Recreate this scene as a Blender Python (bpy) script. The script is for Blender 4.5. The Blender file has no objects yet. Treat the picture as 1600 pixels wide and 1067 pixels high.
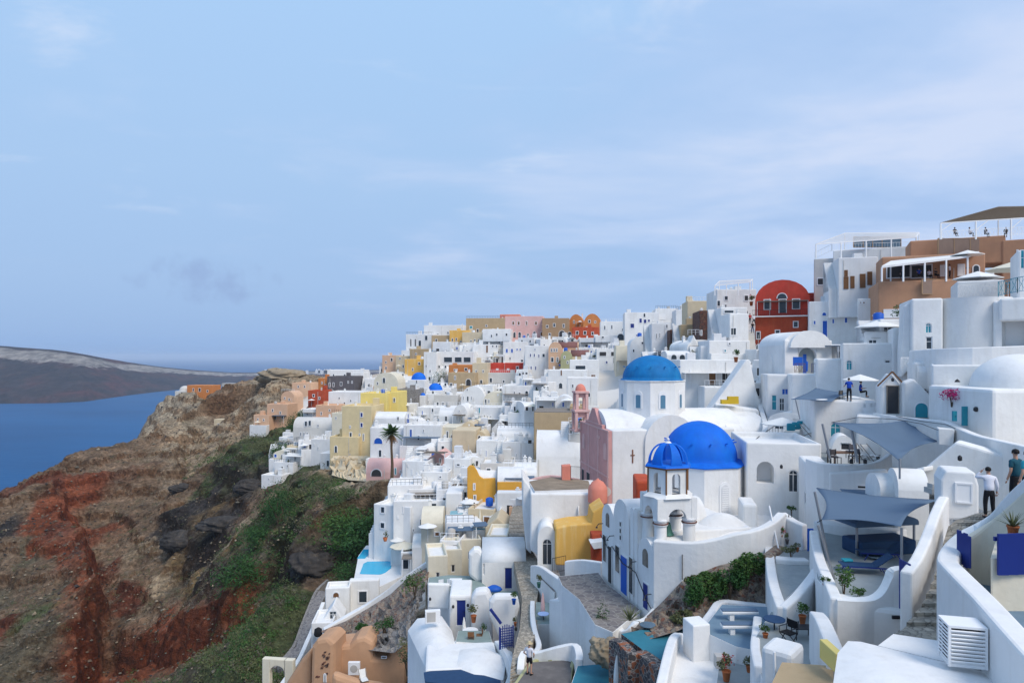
import bpy, math, random
import numpy as np
from mathutils import Vector, Matrix
R = math.radians
random.seed(7)
S = bpy.context.scene
C = S.collection

# ---------------------------------------------------------------- camera
# photo frame 1600 x 1067, focal length 1067 px (24 mm on 36 mm), horizon on row 556
F = 1067.0; CX = 800.0; HV = 556.0
cam_d = bpy.data.cameras.new('camera'); cam = bpy.data.objects.new('camera', cam_d); C.objects.link(cam)
cam_d.sensor_width = 36.0; cam_d.lens = 24.0
cam_d.shift_y = (HV - 533.5)/1600.0
cam.location = (0, 0, 0); cam.rotation_euler = (R(90), 0, 0)
cam_d.clip_start = 0.5; cam_d.clip_end = 90000
S.camera = cam
S.view_settings.view_transform = 'Standard'; S.view_settings.look = 'None'
S.view_settings.exposure = 0.13; S.view_settings.gamma = 1.0
S.cycles.volume_bounces = 1

# ---------------------------------------------------------------- sky and sun
SUN_EL, SUN_AZ = 48, 142          # azimuth clockwise from +Y: behind the camera, to the right
w = bpy.data.worlds.new('World'); S.world = w; w.use_nodes = True
nt = w.node_tree; nt.nodes.clear()
def N(t, kind, **kw):
    n = t.nodes.new(kind)
    for k, v in kw.items():
        if hasattr(n, k): setattr(n, k, v)
        elif k in n.inputs: n.inputs[k].default_value = v
    return n
def L(t, a, b): t.links.new(a, b)
def math_n(t, op, a, b=None, clamp=False):
    n = t.nodes.new('ShaderNodeMath'); n.operation = op; n.use_clamp = clamp
    for i, x in enumerate((a, b)):
        if x is None: continue
        if hasattr(x, 'links') or hasattr(x, 'is_linked'): L(t, x, n.inputs[i])
        else: n.inputs[i].default_value = x
    return n.outputs[0]
def mixc(t, fac, a, b, mode='MIX'):
    n = t.nodes.new('ShaderNodeMixRGB'); n.blend_type = mode
    for i, x in enumerate((fac, a, b)):
        if hasattr(x, 'is_linked'): L(t, x, n.inputs[i])
        else: n.inputs[i].default_value = x if i == 0 else (x[0], x[1], x[2], 1)
    return n.outputs[0]
def ramp(t, fac, stops, interp='LINEAR'):
    n = t.nodes.new('ShaderNodeValToRGB'); n.color_ramp.interpolation = interp
    e = n.color_ramp.elements
    while len(e) < len(stops): e.new(0.5)
    for i, (p, c) in enumerate(stops):
        e[i].position = p
        e[i].color = (c, c, c, 1) if isinstance(c, (int, float)) else (c[0], c[1], c[2], 1)
    L(t, fac, n.inputs[0]); return n.outputs[0]
def srgb(r, g, b):
    f = lambda c: (c/255/12.92) if c/255 <= .04045 else ((c/255+.055)/1.055)**2.4
    return (f(r), f(g), f(b))
sky = N(nt, 'ShaderNodeTexSky', sky_type='NISHITA')
sky.sun_disc = False; sky.sun_elevation = R(SUN_EL); sky.sun_rotation = R(SUN_AZ)
sky.air_density = 1.3; sky.dust_density = 1.5; sky.ozone_density = 2
skyc = mixc(nt, 1.0, sky.outputs[0], (0.10, 0.10, 0.10), 'MULTIPLY')
tc = N(nt, 'ShaderNodeTexCoord'); sp = N(nt, 'ShaderNodeSeparateXYZ'); L(nt, tc.outputs['Generated'], sp.inputs[0])
elev = sp.outputs[2]
# thin veil of high haze over the blue: colours from the horizon up
veil = ramp(nt, elev, [(0.0, srgb(136,172,222)), (0.03, srgb(146,179,224)), (0.10, srgb(156,187,228)), (0.24, srgb(164,196,234)), (0.46, srgb(168,203,242)), (0.9, srgb(160,200,250))])
base = mixc(nt, 0.93, skyc, veil)
# cloud layer projected on a flat ceiling
dv = N(nt, 'ShaderNodeCombineXYZ')
zz = math_n(nt, 'ADD', math_n(nt, 'MAXIMUM', elev, 0.0), 0.10)
L(nt, math_n(nt, 'DIVIDE', sp.outputs[0], zz), dv.inputs[0]); L(nt, math_n(nt, 'DIVIDE', sp.outputs[1], zz), dv.inputs[1])
mp = N(nt, 'ShaderNodeMapping'); L(nt, dv.outputs[0], mp.inputs[0]); mp.inputs['Scale'].default_value = (0.75, 1.0, 1); mp.inputs['Rotation'].default_value = (0,0,0.5); mp.inputs['Location'].default_value=(3.1,1.7,0)
n1 = N(nt, 'ShaderNodeTexNoise'); n1.inputs['Scale'].default_value = 1.1; n1.inputs['Detail'].default_value = 9; n1.inputs['Roughness'].default_value = 0.55; n1.inputs['Distortion'].default_value = 0.35
L(nt, mp.outputs[0], n1.inputs['Vector'])
n2 = N(nt, 'ShaderNodeTexNoise'); n2.inputs['Scale'].default_value = 0.35; n2.inputs['Detail'].default_value = 4
L(nt, mp.outputs[0], n2.inputs['Vector'])
# clouds gather to the right of the view
side = math_n(nt, 'MULTIPLY', math_n(nt, 'ADD', sp.outputs[0], 0.20), 0.95)
cov = math_n(nt, 'ADD', math_n(nt, 'ADD', math_n(nt, 'MULTIPLY', n2.outputs[0], 0.55), math_n(nt, 'MULTIPLY', side, 0.50)), math_n(nt, 'MULTIPLY', n1.outputs[0], 0.72))
cmask = ramp(nt, cov, [(0.60, 0.0), (0.80, 0.5), (1.0, 0.8)], 'EASE')
low = ramp(nt, elev, [(0.03, 0.0), (0.16, 1.0)])
cm = math_n(nt, 'MULTIPLY', cmask, low, True)
ccol = ramp(nt, n1.outputs[0], [(0.38, srgb(166,190,230)), (0.5, srgb(186,205,238)), (0.64, srgb(206,217,241))])
c1 = mixc(nt, cm, base, ccol)
# wisps
n3 = N(nt, 'ShaderNodeTexNoise'); n3.inputs['Scale'].default_value = 2.1; n3.inputs['Detail'].default_value = 10; n3.inputs['Roughness'].default_value = 0.6; n3.inputs['Distortion'].default_value = 0.5
mp3 = N(nt, 'ShaderNodeMapping'); L(nt, dv.outputs[0], mp3.inputs[0]); mp3.inputs['Location'].default_value = (8.3, 2.2, 0); mp3.inputs['Scale'].default_value = (0.55, 1.0, 1)
L(nt, mp3.outputs[0], n3.inputs['Vector'])
wm = math_n(nt, 'MULTIPLY', ramp(nt, n3.outputs[0], [(0.56, 0.0), (0.74, 0.6)], 'EASE'), ramp(nt, elev, [(0.10, 0.0), (0.3, 1.0)]), True)
c2 = mixc(nt, wm, c1, srgb(214,224,243))
# one small grey cloud low on the left
qx = math_n(nt, 'SUBTRACT', math_n(nt, 'DIVIDE', sp.outputs[0], sp.outputs[1]), -0.462)
qz = math_n(nt, 'SUBTRACT', math_n(nt, 'DIVIDE', sp.outputs[2], sp.outputs[1]), 0.113)
r2 = math_n(nt, 'ADD', math_n(nt, 'POWER', math_n(nt, 'MULTIPLY', qx, 7.5), 2.0), math_n(nt, 'POWER', math_n(nt, 'MULTIPLY', qz, 20.0), 2.0))
n4 = N(nt, 'ShaderNodeTexNoise'); n4.inputs['Scale'].default_value = 22; n4.inputs['Detail'].default_value = 8; n4.inputs['Roughness'].default_value = 0.6
L(nt, tc.outputs['Generated'], n4.inputs['Vector'])
g = math_n(nt, 'SUBTRACT', math_n(nt, 'MULTIPLY', n4.outputs[0], 2.9), math_n(nt, 'ADD', r2, 0.88))
gm = math_n(nt, 'MULTIPLY', ramp(nt, g, [(0.0, 0.0), (0.9, 0.5)], 'EASE'), math_n(nt, 'GREATER_THAN', sp.outputs[1], 0.0))
c3 = mixc(nt, gm, c2, srgb(136,158,202))
# below the horizon
c4 = mixc(nt, math_n(nt, 'LESS_THAN', elev, -0.003), c3, srgb(70,100,140))
bg = N(nt, 'ShaderNodeBackground'); L(nt, c4, bg.inputs[0]); bg.inputs[1].default_value = 1.0
wo = N(nt, 'ShaderNodeOutputWorld'); L(nt, bg.outputs[0], wo.inputs[0])

sl = bpy.data.lights.new('sun', 'SUN'); sl.energy = 2.45; sl.angle = R(26); sl.color = (1.0, 0.92, 0.82)
so = bpy.data.objects.new('sun', sl); C.objects.link(so)
sd = Vector((math.sin(R(SUN_AZ))*math.cos(R(SUN_EL)), math.cos(R(SUN_AZ))*math.cos(R(SUN_EL)), math.sin(R(SUN_EL))))
so.rotation_euler = sd.to_track_quat('Z', 'Y').to_euler(); so.location = sd*100

# ---------------------------------------------------------------- helpers
def P(u, v, d): return Vector(((u-CX)/F*d, d, -(v-HV)/F*d))
def G(u, v, z): return P(u, v, -z*F/(v-HV))
MATS = {}
def mat(name, col=(.8,.8,.8), rough=.9, var=.10, scale=.9, bump=.25, dirt=0.0, dcol=(.35,.30,.25), metal=0, spec=.3):
    if name in MATS: return MATS[name]
    m = bpy.data.materials.new(name); m.use_nodes = True; t = m.node_tree
    b = t.nodes['Principled BSDF']; b.inputs['Roughness'].default_value = rough; b.inputs['Metallic'].default_value = metal
    b.inputs['Specular IOR Level'].default_value = spec
    geo = N(t, 'ShaderNodeNewGeometry')
    a = N(t, 'ShaderNodeTexNoise'); a.inputs['Scale'].default_value = scale; a.inputs['Detail'].default_value = 8; a.inputs['Roughness'].default_value = .62
    L(t, geo.outputs['Position'], a.inputs['Vector'])
    c = mixc(t, 1.0, (col[0],col[1],col[2]), ramp(t, a.outputs[0], [(.3, 1-var), (.7, 1.0)]), 'MULTIPLY')
    if dirt > 0:
        mpn = N(t, 'ShaderNodeMapping'); mpn.inputs['Scale'].default_value = (1.3, 1.3, .35); L(t, geo.outputs['Position'], mpn.inputs[0])
        d = N(t, 'ShaderNodeTexNoise'); d.inputs['Scale'].default_value = scale*1.1; d.inputs['Detail'].default_value = 10; d.inputs['Roughness'].default_value = .7
        L(t, mpn.outputs[0], d.inputs['Vector'])
        c = mixc(t, math_n(t, 'MULTIPLY', ramp(t, d.outputs[0], [(.54, 0.0), (.72, 1.0)]), dirt), c, dcol)
        ms = N(t, 'ShaderNodeMapping'); ms.inputs['Scale'].default_value = (1.7, 1.7, .12); L(t, geo.outputs['Position'], ms.inputs[0])
        st = N(t, 'ShaderNodeTexNoise'); st.inputs['Scale'].default_value = 1.3; st.inputs['Detail'].default_value = 6; st.inputs['Roughness'].default_value = .6; L(t, ms.outputs[0], st.inputs['Vector'])
        c = mixc(t, math_n(t, 'MULTIPLY', ramp(t, st.outputs[0], [(.54, 0.0), (.76, .75)]), dirt), c, dcol)
        pn = N(t, 'ShaderNodeTexNoise'); pn.inputs['Scale'].default_value = .22; pn.inputs['Detail'].default_value = 3; L(t, geo.outputs['Position'], pn.inputs['Vector'])
        c = mixc(t, 1.0, c, ramp(t, pn.outputs[0], [(.35, (.93,.93,.94)), (.65, (1,.995,.98))]), 'MULTIPLY')
    L(t, c, b.inputs['Base Color'])
    if bump > 0:
        f = N(t, 'ShaderNodeTexNoise'); f.inputs['Scale'].default_value = scale*7; f.inputs['Detail'].default_value = 5; L(t, geo.outputs['Position'], f.inputs['Vector'])
        bp = N(t, 'ShaderNodeBump'); bp.inputs['Strength'].default_value = bump; bp.inputs['Distance'].default_value = .04
        L(t, math_n(t, 'ADD', f.outputs[0], a.outputs[0]), bp.inputs['Height']); L(t, bp.outputs[0], b.inputs['Normal'])
    MATS[name] = m; return m
def stone(name, cols, mortar, scale=2.2, bump=.6, squash=1.3, flat=False):
    if name in MATS: return MATS[name]
    m = bpy.data.materials.new(name); m.use_nodes = True; t = m.node_tree
    b = t.nodes['Principled BSDF']; b.inputs['Roughness'].default_value = .95
    geo = N(t, 'ShaderNodeNewGeometry'); mpn = N(t, 'ShaderNodeMapping'); mpn.inputs['Scale'].default_value = (1,1,squash); L(t, geo.outputs['Position'], mpn.inputs[0])
    nz = N(t, 'ShaderNodeTexNoise'); nz.inputs['Scale'].default_value = scale*1.2; nz.inputs['Detail'].default_value = 4; L(t, mpn.outputs[0], nz.inputs['Vector'])
    wv = mixc(t, .12, mpn.outputs[0], nz.outputs[1], 'LINEAR_LIGHT')
    v = N(t, 'ShaderNodeTexVoronoi'); v.inputs['Scale'].default_value = scale; L(t, wv, v.inputs['Vector'])
    v2 = N(t, 'ShaderNodeTexVoronoi'); v2.feature = 'DISTANCE_TO_EDGE'; v2.inputs['Scale'].default_value = scale; L(t, wv, v2.inputs['Vector'])
    sx = N(t, 'ShaderNodeSeparateXYZ'); L(t, v.outputs['Color'], sx.inputs[0])
    st = [((i+.5)/len(cols), c) for i, c in enumerate(cols)]
    c = ramp(t, sx.outputs[0], st)
    c = mixc(t, .5, c, ramp(t, nz.outputs[0], [(.3,.5),(.7,1.1)]), 'MULTIPLY')
    e = ramp(t, v2.outputs['Distance'], [(.02, 0.0), (.09, 1.0)])
    c = mixc(t, e, mortar, c)
    L(t, c, b.inputs['Base Color'])
    bp = N(t, 'ShaderNodeBump'); bp.inputs['Strength'].default_value = bump; bp.inputs['Distance'].default_value = .08
    L(t, math_n(t, 'ADD', e, nz.outputs[0]), bp.inputs['Height']); L(t, bp.outputs[0], b.inputs['Normal'])
    MATS[name] = m; return m
W = lambda: mat('whitewash', (.83,.825,.81), var=.13, dirt=.5, dcol=(.60,.575,.53), scale=.55, bump=.45)
COL = {
 'white': W,
 'white2': lambda: mat('whitewash_grey', (.74,.745,.75), var=.12, dirt=.25, dcol=(.5,.49,.46), scale=.6, bump=.35),
 'cream': lambda: mat('cream_plaster', (.76,.70,.56), var=.12, dirt=.3, dcol=(.55,.47,.34)),
 'beige': lambda: mat('beige_plaster', (.66,.55,.38), var=.14, dirt=.35, dcol=(.46,.36,.22)),
 'tan': lambda: mat('tan_plaster', (.50,.37,.22), var=.14, dirt=.35, dcol=(.33,.24,.14)),
 'brown': lambda: mat('brown_plaster', (.40,.26,.15), var=.12, dirt=.3, dcol=(.28,.19,.12)),
 'pinkc': lambda: mat('rose_plaster', (.68,.35,.32), var=.18, dirt=.45, dcol=(.66,.42,.38)),
 'pink': lambda: mat('pink_plaster', (.74,.46,.42), var=.12, dirt=.3, dcol=(.70,.56,.52)),
 'salmon': lambda: mat('salmon_plaster', (.72,.25,.18), var=.12, dirt=.3, dcol=(.7,.4,.34)),
 'peach': lambda: mat('peach_plaster', (.72,.46,.30), var=.12, dirt=.3, dcol=(.6,.42,.3)),
 'orange': lambda: mat('orange_plaster', (.62,.23,.07), var=.2, dirt=.3, dcol=(.5,.28,.12)),
 'red': lambda: mat('red_plaster', (.62,.065,.04), var=.25, dirt=.35, dcol=(.46,.12,.06)),
 'rust': lambda: mat('rust_plaster', (.54,.085,.035), var=.3, dirt=.4, dcol=(.52,.16,.07)),
 'yellow': lambda: mat('yellow_plaster', (.82,.66,.22), var=.10, dirt=.3, dcol=(.72,.62,.36)),
 'butter': lambda: mat('butter_plaster', (.76,.62,.36), var=.14, dirt=.4, dcol=(.6,.48,.3)),
 'ochre': lambda: mat('ochre_plaster', (.78,.40,.06), var=.14, dirt=.35, dcol=(.74,.48,.16)),
 'mustard': lambda: mat('mustard_plaster', (.80,.46,.11), var=.12, dirt=.85, dcol=(.83,.64,.32), scale=.5),
 'grey': lambda: mat('grey_plaster', (.50,.48,.45), var=.14, dirt=.3, dcol=(.36,.34,.31)),
 'lgrey': lambda: mat('pale_grey_plaster', (.64,.62,.58), var=.12, dirt=.3, dcol=(.5,.47,.43)),
 'slate': lambda: mat('slate_paint', (.13,.12,.13), var=.15, dirt=.3, dcol=(.2,.19,.19)),
 'olive': lambda: mat('olive_plaster', (.44,.43,.24), var=.14, dirt=.3, dcol=(.35,.33,.2)),
 'maroon': lambda: mat('maroon_roof', (.22,.10,.09), var=.2, dirt=.3, dcol=(.3,.2,.18)),
 'lblue': lambda: mat('pale_blue_paint', (.40,.52,.78), var=.1),
 'dome': lambda: mat('dome_blue', (.0,.15,.72), rough=.7, var=.25, scale=.9, bump=.25, dirt=.5, dcol=(.0,.21,.66)),
 'dome2': lambda: mat('dome_cerulean', (.0,.18,.48), rough=.7, var=.28, scale=.9, bump=.25, dirt=.5, dcol=(.02,.26,.50)),
 'blue': lambda: mat('blue_paint', (.01,.10,.48), rough=.55, var=.15, bump=.05),
 'navy': lambda: mat('navy_paint', (.012,.03,.20), rough=.5, var=.15, bump=.05),
 'teal': lambda: mat('teal_paint', (.02,.28,.36), rough=.55, var=.15, bump=.05),
 'glass': lambda: mat('window_glass', (.035,.05,.065), rough=.15, var=.3, bump=0, spec=.5),
 'dark': lambda: mat('dark_opening', (.05,.05,.055), rough=.9, var=.3, bump=0),
 'wood': lambda: mat('brown_wood', (.20,.09,.035), rough=.6, var=.3, scale=6, bump=.2),
 'wood2': lambda: mat('weathered_wood', (.28,.24,.20), rough=.85, var=.4, scale=5, bump=.3),
 'frame': lambda: mat('white_paint', (.80,.80,.80), rough=.6, var=.06, bump=.05),
 'iron': lambda: mat('dark_iron', (.035,.035,.04), rough=.5, var=.2, bump=0, metal=.3),
 'steel': lambda: mat('brushed_steel', (.35,.36,.38), rough=.4, var=.2, bump=0, metal=.6),
 'sail': lambda: mat('slate_blue_canvas', (.095,.15,.225), rough=.9, var=.08, scale=.5, bump=.1),
 'canvas': lambda: mat('white_canvas', (.78,.77,.74), rough=.9, var=.08, bump=.1),
 'floor': lambda: mat('grey_painted_floor', (.34,.37,.37), rough=.8, var=.2, dirt=.4, dcol=(.45,.46,.44)),
 'floorb': lambda: mat('blue_grey_floor', (.17,.26,.34), rough=.8, var=.2, dirt=.3, dcol=(.25,.33,.4)),
 'floort': lambda: mat('teal_painted_floor', (.035,.21,.29), rough=.75, var=.25, dirt=.3, dcol=(.08,.26,.32)),
 'floorg': lambda: mat('green_grey_floor', (.26,.33,.31), rough=.8, var=.2, dirt=.3, dcol=(.36,.4,.38)),
 'concrete': lambda: mat('dark_concrete', (.16,.145,.14), rough=.9, var=.3, dirt=.4, dcol=(.26,.24,.22)),
 'roofbrown': lambda: mat('earth_roof', (.30,.235,.17), rough=.95, var=.35, dirt=.4, dcol=(.4,.33,.25)),
 'pool': lambda: mat('pool_water', (.01,.42,.66), rough=.12, var=.08, scale=2, bump=.1, spec=.5),
 'pool2': lambda: mat('pale_pool_water', (.10,.38,.46), rough=.15, var=.1, scale=2, bump=.1, spec=.5),
 'terra': lambda: mat('terracotta', (.45,.14,.05), rough=.85, var=.2, scale=3),
 'leaf': lambda: mat('leaf_green', (.07,.15,.03), rough=.7, var=.5, scale=1.4, bump=0),
 'leafd': lambda: mat('leaf_dark', (.038,.115,.024), rough=.7, var=.5, scale=1.2, bump=0),
 'leafo': lambda: mat('leaf_olive', (.14,.155,.065), rough=.8, var=.5, scale=1.2, bump=0),
 'leafg': lambda: mat('leaf_grey', (.18,.16,.12), rough=.9, var=.5, scale=1.2, bump=0),
 'magenta': lambda: mat('magenta_petal', (.50,.02,.16), rough=.7, var=.3, bump=0),
 'redfl': lambda: mat('red_petal', (.50,.03,.03), rough=.7, var=.3, bump=0),
 'trunk': lambda: mat('palm_bark', (.16,.11,.07), rough=.95, var=.5, scale=5, bump=.6),
 'deadfrond': lambda: mat('dry_frond', (.24,.13,.06), rough=.95, var=.4, scale=3, bump=0),
 'skin': lambda: mat('skin', (.50,.28,.19), rough=.6, var=.1, bump=0),
 'shirtw': lambda: mat('white_shirt_cloth', (.72,.72,.78), rough=.9, var=.1, scale=5),
 'shirtb': lambda: mat('blue_shirt_cloth', (.01,.06,.42), rough=.9, var=.2, scale=5),
 'shirtt': lambda: mat('dark_teal_cloth', (.015,.09,.13), rough=.9, var=.2, scale=5),
 'black': lambda: mat('black_cloth', (.012,.012,.015), rough=.9, var=.3, scale=5),
 'navyc': lambda: mat('navy_canvas', (.02,.06,.14), rough=.85, var=.2, scale=4, bump=.05),
 'straw': lambda: mat('straw', (.55,.45,.28), rough=.9, var=.2, scale=8),
 'hair': lambda: mat('dark_hair', (.012,.009,.008), rough=.7, var=.2, bump=0),
 'bronze': lambda: mat('green_bronze', (.08,.22,.17), rough=.6, var=.3, scale=6, metal=.3),
 'reed': lambda: mat('reed_matting', (.17,.135,.10), rough=.95, var=.35, scale=7, bump=.4),
 'glassp': lambda: mat('blue_glass_panel', (.10,.16,.22), rough=.2, var=.1, bump=0, spec=.5),
 'rock': lambda: mat('black_rock', (.06,.054,.05), rough=.95, var=.6, scale=.6, bump=1.0, dirt=.5, dcol=(.16,.13,.10)),
 'rockt': lambda: mat('pale_rock', (.40,.32,.22), rough=.95, var=.5, scale=.8, bump=1.0, dirt=.5, dcol=(.25,.18,.12)),
 'stonew': lambda: stone('rubble_wall', [(.30,.22,.16),(.12,.08,.07),(.24,.20,.17),(.33,.27,.2),(.2,.09,.06)], (.30,.25,.20), 4.6),
 'stoned': lambda: stone('dark_stone_wall', [(.14,.05,.035),(.10,.06,.05),(.18,.08,.05)], (.05,.03,.025), 2.4),
 'stoneg': lambda: stone('grey_stone_wall', [(.22,.20,.19),(.28,.26,.24),(.17,.15,.14)], (.36,.34,.31), 4.0),
 'cobble': lambda: stone('cobbles', [(.36,.31,.24),(.44,.38,.30),(.28,.25,.20),(.50,.43,.34)], (.24,.21,.17), 3.6, squash=1),
 'flag': lambda: stone('flagstones', [(.19,.17,.16),(.25,.22,.20),(.15,.135,.135)], (.27,.25,.23), 2.3, squash=1, bump=.3),
 'lava': lambda: stone('lava_mosaic', [(.05,.045,.05),(.09,.08,.08),(.03,.03,.035),(.36,.11,.04),(.12,.10,.1)], (.30,.27,.24), 3.4),
}
def M(k): return COL[k]()

class MB:
    """collects shapes into one mesh; the faces carry a material slot and a smooth flag"""
    def __init__(s): s.v = []; s.f = []; s.m = []; s.s = []
    def add(s, vs, fs, mi=0, sm=False):
        o = len(s.v); s.v += [tuple(p) for p in vs]
        for f in fs: s.f.append(tuple(i+o for i in f)); s.m.append(mi); s.s.append(sm)
    def box(s, x0, x1, y0, y1, z0, z1, mi=0):
        v = [(x0,y0,z0),(x1,y0,z0),(x1,y1,z0),(x0,y1,z0),(x0,y0,z1),(x1,y0,z1),(x1,y1,z1),(x0,y1,z1)]
        s.add(v, [(3,2,1,0),(4,5,6,7),(0,1,5,4),(1,2,6,5),(2,3,7,6),(3,0,4,7)], mi)
    def obox(s, c, ax, ay, az, mi=0):
        c = Vector(c); ax = Vector(ax); ay = Vector(ay); az = Vector(az)
        v = [c-ax-ay-az, c+ax-ay-az, c+ax+ay-az, c-ax+ay-az, c-ax-ay+az, c+ax-ay+az, c+ax+ay+az, c-ax+ay+az]
        s.add(v, [(3,2,1,0),(4,5,6,7),(0,1,5,4),(1,2,6,5),(2,3,7,6),(3,0,4,7)], mi)
    def bar(s, a, b, w, h=None, mi=0):
        a = Vector(a); b = Vector(b); h = h or w; d = (b-a); l = d.length
        if l < 1e-6: return
        d /= l; up = Vector((0,0,1)) if abs(d.z) < .95 else Vector((0,1,0))
        sx = d.cross(up).normalized(); sy = sx.cross(d)
        s.obox((a+b)/2, d*l/2, sx*w/2, sy*h/2, mi)
    def prism(s, pts, z0, z1, mi=0, sm=False):
        """pts: plan outline, z0 / z1 numbers or per-point lists"""
        n = len(pts); ar = sum(pts[i][0]*pts[(i+1)%n][1]-pts[(i+1)%n][0]*pts[i][1] for i in range(n))
        zt = z1 if isinstance(z1, (list, tuple)) else [z1]*n; zb = z0 if isinstance(z0, (list, tuple)) else [z0]*n
        idx = list(range(n))
        if ar < 0: idx.reverse()
        v = [(pts[i][0],pts[i][1],zb[i]) for i in idx]+[(pts[i][0],pts[i][1],zt[i]) for i in idx]
        s.add(v, [tuple(range(n-1,-1,-1)), tuple(range(n,2*n))], mi)
        s.add(v, [(i,(i+1)%n,n+(i+1)%n,n+i) for i in range(n)], mi, sm)
    def tube(s, pts, r, n=6, mi=0, cap=True):
        pts = [Vector(p) for p in pts]; rs = r if isinstance(r, (list,tuple)) else [r]*len(pts); vs = []; fs = []
        for i, p in enumerate(pts):
            t = (pts[min(i+1,len(pts)-1)]-pts[max(i-1,0)]).normalized()
            up = Vector((0,0,1)) if abs(t.z) < .9 else Vector((0,1,0))
            a = t.cross(up).normalized(); b = a.cross(t)
            vs += [p+(a*math.cos(k*2*math.pi/n)+b*math.sin(k*2*math.pi/n))*rs[i] for k in range(n)]
        for i in range(len(pts)-1):
            fs += [(i*n+k, i*n+(k+1)%n, (i+1)*n+(k+1)%n, (i+1)*n+k) for k in range(n)]
        s.add(vs, fs, mi, True)
        if cap:
            m = len(vs); s.add(vs, [tuple(range(n-1,-1,-1)), tuple(range(m-n,m))], mi)
    def lathe(s, c, prof, n=24, mi=0, sm=True, rot=0, sq=(1,1)):
        """prof: (radius, z) from bottom to top"""
        vs = []; fs = []
        for r, z in prof:
            vs += [(c[0]+r*sq[0]*math.cos(rot+k*2*math.pi/n), c[1]+r*sq[1]*math.sin(rot+k*2*math.pi/n), c[2]+z) for k in range(n)]
        for i in range(len(prof)-1):
            fs += [(i*n+k, i*n+(k+1)%n, (i+1)*n+(k+1)%n, (i+1)*n+k) for k in range(n)]
        s.add(vs, fs, mi, sm)
        m = len(vs); s.add(vs, [tuple(range(n-1,-1,-1)), tuple(range(m-n,m))], mi)
    def arch(s, x0, x1, y0, y1, z0, zs, rise, mi=0, n=12, smi=None):
        """solid block whose top is a barrel running along y"""
        pf = [(x0,z0),(x1,z0)]+[((x0+x1)/2+(x1-x0)/2*math.cos(math.pi*k/n), zs+rise*math.sin(math.pi*k/n)) for k in range(n+1)]
        m = len(pf); v = [(x,y0,z) for x,z in pf]+[(x,y1,z) for x,z in pf]
        s.add(v, [tuple(range(m)), tuple(range(2*m-1,m-1,-1))], mi)
        s.add(v, [(1,0,m,m+1), (2,1,m+1,m+2), (0,m-1,2*m-1,m)], mi)
        s.add(v, [(i+1,i,m+i,m+i+1) for i in range(2,m-1)], mi if smi is None else smi, True)
    def archx(s, x0, x1, y0, y1, z0, zs, rise, mi=0, n=12, smi=None):
        q = MB(); q.arch(y0, y1, -x1, -x0, z0, zs, rise, mi, n, smi)
        s.add([(-y, x, z) for x, y, z in q.v], [], mi)
        o = len(s.v)-len(q.v)
        for f, a, b in zip(q.f, q.m, q.s): s.f.append(tuple(i+o for i in f)); s.m.append(a); s.s.append(b)
    def archhole(s, x0, x1, y0, y1, z0, z1, hx0, hx1, hz0, hzs, mi=0, n=10):
        """wall slab (thick in y) with an arched opening from hz0 to a half circle above hzs"""
        r = (hx1-hx0)/2; cx = (hx0+hx1)/2
        arc = [(cx-r*math.cos(math.pi*k/n), hzs+r*math.sin(math.pi*k/n)) for k in range(n+1)]
        s.box(x0, hx0, y0, y1, z0, z1, mi); s.box(hx1, x1, y0, y1, z0, z1, mi)
        if hz0 > z0+.01: s.box(hx0, hx1, y0, y1, z0, hz0, mi)
        for k in range(n):
            (a, za), (b, zb) = arc[k], arc[k+1]
            v = [(a,y0,za),(b,y0,zb),(b,y0,z1),(a,y0,z1),(a,y1,za),(b,y1,zb),(b,y1,z1),(a,y1,z1)]
            s.add(v, [(0,1,2,3),(7,6,5,4),(3,2,6,7),(1,0,4,5)], mi)
    def build(s, name, mats, parent=None, org=(0,0,0), bevel=0, loc=None, seg=2, rotz=0):
        me = bpy.data.meshes.new(name); o = Vector(org)
        me.from_pydata([(x-o.x, y-o.y, z-o.z) for x,y,z in s.v], [], s.f)
        if not isinstance(mats, (list,tuple)): mats = [mats]
        for m in mats: me.materials.append(M(m) if isinstance(m, str) else m)
        me.polygons.foreach_set('material_index', s.m); me.polygons.foreach_set('use_smooth', s.s); me.update()
        ob = bpy.data.objects.new(name, me); C.objects.link(ob)
        if parent: ob.parent = parent
        else: ob.location = o if loc is None else loc
        if rotz: ob.rotation_euler.z = rotz
        if bevel:
            b = ob.modifiers.new('bevel', 'BEVEL'); b.width = bevel; b.segments = seg; b.limit_method = 'ANGLE'; b.angle_limit = R(50)
        return ob
def tag(o, label=None, cat=None, group=None, kind=None):
    if label: o['label'] = label
    if cat: o['category'] = cat
    if group: o['group'] = group
    if kind: o['kind'] = kind
    return o
def empty(name, loc, rz=0, label=None, cat=None, group=None):
    o = bpy.data.objects.new(name, None); C.objects.link(o); o.location = loc; o.rotation_euler = (0,0,rz); o.empty_display_size = .2
    return tag(o, label, cat, group)
def copy_tree(o, parent=None, depth=0):
    c = o.copy(); C.objects.link(c)
    if parent: c.parent = parent
    for ch in list(o.children): copy_tree(ch, c)
    return c
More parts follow.
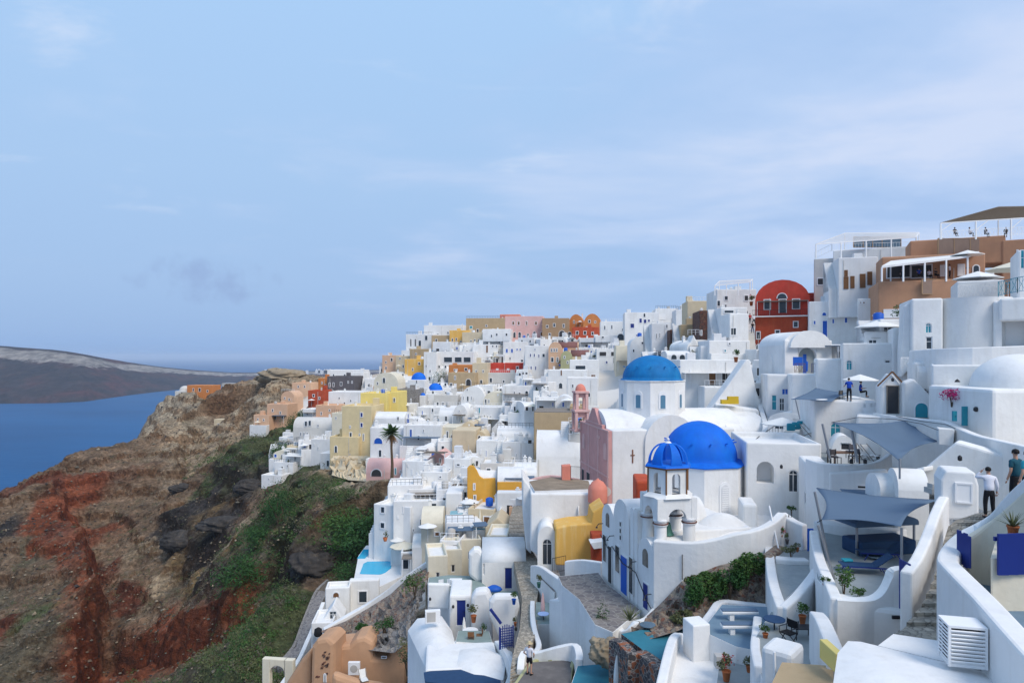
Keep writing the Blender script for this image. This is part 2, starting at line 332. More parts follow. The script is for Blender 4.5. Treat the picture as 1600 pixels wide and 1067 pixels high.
# ---------------------------------------------------------------- terrain: real heights measured at spots of the hillside
TP = [ # (u, v, distance) of ground spots
 (600,578,262),(650,545,255),(700,528,252),(760,510,248),(850,512,240),(940,522,222),(1000,520,195),(1060,508,165),(1120,492,132),(1200,492,118),(1300,470,100),(1400,455,88),(1520,430,78),(1650,430,72),(1800,440,66),
 (560,600,300),(640,600,215),(700,610,200),(760,590,205),(820,560,212),(880,580,170),(960,560,165),(1040,550,130),(1100,540,118),
 (600,655,180),(660,650,162),(720,650,150),(800,640,135),(880,640,115),(900,600,140),
 (540,715,142),(600,735,120),(660,720,125),(720,720,112),(800,720,100),(880,720,92),
 (640,800,96),(700,790,98),(760,800,90),(800,830,80),(860,830,72),
 (585,890,88),(660,860,84),(540,930,80),(640,930,70),(700,980,54),(760,1000,48),(600,1000,62),(500,1040,70),(445,1080,66),(580,1067,55),
 (830,960,50),(870,900,60),(930,930,48),(930,880,58),(960,850,60),(820,1060,36),(760,1100,38),(900,1060,34),(960,1060,31),(1000,990,38),
 (960,760,76),(1010,780,70),(1080,700,72),(1160,680,72),(1100,640,84),(1050,600,100),(1160,590,92),
 (1040,900,43),(1120,890,40),(1190,880,37),(1080,960,34),(1160,960,30),(1060,1040,27),(1150,1060,23),(1230,1000,25),(1260,950,28),
 (1120,830,48),(1200,820,46),(1240,790,44),(1300,770,42),(1200,740,52),(1260,680,62),(1340,640,54),(1340,740,40),(1420,720,38),(1420,640,46),
 (1240,620,76),(1300,570,76),(1400,540,66),(1500,570,46),(1600,560,42),(1500,640,38),(1600,680,33),(1240,540,98),(1350,500,85),
 (1320,880,27),(1400,860,29),(1420,980,20),(1500,830,27),(1560,790,29),(1640,740,29),(1550,960,17),(1420,1060,15),(1600,1060,11.5),(1300,1060,18),
 (1700,900,16),(1800,700,28),(1900,1067,12),(1700,1200,9),(1300,1300,11),(1000,1300,16),(800,1400,18),(500,1400,26),
 # slope of the caldera
 (500,650,235),(470,680,205),(440,592,312),(400,604,325),(340,612,342),(290,618,348),(262,632,345),(420,650,240),(380,690,220),(300,680,270),(260,670,300),
 (440,740,160),(400,780,148),(500,760,132),(560,770,115),(540,830,104),(500,800,116),(430,820,126),(460,880,104),(520,880,94),
 (350,760,175),(300,730,215),(240,712,262),(200,740,240),(300,800,165),(200,820,180),(180,745,238),
 (238,652,335),(130,716,262),(90,742,236),(60,757,222),(0,799,196),(-60,830,185),
 (60,850,180),(120,900,160),(200,900,150),(300,900,136),(380,900,116),(440,960,90),(400,1010,82),(340,1040,86),(300,980,108),(230,1000,116),(130,1000,136),(0,940,158),(60,1067,128),(-80,1000,150),(200,1100,104),(100,1250,90),(300,1200,70),(-200,1100,130),(-100,900,175),
]
TW = [ # far side, below the lines of sight (x, y, z)
 (-330,330,-132),(-260,420,-130),(-240,300,-118),(-300,240,-125),(-205,215,-80),(-215,255,-88),(-210,330,-100),(-200,400,-110),(-160,440,-80),(-100,460,-60),(0,460,-70),
 (-60,380,-40),(0,340,-20),(60,330,-20),(120,300,-10),(160,220,-2),(200,150,8),(150,120,4),(-300,160,-110),(-280,80,-105),(-180,40,-95),(-400,250,-135),(-400,500,-135),(0,600,-135),(200,500,-60),(300,300,-30),
 (-120,60,-80),(-60,20,-50),(-350,0,-134),(100,20,2),(40,8,-3),(60,-20,0),(-30,-10,-30)]
pts = [tuple(P(*t)) for t in TP]+[tuple(float(x) for x in t) for t in TW]
PT = np.array(pts); CC = 6.0
def _phi(r2): return np.sqrt(r2+CC*CC)
_A = _phi(((PT[:,None,:2]-PT[None,:,:2])**2).sum(-1)); _n = len(PT)
_B = np.zeros((_n+3,_n+3)); _B[:_n,:_n] = _A+np.eye(_n)*(-0.15); _B[:_n,_n] = 1; _B[:_n,_n+1:] = PT[:,:2]; _B[_n,:_n] = 1; _B[_n+1:,:_n] = PT[:,:2].T
_wt = np.linalg.solve(_B, np.concatenate([PT[:,2],[0,0,0]]))
def H(x, y):
    x = np.atleast_1d(np.asarray(x, float)); y = np.atleast_1d(np.asarray(y, float)); out = np.empty(x.shape)
    xf, yf, of = x.ravel(), y.ravel(), out.ravel()
    for i in range(0, len(xf), 20000):
        q = np.stack([xf[i:i+20000], yf[i:i+20000]], 1)
        of[i:i+20000] = _phi(((q[:,None,:]-PT[None,:,:2])**2).sum(-1))@_wt[:_n]+_wt[_n]+q@_wt[_n+1:]
    return of.reshape(x.shape)
def Hs(x, y): return float(H(x, y)[0])
_ds = np.concatenate([np.arange(8,120,.5), np.arange(120,460,1.5)])
_ta = np.linspace(-1.1, 1.2, 700)          # tangents of the bearing
_tab = H(_ta[:,None]*_ds[None,:], np.broadcast_to(_ds, (len(_ta), len(_ds))))
def depth_at(u, v):
    k = ((u-CX)/F-_ta[0])/(_ta[1]-_ta[0]); i = int(min(max(k, 0), len(_ta)-2)); f = min(max(k-i, 0), 1)
    h = _tab[i]*(1-f)+_tab[i+1]*f; k = np.nonzero(h >= -(v-HV)/F*_ds)[0]
    return float(_ds[k[0]]) if len(k) else None
# value noise
_rs = np.random.RandomState(3); _T = _rs.rand(256,256)
def vn(x, y):
    xi = np.floor(x).astype(int); yi = np.floor(y).astype(int); fx = x-xi; fy = y-yi; fx = fx*fx*(3-2*fx); fy = fy*fy*(3-2*fy)
    a = _T[xi&255, yi&255]; b = _T[(xi+1)&255, yi&255]; c = _T[xi&255, (yi+1)&255]; d = _T[(xi+1)&255, (yi+1)&255]
    return (a*(1-fx)+b*fx)*(1-fy)+(c*(1-fx)+d*fx)*fy-.5
def fbm(x, y, s, o=5):
    r = 0; a = 1
    for k in range(o): r = r+a*vn(x/s+17*k, y/s-9*k); s *= .5; a *= .55
    return r
def ridged(x, y, s, o=5):
    r = 0; a = 1
    for k in range(o): r = r+a*(.5-abs(vn(x/s+11*k, y/s+5*k))*2); s *= .5; a *= .5
    return r
# ground colour seeds: (u, v, colour key, wild roughness 0..1)
GC = {'w':(.62,.60,.57),'r':(.215,.066,.032),'dr':(.13,.046,.028),'b':(.205,.138,.088),'t':(.34,.255,.165),'g':(.085,.10,.045),'dg':(.032,.042,.018),'k':(.045,.04,.038),'o':(.20,.13,.06),'p':(.38,.31,.22),'gr':(.145,.12,.08)}
GS = [(620,600,'w'),(700,560,'w'),(800,600,'w'),(900,560,'w'),(1000,540,'w'),(1100,520,'w'),(1200,560,'w'),(1300,520,'w'),(1500,500,'w'),(1600,600,'w'),(650,700,'w'),(750,700,'w'),(850,700,'w'),(700,790,'w'),(650,840,'w'),(600,900,'w'),(800,820,'w'),(900,800,'w'),(1000,720,'w'),(1150,700,'w'),(1250,650,'w'),(1400,640,'w'),(1200,820,'w'),(1320,760,'w'),(1500,700,'w'),
 (1300,900,'w'),(1450,900,'t'),(1550,800,'w'),(1150,1040,'w'),(980,1000,'t'),(900,1000,'t'),(700,1010,'w'),(830,1000,'t'),(560,640,'w'),(500,640,'w'),(520,660,'w'),(540,700,'w'),(430,1060,'p'),(560,1050,'p'),
 (600,940,'t'),(560,960,'b'),(640,960,'dr'),(620,980,'gr'),(1060,920,'dr'),(1130,890,'g'),(1090,950,'p'),(1180,900,'b'),
 (350,640,'t'),(300,640,'p'),(260,650,'p'),(240,680,'t'),(330,625,'b'),(400,615,'p'),(430,605,'p'),(380,640,'p'),(420,620,'t'),(400,660,'t'),(360,690,'t'),(300,690,'t'),(460,600,'t'),
 (380,720,'g'),(330,730,'g'),(410,700,'g'),(440,680,'g'),(460,700,'g'),(480,730,'g'),(300,740,'b'),(260,760,'b'),(200,760,'b'),(160,720,'b'),(130,740,'b'),(220,800,'b'),(300,800,'o'),(250,840,'t'),(340,790,'k'),(280,775,'k'),(260,790,'k'),(360,830,'t'),(340,870,'o'),(290,880,'o'),(260,900,'b'),(320,905,'gr'),(370,900,'gr'),
 (75,770,'dr'),(100,765,'r'),(120,800,'r'),(85,810,'r'),(70,840,'r'),(60,870,'r'),(120,830,'dr'),(150,850,'dr'),(95,880,'r'),(110,930,'r'),(130,970,'r'),(120,1020,'r'),(105,1060,'r'),(150,1000,'r'),(170,1030,'r'),(150,900,'b'),(180,880,'dr'),(200,830,'t'),(180,930,'b'),
 (240,935,'r'),(280,940,'r'),(330,935,'r'),(370,930,'r'),(300,960,'r'),(240,970,'r'),(200,960,'r'),(190,1000,'r'),(340,955,'r'),(180,985,'dr'),
 (30,820,'b'),(20,800,'b'),(10,850,'k'),(30,900,'gr'),(50,930,'b'),(20,960,'b'),(60,980,'g'),(40,1020,'gr'),(80,1050,'gr'),(0,1000,'dr'),(60,900,'b'),(0,1060,'gr'),
 (210,1040,'b'),(240,1020,'b'),(290,990,'o'),(270,1050,'gr'),(320,1000,'gr'),(360,980,'g'),(330,1040,'g'),(380,1020,'g'),(400,960,'g'),(420,930,'g'),(400,1060,'g'),(450,940,'g'),(460,910,'g'),(480,880,'b'),(380,860,'b'),(400,840,'g'),(420,860,'dg'),(430,800,'dg'),(460,830,'b'),(490,840,'k'),(510,820,'t'),(520,860,'b'),(500,770,'g'),(470,770,'g'),(540,780,'g'),(580,760,'p'),(560,740,'p'),(600,780,'dg'),(580,820,'dg'),(540,900,'b'),(490,930,'g'),(30,790,'b'),(150,770,'b'),(170,810,'b'),(190,860,'b'),(230,880,'b'),(220,905,'b'),(150,940,'b'),(170,960,'b'),(160,910,'gr'),(260,1010,'gr'),(230,1060,'b'),(180,1060,'b'),(350,1000,'gr'),(390,910,'gr'),(410,890,'gr'),(40,870,'gr'),(20,880,'b'),(60,940,'gr'),(70,1000,'b'),(50,1050,'b'),(85,960,'b'),(0,920,'b'),(-60,880,'b'),(-60,980,'gr'),(500,740,'t'),(400,770,'b')]
EA = np.concatenate([np.linspace(R(-56), R(-39), 30)[:-1], np.linspace(R(-39), R(-6), 700), np.linspace(R(-6), R(56), 240)[1:]])
ER = np.concatenate([np.linspace(math.log(7), math.log(55), 150)[:-1], np.linspace(math.log(55), math.log(360), 760), np.linspace(math.log(360), math.log(640), 50)[1:]])
NA, NR = len(EA), len(ER)
def line_step(x, y, px, drop, fade, side):
    """a sheer step along a traced line: the ground on one side is let down and comes back over 'fade' metres"""
    W_ = []
    for u, v in px:
        d = depth_at(u, v) or 200; W_.append(((u-CX)/F*d, d))
    best = np.full(x.shape, 1e9); sg = np.zeros(x.shape); tpos = np.zeros(x.shape)
    for i in range(len(W_)-1):
        ax, ay = W_[i]; bx, by = W_[i+1]; dx, dy = bx-ax, by-ay; l2 = dx*dx+dy*dy
        t_ = np.clip(((x-ax)*dx+(y-ay)*dy)/l2, 0, 1); ex, ey = x-ax-t_*dx, y-ay-t_*dy; dd = np.hypot(ex, ey); m = dd < best
        best = np.where(m, dd, best); sg = np.where(m, np.sign(dx*(y-ay)-dy*(x-ax)), sg); tpos = np.where(m, (i+t_)/(len(W_)-1), tpos)
    s_ = best*sg*side+fbm(x, y, 9, 4)*5
    endf = np.clip(np.minimum(tpos, 1-tpos)*7, 0, 1)
    f = np.clip(s_/3.5, 0, 1)*np.clip(1-(s_-3.5)/fade, 0, 1)*endf
    return -drop*f, np.clip(1-np.abs(s_-1.2)/5.0, 0, 1)*endf
def build_terrain():
    na, nr = NA, NR
    an = EA; rr = np.exp(ER)
    A_, R_ = np.meshgrid(an, rr, indexing='ij'); x = R_*np.sin(A_); y = R_*np.cos(A_)
    z = H(x, y)
    ss = []
    for u, v, k in GS:
        d = depth_at(u, v)
        if d is None: d = 300
        ss.append(((u-CX)/F*d, d, k))
    sx = np.array([s[0] for s in ss]); sy = np.array([s[1] for s in ss]); sc = np.array([GC[s[2]] for s in ss]); sw = np.array([1.0 if s[2]=='w' else 0.0 for s in ss])
    # work in log-polar space so that seeds reach equally far at any distance
    lx = np.arctan2(sx, sy); ly = np.log(np.hypot(sx, sy))*.9
    wx = x+fbm(x, y, 12)*8; wy = y+fbm(x+300, y+90, 12)*8
    qx = np.arctan2(wx, wy).ravel(); qy = (np.log(np.hypot(wx, wy))*.9).ravel()
    col = np.zeros((len(qx),3)); tw = np.zeros(len(qx))
    for i in range(0, len(qx), 20000):
        d2 = (qx[i:i+20000,None]-lx)**2+(qy[i:i+20000,None]-ly)**2
        k = 1/(d2+2e-5)**3; k /= k.sum(1, keepdims=True)
        col[i:i+20000] = k@sc; tw[i:i+20000] = k@sw
    wild = (1-np.clip(tw*1.6, 0, 1)).reshape(x.shape)
    far = np.clip(R_/160, .25, 1.6)
    colg = col.reshape(x.shape+(3,))
    for px_, dr_, fa_, sd_ in (([(70,768),(105,800),(112,860),(128,920),(135,985),(120,1060)], 11, 40, 1), ([(195,905),(240,918),(300,925),(350,922),(395,935)], 8, 24, -1), ([(270,770),(300,785),(345,800),(390,790)], 4.5, 14, -1), ([(330,715),(380,735),(420,742)], 4, 14, -1), ([(232,648),(300,640),(350,650),(400,628)], 7, 40, -1), ([(455,835),(480,850),(520,850)], 6, 16, -1), ([(300,870),(360,880),(400,870)], 3, 12, -1)):
        dz, face = line_step(x, y, px_, dr_, fa_, sd_); z = z+dz*wild
        fc = np.array(GC['r'] if dr_ in (11, 8) else GC['k'] if dr_ != 7 else GC['p']); colg = colg*(1-face[...,None]*.9*wild[...,None])+fc*face[...,None]*.9*wild[...,None]
    col = colg.reshape(-1,3)
    z = z+wild*far*(ridged(x, y, 26, 4)*1.8+ridged(x+50, y+20, 9, 6)*1.4+fbm(x, y, 3.5, 5)*.9+ridged(x+9, y, 2.4, 3)*.35)-.25*(1-wild)
    for (px_, py_, pz_, pr_) in CARVE:
        reach = 16.0+pr_; rd = math.hypot(px_, py_); a_ = math.atan2(px_, py_); da = math.asin(min(1, reach/max(rd, reach+.01)))
        if rd < reach*1.1: i0, i1 = 0, na
        else: i0, i1 = np.searchsorted(EA, a_-da), np.searchsorted(EA, a_+da)
        j0, j1 = np.searchsorted(ER, math.log(max(6.9, rd-reach))), np.searchsorted(ER, math.log(rd+reach)); w_ = (slice(i0, i1), slice(j0, j1))
        dd = np.hypot(x[w_]-px_, y[w_]-py_); cap = pz_-.35+np.maximum(0, dd-pr_)*.42+np.maximum(0, dd-12)**2*.6
        z[w_] = np.where(dd < reach, np.minimum(z[w_], cap), z[w_])
    # terrace the slope into ledges
    st = 5.0; fz = (z/st+fbm(x, y, 40, 3)*1.2); fr = fz-np.floor(fz); z = z+wild*far*(np.clip((fr-.5)*5+.5, 0, 1)-fr)*.9
    me = bpy.data.meshes.new('hillside')
    idx = np.arange(na*nr).reshape(na, nr)
    f = np.stack([idx[:-1,:-1], idx[:-1,1:], idx[1:,1:], idx[1:,:-1]], -1).reshape(-1,4)[:, ::-1]
    me.vertices.add(na*nr); me.vertices.foreach_set('co', np.stack([x,y,z],-1).ravel().astype('f4'))
    me.loops.add(f.size); me.loops.foreach_set('vertex_index', f.ravel().astype('i4'))
    me.polygons.add(len(f)); me.polygons.foreach_set('loop_start', np.arange(0, f.size, 4, dtype='i4')); me.polygons.foreach_set('use_smooth', np.ones(len(f), bool))
    me.update(calc_edges=True)
    ca = me.color_attributes.new('soil', 'FLOAT_COLOR', 'POINT')
    ca.data.foreach_set('color', np.concatenate([col, wild.reshape(-1,1)], 1).ravel().astype('f4'))
    o = bpy.data.objects.new('hillside', me); C.objects.link(o); tag(o, kind='structure')
    m = bpy.data.materials.new('hillside_soil'); m.use_nodes = True; t = m.node_tree; b = t.nodes['Principled BSDF']
    b.inputs['Roughness'].default_value = 1; b.inputs['Specular IOR Level'].default_value = .1
    at = N(t, 'ShaderNodeAttribute'); at.attribute_name = 'soil'
    geo = N(t, 'ShaderNodeNewGeometry')
    def nz(sc, de=8, ro=.6, vec=None):
        n = N(t, 'ShaderNodeTexNoise'); n.inputs['Scale'].default_value = sc; n.inputs['Detail'].default_value = de; n.inputs['Roughness'].default_value = ro
        L(t, vec or geo.outputs['Position'], n.inputs['Vector']); return n.outputs[0]
    a = nz(.12, 10, .65); c = nz(.9, 8, .7); e = nz(.35, 6, .6)
    mpn = N(t, 'ShaderNodeMapping'); mpn.inputs['Scale'].default_value = (.3,.3,1.6); L(t, geo.outputs['Position'], mpn.inputs[0]); s_ = nz(.35, 8, .65, mpn.outputs[0])
    colr = mixc(t, 1.0, at.outputs['Color'], ramp(t, c, [(.32,.45),(.5,1.0),(.68,1.75)]), 'MULTIPLY')
    colr = mixc(t, at.outputs['Alpha'], at.outputs['Color'], mixc(t, 1.0, colr, ramp(t, a, [(.35,.6),(.65,1.35)]), 'MULTIPLY'))
    colr = mixc(t, math_n(t, 'MULTIPLY', at.outputs['Alpha'], ramp(t, s_, [(.56,0.0),(.66,.55)])), colr, (.05,.035,.028))
    colr = mixc(t, math_n(t, 'MULTIPLY', at.outputs['Alpha'], ramp(t, e, [(.60,0.0),(.72,.55)])), colr, (.30,.24,.165))
    vo = N(t, 'ShaderNodeTexVoronoi'); vo.inputs['Scale'].default_value = .55; vo.inputs['Randomness'].default_value = 1; L(t, geo.outputs['Position'], vo.inputs['Vector'])
    spk = math_n(t, 'MULTIPLY', ramp(t, vo.outputs['Distance'], [(.12, 1.0), (.20, 0.0)]), at.outputs['Alpha'])
    vx = N(t, 'ShaderNodeSeparateXYZ'); L(t, vo.outputs['Color'], vx.inputs[0])
    colr = mixc(t, math_n(t, 'MULTIPLY', spk, .8), colr, ramp(t, vx.outputs[0], [(.25,(.035,.028,.024)),(.5,(.06,.055,.035)),(.86,(.26,.21,.15))], 'CONSTANT'))
    nx = N(t, 'ShaderNodeSeparateXYZ'); L(t, geo.outputs['True Normal'], nx.inputs[0])
    steep = math_n(t, 'MULTIPLY', ramp(t, nx.outputs[2], [(.45, 1.0), (.72, 0.0)]), at.outputs['Alpha'])
    colr = mixc(t, steep, colr, mixc(t, 1.0, colr, (.62,.52,.46), 'MULTIPLY'))
    L(t, colr, b.inputs['Base Color'])
    bp = N(t, 'ShaderNodeBump'); bp.inputs['Strength'].default_value = 1.0; bp.inputs['Distance'].default_value = 1.4
    L(t, math_n(t, 'MULTIPLY', math_n(t, 'ADD', math_n(t, 'ADD', c, e), s_), at.outputs['Alpha']), bp.inputs['Height']); L(t, bp.outputs[0], b.inputs['Normal'])
    me.materials.append(m)
    return o
pass

# sea
SEA = -130.0
m = bpy.data.materials.new('sea_water'); m.use_nodes = True; t = m.node_tree; b = t.nodes['Principled BSDF']
b.inputs['Roughness'].default_value = .5; b.inputs['Specular IOR Level'].default_value = .04
geo = N(t, 'ShaderNodeNewGeometry'); n = N(t, 'ShaderNodeTexNoise'); n.inputs['Scale'].default_value = .005; n.inputs['Detail'].default_value = 8; n.inputs['Roughness'].default_value = .65
mpn = N(t, 'ShaderNodeMapping'); mpn.inputs['Scale'].default_value = (.5,1,1); L(t, geo.outputs['Position'], mpn.inputs[0]); L(t, mpn.outputs[0], n.inputs['Vector'])
L(t, ramp(t, n.outputs[0], [(.3,(.003,.066,.185)),(.7,(.006,.096,.25))]), b.inputs['Base Color'])
n = N(t, 'ShaderNodeTexNoise'); n.inputs['Scale'].default_value = .16; n.inputs['Detail'].default_value = 6; L(t, mpn.outputs[0], n.inputs['Vector'])
bp = N(t, 'ShaderNodeBump'); bp.inputs['Strength'].default_value = .5; bp.inputs['Distance'].default_value = 1.2; L(t, n.outputs[0], bp.inputs['Height']); L(t, bp.outputs[0], b.inputs['Normal'])
q = MB(); nn = 96
for r0, r1 in ((0,400),(400,2000),(2000,9000),(9000,29000)):
    v = []
    for k in range(nn): a = 2*math.pi*k/nn; v += [(r0*math.cos(a), r0*math.sin(a), SEA), (r1*math.cos(a), r1*math.sin(a), SEA)]
    for k in range(nn):
        j = (k+1)%nn
        if r0 == 0:
            if k == 0: q.add([v[2*i+1] for i in range(nn)], [tuple(range(nn))])
        else: q.add([v[2*k], v[2*k+1], v[2*j+1], v[2*j]], [(0,1,2,3)])
tag(q.build('sea', m), kind='structure')

# island across the caldera: coast, cliff foot, cliff, rim
IS = [ # u, coast v, top v, top distance factor
 (-500,632,520,1.35),(-200,632,528,1.3),(0,631,540,1.25),(80,630,546,1.25),(130,628,553,1.25),(200,618,566,1.25),(250,612,573,1.22),(300,607,578,1.2),(360,602,582,1.15),(430,598,582,1.12),(500,596,579,1.12),(580,594,578,1.12),(660,594,577,1.12),(800,593,577,1.1)]
def build_island():
    us = np.linspace(-500, 800, 420); nv = 44
    cv = np.interp(us, [i[0] for i in IS], [i[1] for i in IS]); tv = np.interp(us, [i[0] for i in IS], [i[2] for i in IS]); tf = np.interp(us, [i[0] for i in IS], [i[3] for i in IS])
    V = []; LAY = []
    for i, u in enumerate(us):
        dc = -SEA*F/(cv[i]-HV); dt = dc*tf[i]; zt = -(tv[i]-HV)/F*dt
        for j in range(nv+1):
            s = j/nv
            if s <= .8:
                q_ = s/.8; d = dc+(dt-dc)*q_; z = SEA-4+(zt-SEA+4)*(q_**.85)
            else: q_ = (s-.8)/.2; d = dt+(900)*q_; z = zt-(40)*q_
            x = (u-CX)/F*d
            n_ = float(ridged(np.array([x*1.0]), np.array([d*.35]), 150, 5)[0])
            amp = (zt-SEA)*.16*math.sin(min(1, s/.8)*math.pi)**.6 if s < .8 else 0
            V.append((x, d, z+n_*amp)); LAY.append((min(s/.8, 1.0) if s <= .8 else 1.0)+(.03*n_))
    q = MB(); w_ = nv+1
    q.add(V, [(i*w_+j, (i+1)*w_+j, (i+1)*w_+j+1, i*w_+j+1) for i in range(len(us)-1) for j in range(nv)], 0, True)
    m = bpy.data.materials.new('island_rock'); m.use_nodes = True; t = m.node_tree; b = t.nodes['Principled BSDF']; b.inputs['Roughness'].default_value = 1; b.inputs['Specular IOR Level'].default_value = 0
    geo = N(t, 'ShaderNodeNewGeometry'); sp = N(t, 'ShaderNodeSeparateXYZ'); L(t, geo.outputs['Position'], sp.inputs[0])
    n = N(t, 'ShaderNodeTexNoise'); n.inputs['Scale'].default_value = .008; n.inputs['Detail'].default_value = 9; n.inputs['Roughness'].default_value = .65
    mpn = N(t, 'ShaderNodeMapping'); mpn.inputs['Scale'].default_value = (1,.4,1.6); L(t, geo.outputs['Position'], mpn.inputs[0]); L(t, mpn.outputs[0], n.inputs['Vector'])
    n2 = N(t, 'ShaderNodeTexNoise'); n2.inputs['Scale'].default_value = .05; n2.inputs['Detail'].default_value = 8; n2.inputs['Roughness'].default_value = .7; L(t, mpn.outputs[0], n2.inputs['Vector'])
    la = N(t, 'ShaderNodeAttribute'); la.attribute_name = 'layer'
    hgt = math_n(t, 'ADD', la.outputs['Fac'], math_n(t, 'MULTIPLY', math_n(t, 'SUBTRACT', n2.outputs[0], .5), .22))
    c0 = ramp(t, n.outputs[0], [(.38,(.022,.022,.028)),(.5,(.045,.036,.036)),(.62,(.085,.036,.034))])
    c0 = mixc(t, 1.0, c0, ramp(t, n2.outputs[0], [(.35,.55),(.65,1.5)]), 'MULTIPLY')
    band = ramp(t, math_n(t, 'ADD', hgt, math_n(t, 'MULTIPLY', math_n(t, 'SUBTRACT', n.outputs[0], .5), .25)), [(.66,0.0),(.70,1.0),(.90,1.0),(.93,0.0)])
    c1 = mixc(t, band, c0, mixc(t, ramp(t, n2.outputs[0], [(.4,0.0),(.6,1.0)]), (.17,.155,.14), (.40,.36,.32)))
    L(t, c1, b.inputs['Base Color'])
    bp = N(t, 'ShaderNodeBump'); bp.inputs['Strength'].default_value = 1; bp.inputs['Distance'].default_value = 20; L(t, n2.outputs[0], bp.inputs['Height']); L(t, bp.outputs[0], b.inputs['Normal'])
    o = q.build('far_island', m); a_ = o.data.attributes.new('layer', 'FLOAT', 'POINT'); a_.data.foreach_set('value', LAY); return tag(o, kind='structure')
build_island()
# ---------------------------------------------------------------- houses
CARVE = []     # (x, y, z, radius): the ground stays below these feet
RECTS = []     # (u0, u1, vt, vb, distance) of everything placed by hand, for the filling-in pass
CUTS = []
def bake_all():
    """cut the window and door recesses into the walls, all at once"""
    for ob, cutters in CUTS:
        for c in cutters:
            b = ob.modifiers.new('cut', 'BOOLEAN'); b.operation = 'DIFFERENCE'; b.object = c; b.solver = 'EXACT'
    bpy.context.view_layer.update(); dg = bpy.context.evaluated_depsgraph_get(); dead = []
    for ob, cutters in CUTS:
        me = bpy.data.meshes.new_from_object(ob.evaluated_get(dg)); dead += cutters
        if len(me.polygons) > 4: ob['_n'] = 1; ob.modifiers.clear(); ob.data = me; del ob['_n']
    for c in dead: cm = c.data; bpy.data.objects.remove(c); bpy.data.meshes.remove(cm)
PANE = {'w':'glass','b':'blue','n':'navy','d':'wood','t':'teal','k':'dark','g':'frame','o':'frame'}
def opening(parent, x, z, ww, hh, kind, near, inset, framecol='frame', yo=0.0):
    """window / door centred on (x, z). kind: first letter colour, 'D' door, 'A' arched, 'S' open shutters, 'P' plain opening"""
    door = 'D' in kind; arch = 'A' in kind; pc = PANE.get(kind[0], 'glass')
    x0, x1, z0, z1 = x-ww/2, x+ww/2, z-hh/2, z+hh/2
    fw = .07 if near else .13
    y = inset if inset else -.05
    y += yo
    f = MB(); p = MB()
    if arch:
        r = ww/2; zs = z1-r
        n = 10
        def ring(rr, yy): return [(x0 if False else x-rr, z0)]+[(x-rr*math.cos(math.pi*k/n), zs+rr*math.sin(math.pi*k/n)) for k in range(n+1)]+[(x+rr, z0)]
        a = ring(r, y); b = ring(r-fw, y); m = len(a)
        v = [(q_[0], y-.03, q_[1]) for q_ in a]+[(q_[0], y-.03, q_[1]) for q_ in b]+[(q_[0], y+.05, q_[1]) for q_ in a]+[(q_[0], y+.05, q_[1]) for q_ in b]
        f.add(v, [(i, i+1, m+i+1, m+i) for i in range(m-1)]+[(m+i, m+i+1, 3*m+i+1, 3*m+i) for i in range(m-1)]+[(i+1, i, 2*m+i, 2*m+i+1) for i in range(m-1)])
        pv = [(q_[0], y+.0, q_[1]) for q_ in b]+[(q_[0], y+.05, q_[1]) for q_ in b]
        p.add(pv, [tuple(range(m)), tuple(range(2*m-1, m-1, -1))]+[(i+1, i, m+i, m+i+1) for i in range(m-1)])
        if near and 'P' not in kind:
            f.box(x-.02, x+.02, y-.02, y+.0, z0, z1-fw); f.box(x0+fw, x1-fw, y-.02, y+.0, zs-.02, zs+.02)
    else:
        f.box(x0, x0+fw, y-.03, y+.05, z0, z1); f.box(x1-fw, x1, y-.03, y+.05, z0, z1); f.box(x0+fw, x1-fw, y-.03, y+.05, z1-fw, z1)
        if not door: f.box(x0+fw, x1-fw, y-.05, y+.05, z0, z0+fw)
        p.box(x0+fw, x1-fw, y, y+.04, z0+(0 if door else fw), z1-fw)
        if near and not door and kind[0] in 'wb' and ww > .5: f.box(x-.025, x+.025, y-.02, y, z0+fw, z1-fw)
        if near and not door and hh > .9: f.box(x0+fw, x1-fw, y-.018, y-.002, z+.1, z+.14)
    if 'S' in kind:
        for s in (-1, 1):
            xx = x+s*(ww/2+ww*.26); f.box(xx-ww*.24, xx+ww*.24, yo-.06, yo-.015, z0, z1, 1)
    name = 'door' if door else 'window'
    if near:
        o = f.build(name, [framecol, pc], parent); pp = p.build('door_panel' if door else 'pane', pc, o)
        if door: h = MB(); h.box(x1-fw-.10, x1-fw-.06, y-.06, y, z-.06, z+.06); h.build('handle', 'iron', o)
        return o
    f.m = [1 if m_ == 1 else 0 for m_ in f.m]; o0 = len(f.v)
    f.v += p.v; f.f += [tuple(i+o0 for i in q_) for q_ in p.f]; f.m += [1]*len(p.f); f.s += p.s
    return f.build(name, [framecol, pc], parent)
